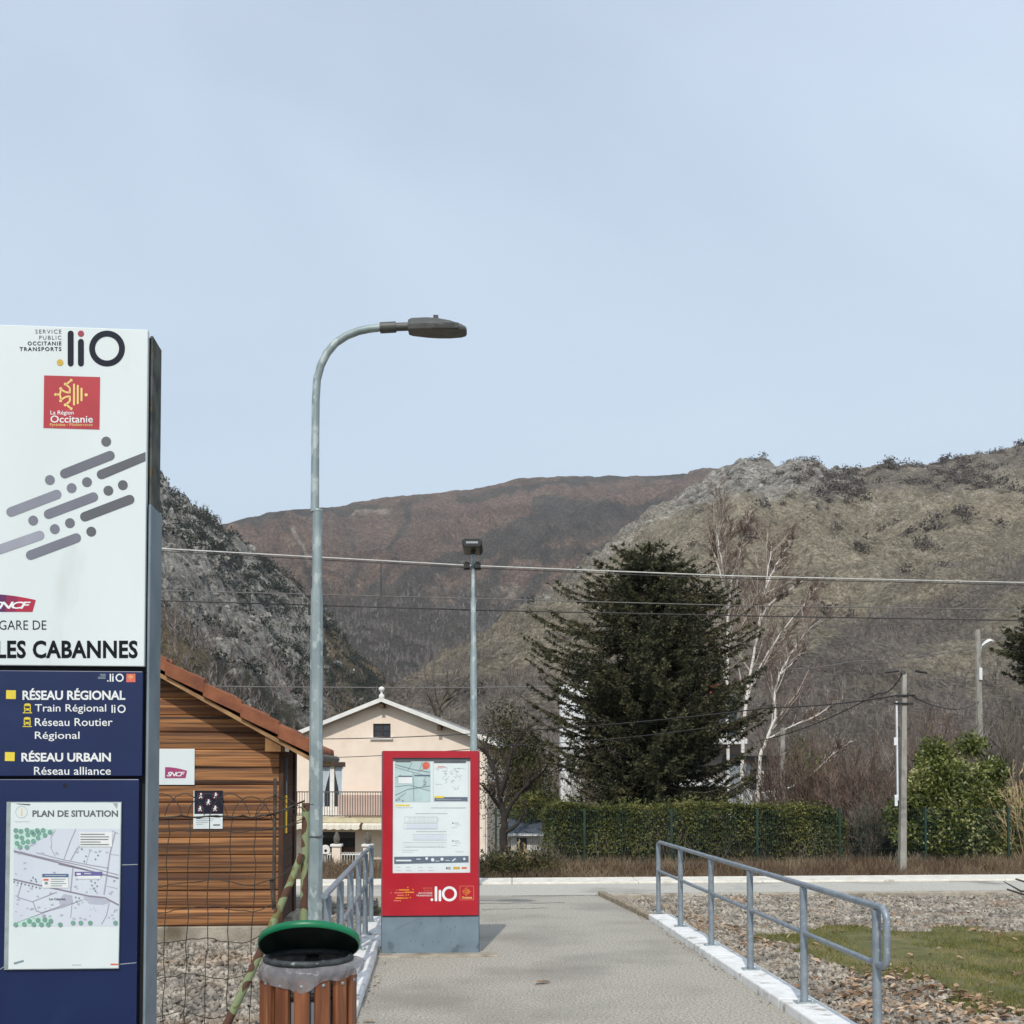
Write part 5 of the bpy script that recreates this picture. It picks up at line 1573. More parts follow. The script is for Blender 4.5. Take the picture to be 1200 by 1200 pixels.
# ------------------------------------------------------------------ vegetation tools
rng = np.random.default_rng(21)
def unit(v): return v/np.maximum(np.linalg.norm(v, axis=-1, keepdims=True), 1e-9)
def np_tubes(poly, rad, n=3):
    """(m,k,3) polylines -> thin tubes"""
    m, k, _ = poly.shape
    d = unit(poly[:, -1] - poly[:, 0])
    ref = np.where(np.abs(d[:, 2:3]) < .85, np.array([[0, 0, 1.]]), np.array([[1., 0, 0]]))
    s = unit(np.cross(d, ref)); u = np.cross(d, s)
    a = 2*np.pi*np.arange(n)/n
    off = s[:, None, :]*np.cos(a)[None, :, None] + u[:, None, :]*np.sin(a)[None, :, None]
    V = poly[:, :, None, :] + off[:, None]*rad[:, :, None, None]
    base = (np.arange(m)*k*n)[:, None, None]
    i = np.arange(k-1)[None, :, None]*n; j = np.arange(n)[None, None, :]; j2 = (j+1) % n
    Fc = np.stack(np.broadcast_arrays(base+i+j, base+i+j2, base+i+n+j2, base+i+n+j), -1).reshape(-1, 4)
    return V.reshape(-1, 3), Fc
def merge(parts):
    V, Fc, b = [], [], 0
    for v, f in parts:
        V.append(v); Fc.append(f+b); b += len(v)
    return np.concatenate(V), np.concatenate(Fc)
def spawn(poly, rad, m, t0, t1, ang, lfac, up=.15, jit=.12, k=5, rfac=.6, lmin=.0):
    n, kk, _ = poly.shape
    P = np.repeat(poly, m, 0); R = np.repeat(rad, m, 0)
    N = n*m
    t = rng.uniform(t0, t1, N)*(kk-1); i = np.minimum(t.astype(int), kk-2); f = (t-i)[:, None]
    ar = np.arange(N)
    p = P[ar, i]*(1-f) + P[ar, i+1]*f; r = R[ar, i]*(1-f[:, 0]) + R[ar, i+1]*f[:, 0]
    tg = unit(P[ar, i+1]-P[ar, i])
    L = np.linalg.norm(np.diff(P, axis=1), axis=2).sum(1)
    rv = rng.normal(size=(N, 3)); sd = unit(rv - tg*(rv*tg).sum(1, keepdims=True))
    an = rng.normal(ang, ang*.3, N)[:, None]
    d = unit(tg*np.cos(an) + sd*np.sin(an))
    ln = np.maximum(L*lfac*rng.uniform(.6, 1.25, N)*(1.15-.6*t/(kk-1)), lmin)
    out = np.zeros((N, k, 3)); out[:, 0] = p
    for q in range(1, k):
        d = unit(d + rng.normal(0, jit, (N, 3)) + np.array([0, 0, up]))
        out[:, q] = out[:, q-1] + d*(ln/(k-1))[:, None]
    rr = np.minimum(r*rfac, r)[:, None]*np.linspace(1, .3, k)[None]
    return out, rr
def kites(P, D, ln, wd, roll=None):
    """diamond leaf along direction D"""
    n = len(P); D = unit(D)
    rv = rng.normal(size=(n, 3)) if roll is None else roll
    s = unit(np.cross(D, rv))*np.asarray(wd).reshape(-1, 1)
    ln = np.asarray(ln).reshape(-1, 1)
    V = np.stack([P, P + D*ln*.45 + s, P + D*ln, P + D*ln*.45 - s], 1)
    return V.reshape(-1, 3), np.arange(4*n).reshape(n, 4)
def bumpy(n, seed=0, shell=.35):
    """points in the outer shell of a lumpy unit ball, with outward directions"""
    d = unit(rng.normal(size=(n, 3)))
    lump = .62 + .80*fbm(d[:, 0]*1.7+seed*3.1+d[:, 2], d[:, 1]*1.7+d[:, 2]*1.3+seed, 3, 31+seed)
    r = lump*(1 - shell*rng.random(n)**1.6)
    return d*r[:, None], d
bark = pm('bark_brown', S(104,90,76), S(72,60,50), scale=9, rough=.9, stretch=(1,1,.4), bump=.5)

# ------------------------------------------------------------------ hills
def hill_mat(name, g1, g2, r1, r2, dk, s):
    m, nt, bs = new_mat(name)
    N, L = nt.nodes.new, nt.links.new
    tc = N('ShaderNodeTexCoord')
    def noise(sc, det, st=(1, 1, 1), rough=.6):
        mp = N('ShaderNodeMapping'); mp.inputs['Scale'].default_value = st; L(tc.outputs['Object'], mp.inputs[0])
        z = N('ShaderNodeTexNoise'); z.inputs['Scale'].default_value = sc; z.inputs['Detail'].default_value = det; z.inputs['Roughness'].default_value = rough
        L(mp.outputs[0], z.inputs['Vector']); return z.outputs['Fac']
    def ramp(f, a, b, p0, p1):
        r = N('ShaderNodeValToRGB'); r.color_ramp.elements[0].position, r.color_ramp.elements[1].position = p0, p1
        r.color_ramp.elements[0].color, r.color_ramp.elements[1].color = a, b; L(f, r.inputs['Fac']); return r.outputs['Color']
    def attr(nm):
        a = N('ShaderNodeAttribute'); a.attribute_name = nm; return a.outputs['Fac']
    def madd(a, k, b):
        q = N('ShaderNodeMath'); q.operation = 'MULTIPLY_ADD'; L(a, q.inputs[0]); q.inputs[1].default_value = k; L(b, q.inputs[2]); return q.outputs[0]
    def thr(f, lo, hi):
        q = N('ShaderNodeMapRange'); q.inputs['From Min'].default_value, q.inputs['From Max'].default_value = lo, hi; L(f, q.inputs['Value']); return q.outputs[0]
    def mix(f, a, b):
        q = N('ShaderNodeMix'); q.data_type = 'RGBA'; L(f, q.inputs['Factor']); L(a, q.inputs['A']); L(b, q.inputs['B']); return q.outputs['Result']
    grass = ramp(noise(.45*s, 12, rough=.88), g1, g2, .42, .58)
    rock = ramp(noise(.30*s, 12, (1, 1, .5), .85), r1, r2, .42, .58)
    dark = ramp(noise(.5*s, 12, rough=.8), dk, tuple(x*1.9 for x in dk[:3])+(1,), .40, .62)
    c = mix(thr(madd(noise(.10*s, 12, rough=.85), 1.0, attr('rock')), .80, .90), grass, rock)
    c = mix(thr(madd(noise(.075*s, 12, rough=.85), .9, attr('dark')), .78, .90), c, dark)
    sp = N('ShaderNodeMapRange'); sp.inputs['From Min'].default_value, sp.inputs['From Max'].default_value = .34, .66
    sp.inputs['To Min'].default_value, sp.inputs['To Max'].default_value = .50, 1.42; L(noise(1.0*s, 4, rough=.8), sp.inputs['Value'])
    bg = N('ShaderNodeMapRange'); bg.inputs['From Min'].default_value, bg.inputs['From Max'].default_value = .34, .66
    bg.inputs['To Min'].default_value, bg.inputs['To Max'].default_value = .62, 1.34; L(noise(.05*s, 8, rough=.75), bg.inputs['Value'])
    mm = N('ShaderNodeMath'); mm.operation = 'MULTIPLY'; L(sp.outputs[0], mm.inputs[0]); L(bg.outputs[0], mm.inputs[1])
    hv = N('ShaderNodeHueSaturation'); L(mm.outputs[0], hv.inputs['Value']); L(c, hv.inputs['Color']); c = hv.outputs['Color']
    L(c, bs.inputs['Base Color']); bs.inputs['Roughness'].default_value = .95; bs.inputs['Specular IOR Level'].default_value = .1
    bp = N('ShaderNodeBump'); bp.inputs['Strength'].default_value = .9; bp.inputs['Distance'].default_value = 4.0/s
    L(noise(.30*s, 12, rough=.85), bp.inputs['Height']); L(bp.outputs[0], bs.inputs['Normal'])
    return m
HILL = {}
def hill(name, sil, foot, nu, nv, pw, amp, fs, mat, cover, seed, crag=0, jag=0, jagw=((0, 1), (1, 1)), gk=.5):
    px = np.linspace(sil[0][0], sil[-1][0], nu)
    py = np.interp(px, [s[0] for s in sil], [s[1] for s in sil])
    py = py + jag*(fbm(px*.07, px*0+seed, 5, seed, .62)-.5)*2*np.interp(px, *jagw)
    Yr = np.interp(px, [s[0] for s in sil], [s[2] for s in sil])
    Yf = np.interp(px, [f[0] for f in foot], [f[1] for f in foot])
    R = np.array([list(at(a, b, c)) for a, b, c in zip(px, py, Yr)])
    Fo = np.stack([(px-600)/F_PX*Yf/(CO), Yf, np.full(nu, -3.2)], -1)
    v = np.concatenate([np.linspace(0, 1, nv), [1.05, 1.2, 1.5]])
    vv = v[:, None]
    X = Fo[None, :, 0]*(1-vv) + R[None, :, 0]*vv; Y = Fo[None, :, 1]*(1-vv) + R[None, :, 1]*vv
    g = np.where(vv <= 1, np.clip(vv, 0, 1)**pw, 1 - (vv-1)*.9)
    Z = Fo[None, :, 2] + (R[None, :, 2]-Fo[None, :, 2])*g
    ridge = 1 - np.abs(2*fbm(X*fs, Y*fs, 6, seed) - 1)
    nz = (ridge - .7)*1.2 + (fbm(X*fs*3.1, Y*fs*3.1, 5, seed+5)-.5)*.6
    win = np.clip(np.sin(np.pi*np.clip(vv, 0, 1)), 0, 1)**.7 + .10*np.clip(vv*2, 0, 1)
    Z = Z + amp*nz*win*np.clip((R[None, :, 2]+3)/60, .15, 1.4)
    if crag: Z = Z + crag*(fbm(X*fs*14, Y*fs*14, 4, seed+9)-.5)*np.clip(vv, 0, 1)
    PX = np.broadcast_to(px[None], X.shape)
    Yp = VROW - F_PX*np.tan(np.arctan2(Z-EYE, Y) - PITCH)
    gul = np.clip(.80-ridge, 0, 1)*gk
    rk, dkk = cover(PX, np.broadcast_to(vv, X.shape), X, Y, Z, Yp)
    n, m = X.shape
    id_ = np.arange(n*m).reshape(n, m)
    Fc = np.stack([id_[:-1,:-1], id_[:-1,1:], id_[1:,1:], id_[1:,:-1]], -1).reshape(-1, 4)
    o = np_mesh(name, np.stack([X, Y, Z], -1).reshape(-1, 3), Fc, mat, smooth=True, attrs={'rock': rk, 'dark': dkk + gul*(rk < .3)})
    tag(o, kind='structure')
    HILL[name] = (PX, np.broadcast_to(vv, X.shape), X, Y, Z, Yp)
    return o
def hill_pts(name, n, dens):
    PX, VV, X, Y, Z, Yp = HILL[name]
    r, c = X.shape
    i = rng.integers(0, r-4, n*3); j = rng.integers(0, c-1, n*3)
    # even out: keep in proportion to ground area of the cell
    ar = np.abs((X[i, j+1]-X[i, j])*(Y[i+1, j]-Y[i, j])); keep = rng.random(n*3) < np.clip(ar/np.percentile(ar, 85), 0, 1)
    fi, fj = rng.random(n*3), rng.random(n*3)
    q = lambda A: (A[i, j]*(1-fi)*(1-fj) + A[i+1, j]*fi*(1-fj) + A[i, j+1]*(1-fi)*fj + A[i+1, j+1]*fi*fj)
    P = np.stack([q(X), q(Y), q(Z)], -1)
    keep &= rng.random(n*3) < dens(q(PX), q(VV), q(Yp), P)
    return P[keep][:n]

bmp = lambda x, a, b, s: 1/(1+np.exp(-(x-a)/s)) * 1/(1+np.exp((x-b)/s))
def band(px, yp, pts, w):
    m = np.zeros(np.shape(px))
    for (a, b) in zip(pts[:-1], pts[1:]):
        dx, dy = b[0]-a[0], b[1]-a[1]
        t = np.clip(((px-a[0])*dx + (yp-a[1])*dy)/(dx*dx+dy*dy), 0, 1)
        m = np.maximum(m, np.exp(-((px-a[0]-t*dx)**2 + (yp-a[1]-t*dy)**2)/(w*w)))
    return m
def cov_far(px, v, X, Y, Z, yp):
    wx = (fbm(px*.05, yp*.05, 4, 51)-.5)*26; wy = (fbm(px*.05, yp*.05, 4, 52)-.5)*22
    px, yp = px+wx, yp+wy
    rk = .22 + .12*bmp(px, 480, 640, 30)*bmp(yp, 690, 760, 10)
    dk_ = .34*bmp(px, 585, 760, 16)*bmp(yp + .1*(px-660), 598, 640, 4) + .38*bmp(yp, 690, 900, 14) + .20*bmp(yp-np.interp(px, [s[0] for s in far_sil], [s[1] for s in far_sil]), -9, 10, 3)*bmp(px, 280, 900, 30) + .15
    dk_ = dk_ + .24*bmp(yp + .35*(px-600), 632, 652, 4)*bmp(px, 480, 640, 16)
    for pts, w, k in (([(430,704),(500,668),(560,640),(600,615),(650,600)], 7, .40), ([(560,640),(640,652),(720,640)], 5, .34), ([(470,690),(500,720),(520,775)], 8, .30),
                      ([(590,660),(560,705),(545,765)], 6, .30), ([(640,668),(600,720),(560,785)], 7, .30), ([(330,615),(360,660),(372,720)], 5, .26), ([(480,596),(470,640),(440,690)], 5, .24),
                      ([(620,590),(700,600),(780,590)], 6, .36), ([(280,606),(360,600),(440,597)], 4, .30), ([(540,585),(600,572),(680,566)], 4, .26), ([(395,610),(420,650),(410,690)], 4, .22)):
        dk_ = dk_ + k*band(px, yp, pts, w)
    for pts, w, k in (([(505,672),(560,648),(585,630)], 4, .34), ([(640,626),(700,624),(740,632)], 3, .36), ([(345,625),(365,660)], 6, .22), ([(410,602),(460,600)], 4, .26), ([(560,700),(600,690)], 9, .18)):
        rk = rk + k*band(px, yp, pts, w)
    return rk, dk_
far_sil = [(-300,560,2300),(100,640,2300),(180,640,2300),(255,613,2300),(290,602,2350),(340,597,2400),(365,595,2400),(420,590,2450),(470,584,2500),(530,577,2500),(570,571,2550),(610,562,2600),(640,560,2600),(700,558,2600),(760,556,2600),(830,554,2600),(900,560,2600),(1300,600,2600)]
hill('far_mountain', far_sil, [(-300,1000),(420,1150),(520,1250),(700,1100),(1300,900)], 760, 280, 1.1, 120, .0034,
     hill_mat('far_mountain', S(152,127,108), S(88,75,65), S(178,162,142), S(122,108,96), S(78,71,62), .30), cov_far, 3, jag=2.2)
def cov_left(px, v, X, Y, Z, yp):
    d = yp - (545 + (px-180)*1.02)                 # depth below the skyline
    rk = .52*bmp(d, -40, 150, 18)*bmp(px, -400, 385, 22) + .08
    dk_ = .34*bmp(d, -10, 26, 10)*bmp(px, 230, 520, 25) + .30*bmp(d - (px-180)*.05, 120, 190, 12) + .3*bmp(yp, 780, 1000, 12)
    return rk, dk_
left_sil = [(-700,300,640),(-200,380,650),(60,470,680),(140,520,700),(182,552,700),(205,575,705),(230,598,710),(255,618,715),(290,645,730),(320,668,745),(350,690,760),(380,718,780),(400,745,800),(420,775,830),(440,795,860),(470,815,900),(500,832,930),(540,852,960),(580,880,990)]
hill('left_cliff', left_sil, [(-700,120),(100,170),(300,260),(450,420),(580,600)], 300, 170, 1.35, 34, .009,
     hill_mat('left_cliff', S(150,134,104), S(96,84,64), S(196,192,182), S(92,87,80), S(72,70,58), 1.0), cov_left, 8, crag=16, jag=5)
def cov_right(px, v, X, Y, Z, yp):
    crest = np.interp(px, [s[0] for s in right_sil], [s[1] for s in right_sil])
    d = yp - crest
    rk = .10 + .50*bmp(d, -30, 32, 9)*bmp(px, 820, 985, 12) + .20*bmp(d, 0, 62, 14)*bmp(px, 960, 1400, 30) + .30*bmp(d, -30, 26, 8)*bmp(px, 590, 835, 16) + .18*bmp(d, 60, 150, 25)*bmp(px, 840, 1100, 50)
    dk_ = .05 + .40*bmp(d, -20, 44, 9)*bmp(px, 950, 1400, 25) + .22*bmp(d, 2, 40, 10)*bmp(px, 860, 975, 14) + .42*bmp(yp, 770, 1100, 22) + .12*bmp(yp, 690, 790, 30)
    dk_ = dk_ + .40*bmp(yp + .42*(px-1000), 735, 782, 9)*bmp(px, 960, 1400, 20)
    return rk, dk_
right_sil = [(400,842,280),(440,822,300),(470,803,320),(520,772,360),(560,745,400),(600,716,450),(640,690,500),(680,661,560),(720,632,620),(760,600,680),(800,578,720),(830,558,740),(850,544,740),(870,540,735),(885,545,735),(905,547,735),(928,539,740),(950,540,740),(970,548,750),(1000,550,760),(1040,546,770),(1080,545,780),(1120,541,790),(1150,535,800),(1180,527,810),(1200,522,820),(1400,470,850),(1900,420,850)]
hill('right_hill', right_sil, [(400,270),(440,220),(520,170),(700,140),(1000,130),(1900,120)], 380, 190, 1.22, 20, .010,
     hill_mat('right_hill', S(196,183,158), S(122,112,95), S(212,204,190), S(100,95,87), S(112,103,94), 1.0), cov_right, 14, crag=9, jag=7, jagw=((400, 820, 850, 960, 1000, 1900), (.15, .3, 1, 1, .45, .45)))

# scrub and leafless woods on the slopes
M['scrub'] = leafmat('evergreen_scrub', [S(36,40,34), S(52,57,46), S(68,71,56)], rough=.8, trans=.0, spec=.1)
M['greyscrub'] = leafmat('grey_scrub', [S(74,68,62), S(98,90,83), S(124,115,106)], rough=.9, trans=.0, spec=.05)
M['tussock'] = leafmat('tussock', [S(92,82,62), S(128,114,86), S(168,154,122)], rough=.9, trans=.0, spec=.05)
M['greywood'] = leafmat('leafless_wood', [S(92,85,80), S(126,117,110), S(162,152,144)], rough=.9, trans=.0, spec=.05)
M['redwood'] = leafmat('reddish_twigs', [S(80,66,59), S(106,90,81), S(136,120,109)], rough=.9, trans=.0, spec=.05)
def bushes(name, P, r0, r1, mat, k=70, flat=.75):
    n = len(P); r = rng.uniform(r0, r1, n)*rng.uniform(.6, 1, n)
    c, _ = bumpy(n*k, 4, .9)
    Q = c*np.repeat(r, k)[:, None]*np.array([1.15, 1.15, flat]) + np.repeat(P, k, 0) + np.array([0, 0, .4])*np.repeat(r, k)[:, None]
    D = rng.normal(size=Q.shape)
    s = np.repeat(r, k)*rng.uniform(.16, .38, n*k)
    V, Fc = kites(Q, D, s, s*.42)
    return tag(np_mesh(name, V, Fc, mat), kind='stuff')
def spikes(name, P, h0, h1, mat, k=14, w=.09, spread=.35):
    n = len(P); h = rng.uniform(h0, h1, n)
    H = np.repeat(h, k)
    st = np.repeat(P, k, 0) + np.stack([0*H, 0*H, H*rng.uniform(0, .55, n*k)], -1)
    dx = rng.normal(0, spread, (n*k, 2))
    tip = st + np.stack([dx[:, 0]*H*.5, dx[:, 1]*H*.5, H*rng.uniform(.3, .55, n*k)], -1)
    a = rng.uniform(0, 6.28, n*k); sd = np.stack([np.cos(a), np.sin(a), 0*a], -1)*(w*rng.uniform(.5, 1.4, n*k))[:, None]
    V = np.stack([st-sd, st+sd, tip], 1).reshape(-1, 3)
    return tag(np_mesh(name, V, np.arange(3*n*k).reshape(-1, 3), mat), kind='stuff')
def d_left(px, v, yp, P):
    d = yp - (545 + (px-180)*1.02)
    clump = np.clip(fbm(P[:, 0]*.035, P[:, 2]*.035, 4, 5)*5 - 1.9, 0, 1)
    return (bmp(d, -30, 36, 12)*bmp(px, 215, 520, 22)*2.4 + .55*bmp(d, 20, 110, 14)*bmp(px, 300, 460, 20) + .16*bmp(d, -30, 160, 20) + .4*bmp(d, 100, 160, 14)*bmp(px, 230, 330, 18))*clump
bushes('hillside_scrub', hill_pts('left_cliff', 6500, d_left), 1.8, 5.6, M['scrub'])
spikes('leafless_wood', hill_pts('left_cliff', 16000, lambda px, v, yp, P: (.5*bmp(yp - (px-180)*.45, 715, 1000, 12) + .1)*np.clip(fbm(P[:, 0]*.02, P[:, 1]*.02, 3, 6)*4-1.3, 0, 1)), 4, 8, M['greywood'], 12, .2)
def d_right(px, v, yp, P):
    crest = np.interp(px, [s[0] for s in right_sil], [s[1] for s in right_sil]); d = yp-crest
    clump = np.clip(fbm(P[:, 0]*.03, P[:, 1]*.03+P[:, 2]*.02, 4, 7)*5 - 2.1, 0, 1)
    return (1.6*bmp(d, -20, 46, 10)*bmp(px, 940, 1500, 20) + .22*bmp(d, 30, 110, 20)*bmp(px, 820, 1300, 30) + .03)*clump
bushes('hillside_scrub', hill_pts('right_hill', 4200, d_right), 1.6, 5.4, M['greyscrub'], 90)
bushes('hillside_scrub', hill_pts('right_hill', 9000, lambda px, v, yp, P: .25 + .6*np.clip(fbm(P[:, 0]*.05, P[:, 1]*.05, 3, 27)*4-1.6, 0, 1)), .3, 1.1, M['tussock'], 16, .6)
bushes('hillside_scrub', hill_pts('right_hill', 1600, lambda px, v, yp, P: (.9*bmp(yp-np.interp(px, [s[0] for s in right_sil], [s[1] for s in right_sil]), -20, 34, 8)*bmp(px, 860, 985, 14) + .25*bmp(yp-np.interp(px, [s[0] for s in right_sil], [s[1] for s in right_sil]), -20, 12, 5)*bmp(px, 560, 720, 14))*np.clip(fbm(P[:, 0]*.05, P[:, 1]*.05+P[:, 2]*.04, 3, 9)*5-2, 0, 1)), 1.8, 4.0, M['scrub'])
bushes('ridge_trees', hill_pts('right_hill', 700, lambda px, v, yp, P: .9*(v > .955)*bmp(px, 945, 1500, 14)*np.clip(fbm(px*.03, v*3, 3, 3)*4-.9, 0, 1)), 2.0, 4.6, M['greyscrub'], 110, 1.0)
spikes('leafless_wood', hill_pts('right_hill', 24000, lambda px, v, yp, P: (.9*bmp(yp, 772, 1000, 18) + .10*bmp(yp, 690, 790, 30) + .7*bmp(yp + .42*(px-1000), 735, 782, 9)*bmp(px, 960, 1500, 20) + .004)*np.clip(fbm(P[:, 0]*.03, P[:, 1]*.03, 3, 16)*4-1.0, 0, 1)), 2.6, 5.5, M['greywood'], 14, .07)
spikes('leafless_wood', hill_pts('far_mountain', 22000, lambda px, v, yp, P: bmp(yp, 700, 900, 14)*bmp(px, 380, 640, 30)), 8, 16, M['greywood'], 8, .6)
bushes('ridge_trees', hill_pts('far_mountain', 260, lambda px, v, yp, P: .8*(v > .985)*(bmp(px, 418, 452, 6) + .25*bmp(px, 300, 600, 20))), 4, 8, M['scrub'], 60)
# rock standing out of the slopes
M['outcrop'] = pm('outcrop', S(158,153,144), S(88,84,78), scale=.55, rough=.95, detail=12, lo=.40, hi=.60, island=.22, bump=.8, bscale=1.2)
def outcrops(P, s0, s1, up):
    n = len(P)
    V, Fc = stones(P, rng.uniform(s0, s1, n)*rng.uniform(.5, 1, n))
    V = V.reshape(n, 12, 3); hh = V[:, :, 2]-P[:, None, 2]; V[:, :, 2] = P[:, None, 2] + np.where(hh > 0, hh*.62, hh)*up
    tag(np_mesh('rock_outcrops', V.reshape(-1, 3), Fc, M['outcrop']), kind='stuff')
crest = lambda px: np.interp(px, [q[0] for q in right_sil], [q[1] for q in right_sil])
outcrops(hill_pts('right_hill', 420, lambda px, v, yp, P: 1.0*bmp(yp-crest(px), -20, 26, 7)*bmp(px, 832, 968, 8)*np.clip(fbm(P[:, 0]*.06, P[:, 2]*.06, 3, 3)*5-1.9, 0, 1)), 1.8, 5.5, 1.2)
outcrops(hill_pts('right_hill', 420, lambda px, v, yp, P: .8*bmp(yp-crest(px), -20, 14, 5)*bmp(px, 600, 835, 8)*np.clip(fbm(P[:, 0]*.05, P[:, 2]*.05, 3, 3)*5-2.2, 0, 1)), 1.2, 4.0, 1.1)
outcrops(hill_pts('right_hill', 3000, lambda px, v, yp, P: (.5*bmp(yp-crest(px), 0, 60, 10)*bmp(px, 960, 1400, 20) + .25*bmp(yp-crest(px), 40, 130, 20)*bmp(px, 840, 1250, 20))*np.clip(fbm(P[:, 0]*.04, P[:, 1]*.04, 3, 13)*5-2.5, 0, 1)), .5, 2.0, .8)
outcrops(hill_pts('left_cliff', 2200, lambda px, v, yp, P: bmp(yp - (545 + (px-180)*1.02), -30, 150, 16)*bmp(px, 60, 400, 20)*np.clip(fbm(P[:, 0]*.03, P[:, 2]*.03, 3, 23)*5-1.9, 0, 1)), 1.3, 4.6, 1.6)
# trees of the valley floor, seen as one thin grey mass behind the houses
X, Y = rng.uniform(-60, 130, 1500), rng.uniform(72, 190, 1500)
X = (X/90)*Y*.62
k = (X/Y > -.32)
P = np.stack([X, Y, np.full(len(X), -2.8)], -1)[k]
spikes('valley_wood', P, 5, 9.5, M['greywood'], 70, .05, .5)

# ------------------------------------------------------------------ the big spruce
M['needle'] = leafmat('spruce_needles', [S(40,43,33), S(64,67,48), S(96,95,68), S(132,126,92)], rough=.7, trans=.08, spec=.25)
def conifer(name, label, cx, Y, ztop, zb, prof, nbr, mat, seed, tuft=.115, droop=.22, wd=.016, dens=1.7, skew=.0):
    global rng
    rng = np.random.default_rng(seed)
    g = float(ground_z(np.array([cx]), np.array([Y]))[0])
    O = Vector((cx, Y, g))
    root = empty(name, O, 0, label, 'tree')
    H = ztop - g
    b = MB()
    b.tube([(0, 0, -.2), (0, 0, H*.3), (.05, 0, H*.7), (.0, 0, H-.25)], [.26*H/10, .19*H/10, .09*H/10, .02], 8); b.build('trunk', bark, root)
    zz = rng.uniform(0, 1, nbr); zz = zb - g + (H - zb + g)*zz
    Ra = np.interp(zz, [p[0]-g for p in prof], [p[1] for p in prof])
    az = rng.uniform(0, 2*np.pi, nbr)
    wob = .62 + .75*vnoise(az*2.2+seed, zz*1.3, seed)
    L = np.minimum(Ra*wob*(.52 + .60*rng.random(nbr)**1.7), Ra*1.06)*(1 - skew*np.cos(az))
    s = np.linspace(0, 1, 7)
    dirh = np.stack([np.cos(az), np.sin(az), 0*az], -1)
    rise = rng.uniform(-.05, .12, nbr)[:, None]
    zoff = L[:, None]*(rise*s[None] - droop*s[None]*1.15 + (droop+.12)*s[None]**2.4)
    side = np.cross(dirh, [0, 0, 1.]); bend = rng.normal(0, .10, nbr)[:, None]*s[None]**2
    poly = dirh[:, None, :]*(L[:, None]*s[None])[:, :, None] + side[:, None, :]*(bend*L[:, None])[:, :, None]
    poly[:, :, 2] += zz[:, None] + zoff
    rad = np.clip(.012*L, .008, .04)[:, None]*np.linspace(1, .25, 7)[None]
    V0, F0 = np_tubes(poly, rad, 4)
    np_mesh('branches', V0, F0, bark, root)
    parts = []
    # branchlets on both sides
    cnt = np.maximum((L/.115*dens).astype(int), 3)
    ib = np.repeat(np.arange(nbr), cnt)
    t = rng.uniform(.12, 1.0, len(ib)); tt = t*6; i = np.minimum(tt.astype(int), 5); f = (tt-i)[:, None]
    p = poly[ib, i]*(1-f) + poly[ib, i+1]*f
    tg = unit(poly[ib, i+1]-poly[ib, i])
    sg = np.where(rng.random(len(ib)) < .5, -1., 1.)[:, None]
    d = unit(tg*rng.uniform(.5, 1.0, len(ib))[:, None] + sg*side[ib]*rng.uniform(.5, 1.0, len(ib))[:, None] + np.stack([0*t, 0*t, rng.uniform(-.75, .10, len(ib))], -1))
    bl = (.62*(1-t) + .16)*np.clip(L[ib], .5, 2.2)*.42*rng.uniform(.6, 1.3, len(ib))
    for q in range(4):
        m_ = bl > q*.12
        st = p[m_] + d[m_]*(bl[m_]*(q/4.0))[:, None]
        for r_ in range(5):
            dd = unit(d[m_] + rng.normal(0, .42, (m_.sum(), 3)))
            parts.append(kites(st, dd, tuft*rng.uniform(.7, 1.4, m_.sum()), wd*rng.uniform(.7, 1.4, m_.sum())))
    # tufts along the branch ends, standing up
    nt_ = np.repeat(np.arange(nbr), 9); t = rng.uniform(.45, 1.0, len(nt_)); tt = t*6; i = np.minimum(tt.astype(int), 5); f = (tt-i)[:, None]
    p = poly[nt_, i]*(1-f) + poly[nt_, i+1]*f; tg = unit(poly[nt_, i+1]-poly[nt_, i])
    parts.append(kites(p, unit(tg + rng.normal(0, .4, p.shape) + np.array([0, 0, .25])), tuft*1.1*rng.uniform(.7, 1.3, len(p)), wd*1.1*np.ones(len(p))))
    # leader
    n = 160; z = H - 1.2*rng.random(n); pl_ = np.stack([rng.normal(0, .12, n), rng.normal(0, .12, n), z], -1)
    parts.append(kites(pl_, unit(rng.normal(0, .8, (n, 3)) + np.array([0, 0, .9])), tuft*1.2*np.ones(n), wd*np.ones(n)))
    V, Fc = merge(parts)
    np_mesh('crown', V, Fc, mat, root)
zz = lambda py, Y=35.0: EYE + (909-py)*Y/1300
prof = [(zz(960), 2.6), (zz(945), 3.2), (zz(925), 3.5), (zz(900), 3.3), (zz(870), 3.5), (zz(840), 4.1), (zz(800), 3.9), (zz(765), 3.7), (zz(730), 3.4), (zz(705), 3.2), (zz(685), 2.6), (zz(668), 2.1), (zz(652), 1.3), (zz(640), .6)]
conifer('spruce_tree', 'big dark green spruce in the middle of the picture behind the clipped hedge', 4.5, 35.0, zz(636), zz(962), prof, 720, M['needle'], 5, skew=.13, droop=.38)
zz2 = lambda py: zz(py, 40.0)
conifer('conifer_tree', 'dark conifer above the bare grey bushes, behind the lamp pole with the white lamp', (1228-600)/1300*40, 40.0, zz2(690), zz2(800), [(zz2(800), 1.6), (zz2(770), 2.0), (zz2(735), 1.7), (zz2(700), .9), (zz2(688), .2)], 230, M['needle'], 9, tuft=.14, wd=.02)

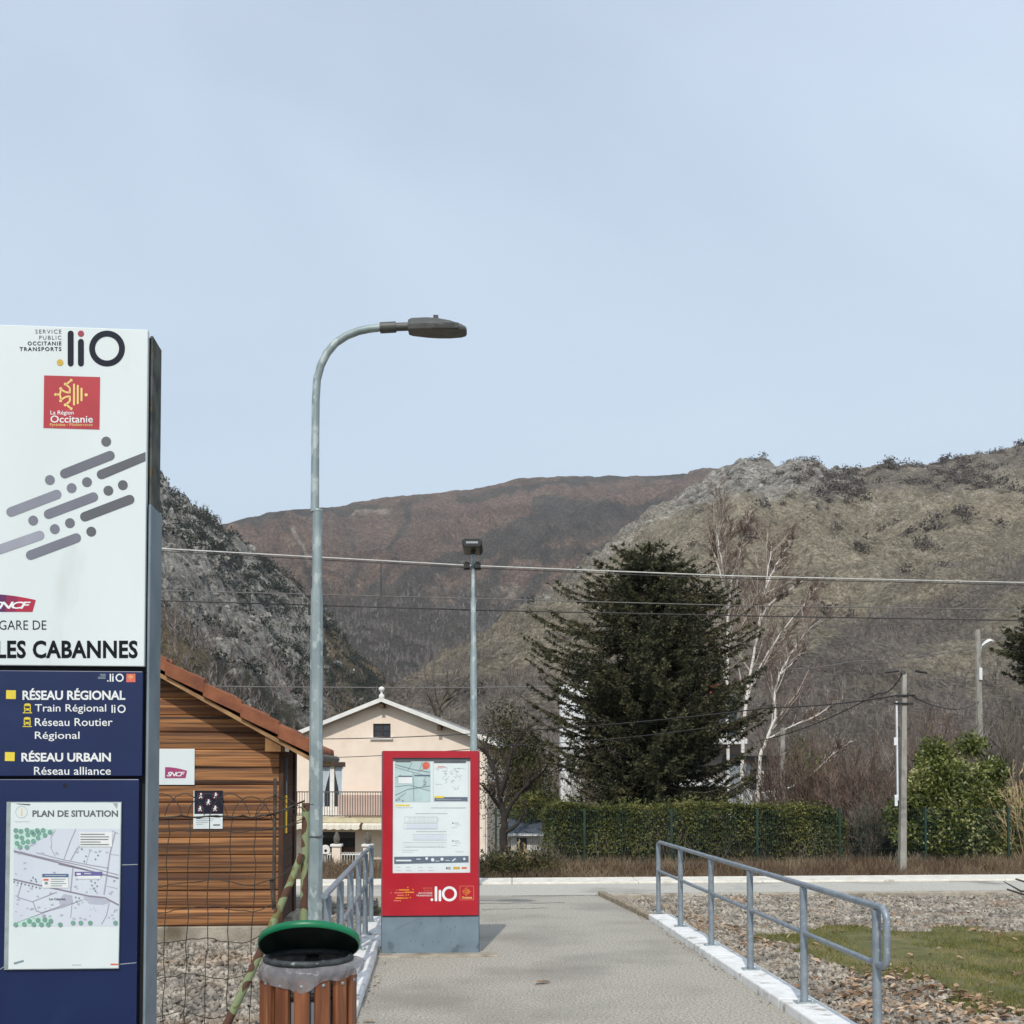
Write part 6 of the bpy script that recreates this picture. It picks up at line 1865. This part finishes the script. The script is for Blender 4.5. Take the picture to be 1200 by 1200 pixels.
# ------------------------------------------------------------------ leafless trees
M['birchbark'] = pm('birch_bark', S(240,235,226), S(222,214,203), scale=5, rough=.8, c3=S(96,86,78), c3scale=3.5, c3lo=.62, c3hi=.67, stretch=(1,1,2.2))
M['birchlimb'] = pm('birch_limb', S(216,206,194), S(184,170,156), scale=5, rough=.85)
M['birchtwig'] = leafmat('birch_twig', [S(96,80,72), S(122,104,95), S(154,138,128)], rough=.9, trans=0, spec=.05)
def path_tree(name, label, cat, trunks, Y, r0, mats, l1, l2, l3, seed, group=None, ydep=1.2):
    """trunk lines measured on the photograph stand at distance Y; limbs and twigs grow from them all round"""
    global rng
    rng = np.random.default_rng(seed); r2 = random.Random(seed)
    base = at(*trunks[0][0], Y); O = Vector((base.x, Y, float(ground_z(np.array([base.x]), np.array([Y]))[0])))
    root = empty(name, O, 0, label, cat, group)
    b = MB(); limbs, lr = [], []
    for q, tk in enumerate(trunks):
        dy = r2.uniform(-ydep, ydep) if q else 0
        pts = [at(p[0], p[1], Y + dy*i/(len(tk)-1)) - O for i, p in enumerate(tk)]
        if q == 0: pts[0].z = -.1
        # resample into a smooth wavering line
        fine = []
        for i in range(len(pts)-1):
            p0, p1, p2, p3 = pts[max(i-1, 0)], pts[i], pts[i+1], pts[min(i+2, len(pts)-1)]
            for s_ in range(4):
                t = s_/4
                fine.append(.5*((2*p1) + (p2-p0)*t + (2*p0-5*p1+4*p2-p3)*t*t + (3*p1-p0-3*p2+p3)*t**3) + Vector((r2.gauss(0, .012), r2.gauss(0, .03), 0)))
        fine.append(pts[-1])
        n = len(fine); ra = r0 if q == 0 else r0*.55
        b.tube(fine, [max(ra*(1-.86*i/(n-1)), .010) for i in range(n)], 7)
        idx = np.linspace(0, n-1, 9).astype(int)
        limbs.append(np.array([list(fine[i]) for i in idx])); lr.append(np.array([max(ra*(1-.86*i/(n-1)), .010) for i in idx]))
    b.build('trunk', mats[0], root)
    P = np.stack(limbs); R = np.stack(lr)
    a, ar = spawn(P, R, l1[0], .28, .98, l1[1], l1[2], .12, .10, 6, .5)
    V, Fc = np_tubes(a, np.clip(ar, .009, 9), 4); np_mesh('limbs', V, Fc, mats[1], root)
    c, cr = spawn(a, ar, l2[0], .2, 1, l2[1], l2[2], .06, .14, 5, .6)
    e, er = spawn(c, cr, l3[0], .15, 1, l3[1], l3[2], .02, .16, 4, .7)
    parts = [np_tubes(c, np.clip(cr, .007, 9), 3), np_tubes(e, np.clip(er, .004, 9), 3)]
    V, Fc = merge(parts); np_mesh('twigs', V, Fc, mats[2], root)
BM = (M['birchbark'], M['birchlimb'], M['birchtwig'])
path_tree('birch_tree', 'bare white-stemmed birch rising straight behind the right side of the spruce', 'tree',
          [[(856,950),(853,880),(852,800),(853,740),(851,700),(847,665),(842,640),(838,618)], [(852,720),(858,680),(866,650),(872,628),(876,612)], [(851,700),(842,666),(836,645),(834,628)]], 43.0, .075, BM, (24, .55, .22), (10, .6, .42), (12, .6, .5), 31)
path_tree('birch_tree', 'bare birch with a pale forked stem rising beside the spruce, middle of three birches', 'tree',
          [[(868,955),(869,900),(873,830),(879,790),(885,760),(891,722),(896,696),(900,668),(904,640)], [(873,830),(884,795),(900,765),(920,735),(945,705),(958,688)], [(889,735),(900,710),(920,695),(944,678)], [(896,690),(906,668),(918,648),(928,628)]], 44.0, .085, BM, (24, .5, .2), (10, .6, .42), (12, .6, .5), 32)
path_tree('birch_tree', 'bare birch bending out right, its low white limbs spreading over the end of the hedge', 'tree',
          [[(884,960),(890,900),(898,868),(908,842),(907,818),(914,790),(932,758),(948,738),(962,726)], [(900,866),(930,850),(958,838),(980,822)], [(886,930),(920,925),(950,908),(975,885),(998,868)], [(915,790),(930,775),(943,760)]], 41.0, .075, BM, (18, .5, .2), (10, .6, .42), (12, .6, .5), 33)
M['lichenbark'] = pm('lichen_bark', S(112,102,88), S(80,70,60), scale=6, rough=.9, bump=.4)
M['fruitbark'] = pm('fruit_bark', S(58,50,46), S(44,38,36), scale=6, rough=.9, bump=.4)
M['fruittwig'] = leafmat('fruit_twig', [S(66,56,50), S(92,80,70), S(118,106,92)], rough=.9, trans=0, spec=.05)
path_tree('bare_fruit_tree', 'leafless crooked fruit tree right of the red board, against the house corner', 'tree',
          [[(590,1005),(590,985),(591,962),(588,945),(585,928),(580,905),(578,888)], [(590,965),(598,945),(610,928),(624,915),(640,900),(645,885)], [(589,950),(578,935),(570,925),(562,918)], [(586,930),(594,905),(600,880),(612,862),(622,852)], [(592,975),(604,968),(612,955),(618,938)], [(580,905),(572,885),(570,868),(580,845)]], 37.0, .16, (M['fruitbark'], M['fruitbark'], M['fruittwig']), (11, .8, .30), (6, .7, .5), (5, .7, .5), 36)
path_tree('bare_tree', 'leafless tree rising behind the house roof right of the ridge', 'tree',
          [[(512,900),(513,850),(516,825),(522,812),(526,800)], [(514,845),(506,825),(500,812)], [(517,825),(530,812),(538,806)]], 66.0, .2, (M['lichenbark'], M['lichenbark'], M['greywood']), (9, .6, .34), (6, .6, .5), (5, .6, .5), 37)

# reddish and grey shrubs standing one beside another
def shrub(label, cx, Y, h, w, mat, ns, seed, name='bare_shrub', group='leafless shrubs beyond the fence', k2=7, k3=5, rad=.012, lean=0):
    global rng
    rng = np.random.default_rng(seed)
    g = float(ground_z(np.array([cx]), np.array([Y]))[0])
    root = empty(name, (cx, Y, g), 0, label, 'shrub', group)
    a = rng.uniform(0, 2*np.pi, ns); rr = rng.random(ns)**.5
    tip = np.stack([np.cos(a)*rr*w + lean, np.sin(a)*rr*w*.8, h*rng.uniform(.65, 1.0, ns)*(1-.35*rr)], -1)
    st = np.stack([np.cos(a)*rr*w*.22, np.sin(a)*rr*w*.2, 0*a-.05], -1)
    s = np.linspace(0, 1, 6)[None, :, None]
    poly = st[:, None]*(1-s) + tip[:, None]*s + np.array([0, 0, 1.])*(s*(1-s))*h*.25 + rng.normal(0, .04, (ns, 6, 3))*s
    rd = np.full((ns, 1), rad)*np.linspace(1, .35, 6)[None]
    c, cr = spawn(poly, rd, k2, .15, 1, .5, .28, .1, .15, 4, .65)
    e, er = spawn(c, cr, k3, .1, 1, .5, .5, .05, .15, 3, .8)
    V, Fc = np_tubes(poly, rd, 4); np_mesh('stems', V, Fc, mat, root)
    V, Fc = merge([np_tubes(c, np.clip(cr, .007, 9), 3), np_tubes(e, np.clip(er, .006, 9), 3)])
    np_mesh('twigs', V, Fc, mat, root)
M['blond'] = leafmat('blond_stems', [S(150,128,94), S(186,164,126), S(210,192,156)], rough=.85, trans=0, spec=.05)
M['greytwig'] = leafmat('grey_twig', [S(78,72,64), S(104,96,86), S(132,124,110)], rough=.9, trans=0, spec=.05)
sx = lambda px, Y: (px-600)/1300*Y
for i, (px, Y, top, w, mat, lab) in enumerate((
        (915, 37, 838, 1.5, 'redwood', 'reddish leafless shrub right behind the low white birch limbs'),
        (965, 36, 845, 1.6, 'redwood', 'reddish brown leafless shrub above the right end of the hedge'),
        (1012, 34, 850, 1.5, 'redwood', 'dense reddish leafless shrub immediately left of the concrete pole'),
        (1085, 41, 795, 2.0, 'redwood', 'tall reddish leafless shrub between the two concrete poles'),
        (1120, 44, 815, 1.8, 'redwood', 'reddish leafless shrub behind the top of the laurel'),
        (1035, 30, 905, .9, 'greytwig', 'grey leafless shrub filling the gap between hedge and concrete pole'),
        (1012, 28.5, 935, .6, 'greytwig', 'small grey leafless shrub with upright stems at the end of the hedge'),
        (1192, 37, 790, 1.7, 'greytwig', 'grey tangled leafless shrub under the dark conifer at the right edge'),
        (1215, 33, 830, 1.4, 'greytwig', 'grey leafless shrub at the right edge behind the blond stems'),
        (940, 48, 800, 2.2, 'greytwig', 'tall grey leafless shrub far behind the birch limbs'),
        (700, 52, 830, 1.8, 'greytwig', 'grey leafless shrub left of the spruce before the white building'),
        (1000, 46, 815, 2.0, 'greytwig', 'grey brown leafless shrub behind the reddish ones left of the pole'))):
    h = EYE + (909-top)*Y/1300 - float(ground_z(np.array([sx(px, Y)]), np.array([Y]))[0])
    shrub(lab, sx(px, Y), Y, h, w, M[mat], 64, 50+i)
shrub('blond dry shrub with arching pale stems at the right edge beside the laurel', sx(1203, 27.8), 27.8, 2.6, 1.0, M['blond'], 40, 70, 'dry_shrub', None, 4, 3, .011, lean=-.25)

# ------------------------------------------------------------------ hedge, laurel, yew
M['hedgeleaf'] = leafmat('hedge_leaf', [S(46,50,28), S(80,85,44), S(112,114,62), S(150,142,88)], rough=.6, trans=.15, spec=.3)
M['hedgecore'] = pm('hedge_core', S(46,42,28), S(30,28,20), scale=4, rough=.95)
M['laurelleaf'] = leafmat('laurel_leaf', [S(46,54,28), S(82,92,42), S(122,128,62), S(196,192,140)], rough=.4, trans=.18, spec=.5)
M['yewleaf'] = leafmat('yew_leaf', [S(34,36,24), S(54,56,34), S(78,78,46), S(98,94,58)], rough=.7, trans=.1, spec=.2)
def hedge():
    global rng
    rng = np.random.default_rng(4)
    Y = 27.3; g = -.45
    xa, xb = sx(637, Y), sx(1003, Y)
    O = Vector((xa, Y, g))
    root = empty('clipped_hedge', O, math.radians(4.2), 'long clipped green hedge behind the wire panel fence, under the spruce', 'hedge')
    Lh = xb-xa; H = EYE + (909-940)*Y/1300 - g
    top = lambda x: H*(.93 + .26*(fbm(x*.6, x*0+3, 3, 2)-.5)) - .5*np.clip((x-(Lh-.8))/.8, 0, 1)**2 - .25*np.clip((.5-x)/.5, 0, 1)**2
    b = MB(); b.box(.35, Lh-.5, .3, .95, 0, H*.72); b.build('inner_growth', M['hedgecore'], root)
    n = 52000
    x = rng.uniform(0, Lh, n); f = rng.random(n)
    t_ = top(x) + .14*(fbm(x*2.3, x*0+7, 4, 12)-.5)
    dep = rng.random(n)**2.2*.5
    bulge = .55*(fbm(x*1.0, f*2.2, 4, 6)-.5)
    onf = f < .72
    z = np.where(onf, rng.random(n)*t_, t_ - dep*.5)
    y = np.where(onf, dep + bulge + .10, rng.uniform(0, 1.2, n))
    z = z + np.where((~onf) & (rng.random(n) < .16), rng.random(n)**2*.22, 0)
    thin = rng.random(n) < np.clip(.10 + z/t_*1.3, 0, 1)*np.clip(fbm(x*1.6, z*2.2, 3, 19)*3.2-.55, .5, 1)
    P = np.stack([x, np.maximum(y, .02), z], -1)[thin]
    D = rng.normal(size=P.shape) + np.array([0, -.5, .5])
    V, Fc = kites(P, D, rng.uniform(.05, .10, len(P)), rng.uniform(.014, .028, len(P)))
    np_mesh('foliage', V, Fc, M['hedgeleaf'], root)
    # bare stems at its foot
    m = 240; x = rng.uniform(.1, Lh-.2, m); st = np.stack([x, rng.uniform(.1, .6, m), 0*x], -1)
    tip = st + np.stack([rng.normal(0, .2, m), rng.normal(-.05, .08, m), rng.uniform(.3, .8, m)], -1)
    s = np.linspace(0, 1, 3)[None, :, None]
    V, Fc = np_tubes(st[:, None]*(1-s)+tip[:, None]*s, np.full((m, 3), .007), 3); np_mesh('stems', V, Fc, M['greytwig'], root)
hedge()
def lump_bush(name, label, parts, Y, n, mat, ls, lw, seed, cat='shrub', core=True, group=None, shell=.4):
    """parts: (px, py, rx, rz) lobes at distance Y"""
    global rng
    rng = np.random.default_rng(seed)
    c0 = at(parts[0][0], 909, Y); g = float(ground_z(np.array([c0.x]), np.array([Y]))[0])
    O = Vector((c0.x, Y, g)); root = empty(name, O, 0, label, cat, group)
    out, bs_ = [], MB()
    tot = sum(p[2]*p[3] for p in parts)
    for q, (px, py, rx_, rz) in enumerate(parts):
        C = at(px, py, Y) - O; C.y = 0
        k = int(n*rx_*rz/tot)
        P, d = bumpy(k, seed+q, shell)
        P = P*np.where(rng.random(k) < .09, rng.uniform(1.05, 1.32, k), 1)[:, None]
        P = P*np.array([rx_, rx_*.8, rz]) + np.array([C.x, ((q*7) % 9 - 4)*.14, C.z])
        ok = P[:, 2] > .02; P, d = P[ok], d[ok]
        V, Fc = kites(P, d*.6 + rng.normal(0, .7, P.shape) + np.array([0, 0, .1]), rng.uniform(ls*.6, ls*1.25, len(P)), rng.uniform(lw*.7, lw*1.3, len(P)))
        out.append((V, Fc))
        bs_.tube([(0, 0, -.05), (C.x*.5, 0, C.z*.5), (C.x, ((q*7) % 9 - 4)*.14, C.z+rz*.3)], [.05, .035, .012], 6)
    V, Fc = merge(out); np_mesh('foliage', V, Fc, mat, root)
    bs_.build('stems', bark, root)
LOB, r3 = [(1110, 945, .95, 1.1), (1150, 950, .9, 1.05), (1185, 970, .7, .8)], random.Random(12)
LP = [(1046, 985), (1052, 935), (1064, 902), (1088, 876), (1112, 856), (1124, 850), (1136, 866), (1158, 852), (1174, 868), (1186, 905), (1200, 945), (1206, 990)]
for q in range(46):
    px, py = r3.uniform(1046, 1206), r3.uniform(850, 992)
    if py > np.interp(px, [p[0] for p in LP], [p[1] for p in LP]) + 9: LOB.append((px, py, r3.uniform(.24, .5), r3.uniform(.26, .55)))
lump_bush('laurel_bush', 'big glossy green laurel bush beside the concrete pole, behind the panel fence', LOB, 28.6, 46000, M['laurelleaf'], .125, .03, 6, shell=.8)
lump_bush('yew_tree', 'dark olive evergreen behind the leafless fruit tree, right of the house', [(606, 930, 1.5, 2.0), (598, 880, 1.2, 1.6), (612, 900, 1.3, 1.8), (590, 850, .7, 1.1), (630, 940, 1.0, 1.6), (622, 885, .8, 1.3)], 45.0, 9500, M['yewleaf'], .16, .028, 8, cat='tree', shell=.9)
lump_bush('green_shrub', 'yellowish green shrub above the garden shed roof, before the olive evergreen', [(628, 945, .8, .55), (645, 955, .7, .5), (612, 950, .6, .45)], 41.5, 5000, M['hedgeleaf'], .14, .03, 15)
lump_bush('green_shrub', 'pale green young shrub among the reddish twigs above the hedge', [(948, 915, .8, 1.3), (940, 890, .5, 1.0)], 39.0, 1300, M['hedgeleaf'], .12, .02, 16, shell=.9)
# bramble and dry growth at the far side of the tracks
rng = np.random.default_rng(77)
M['drygrass'] = leafmat('dry_grass', [S(84,66,54), S(118,98,80), S(146,128,104), S(168,152,124)], rough=.9, trans=.15, spec=.05)
def bank(n, x0, x1, t0, t1, name, h0, h1, w, mat, lean=.9):
    X = rng.uniform(x0, x1, n); t = rng.uniform(t0, t1, n)
    Y = tr(X, t); Z = ground_z(X, Y)
    k = rng.random(n) < .25 + 1.2*fbm(X*.8, Y*.8, 3, 4)
    return blades(name, X[k], Y[k], Z[k]-.02, h0, h1, w, mat, lean)
bank(80000, -14, 22, 23.2, 26.0, 'dry_grass', .15, .42, .010, M['drygrass'], 1.3)
bank(16000, -14, 22, 23.2, 26.0, 'bank_weeds', .10, .36, .012, M['redwood'], 1.2)
bank(5000, -2, 1.2, 23.4, 26.5, 'bank_weeds', .1, .35, .012, M['yewleaf'], 1.2)
X, Y = rng.uniform(-12, -5, 6000), rng.uniform(36, 43, 6000)
blades('dry_grass', X, Y, ground_z(X, Y)-.02, .08, .25, .014, M['drygrass'], 1.0)
for i, (px, lab) in enumerate(((580, 'tangled bramble below the fruit tree right of the red board'), (606, 'bramble with pale dry stems below the garden shed'), (629, 'bramble tangle against the left end of the hedge'))):
    lump_bush('bramble', lab, [(px, 1010, .55, .30), (px+9, 1012, .4, .25)], 25.0 + .3*i, 800, M['yewleaf'], .09, .02, 80+i, group='brambles by the track', shell=.9)
    shrub(('thin dry stems standing in the bramble under the fruit tree', 'pale dry stems standing before the garden shed', 'dry stems at the left end of the hedge')[i], sx(px+4, 25.2), 25.2, .75, .5, M['blond' if i == 1 else 'greytwig'], 26, 90+i, 'dry_plant', 'dry plants by the track', 4, 3, .007)
# dark branch tips reaching in at the right edge, in front of the platform
rng = np.random.default_rng(9)
P0 = at(1236, 1046, 9.0)
root = empty('overhanging_shrub', (P0.x+.5, 9.0, bed_z(np.array([P0.x+.5]), np.array([9.0]))[0]), 0, 'dark shrub whose bare tips reach in at the right edge before the platform', 'shrub')
O = root.location
b = MB()
for (pts) in ([(1290,1150),(1260,1070),(1225,1048),(1196,1044),(1176,1033)], [(1270,1090),(1235,1060),(1205,1050),(1180,1042)], [(1280,1110),(1240,1040),(1210,1036),(1190,1030)]):
    b.tube([at(p[0], p[1], 9.0+.05*i) - O for i, p in enumerate(pts)], [.018, .014, .010, .008, .004][:len(pts)], 6)
b.tube([(0, 0, -.05), at(1290, 1150, 9.0)-O, at(1280, 1110, 9.0)-O, at(1270, 1090, 9.0)-O], [.03, .024, .02, .018], 6)
b.build('branches', M['lampdark'], root)

# ------------------------------------------------------------------ the air
HAZE = 0.00008
b = MB(); b.box(-6100, 6100, -1000, 7100, -6, 1400)
hz = bpy.data.materials.new('haze'); hz.use_nodes = True
nt = hz.node_tree; nt.nodes.clear()
ho = nt.nodes.new('ShaderNodeOutputMaterial'); pv = nt.nodes.new('ShaderNodeVolumePrincipled')
pv.inputs['Color'].default_value = (.86, .92, 1.0, 1); pv.inputs['Density'].default_value = HAZE
nt.links.new(pv.outputs[0], ho.inputs['Volume'])
if HAZE: tag(b.build('haze', hz), kind='stuff')
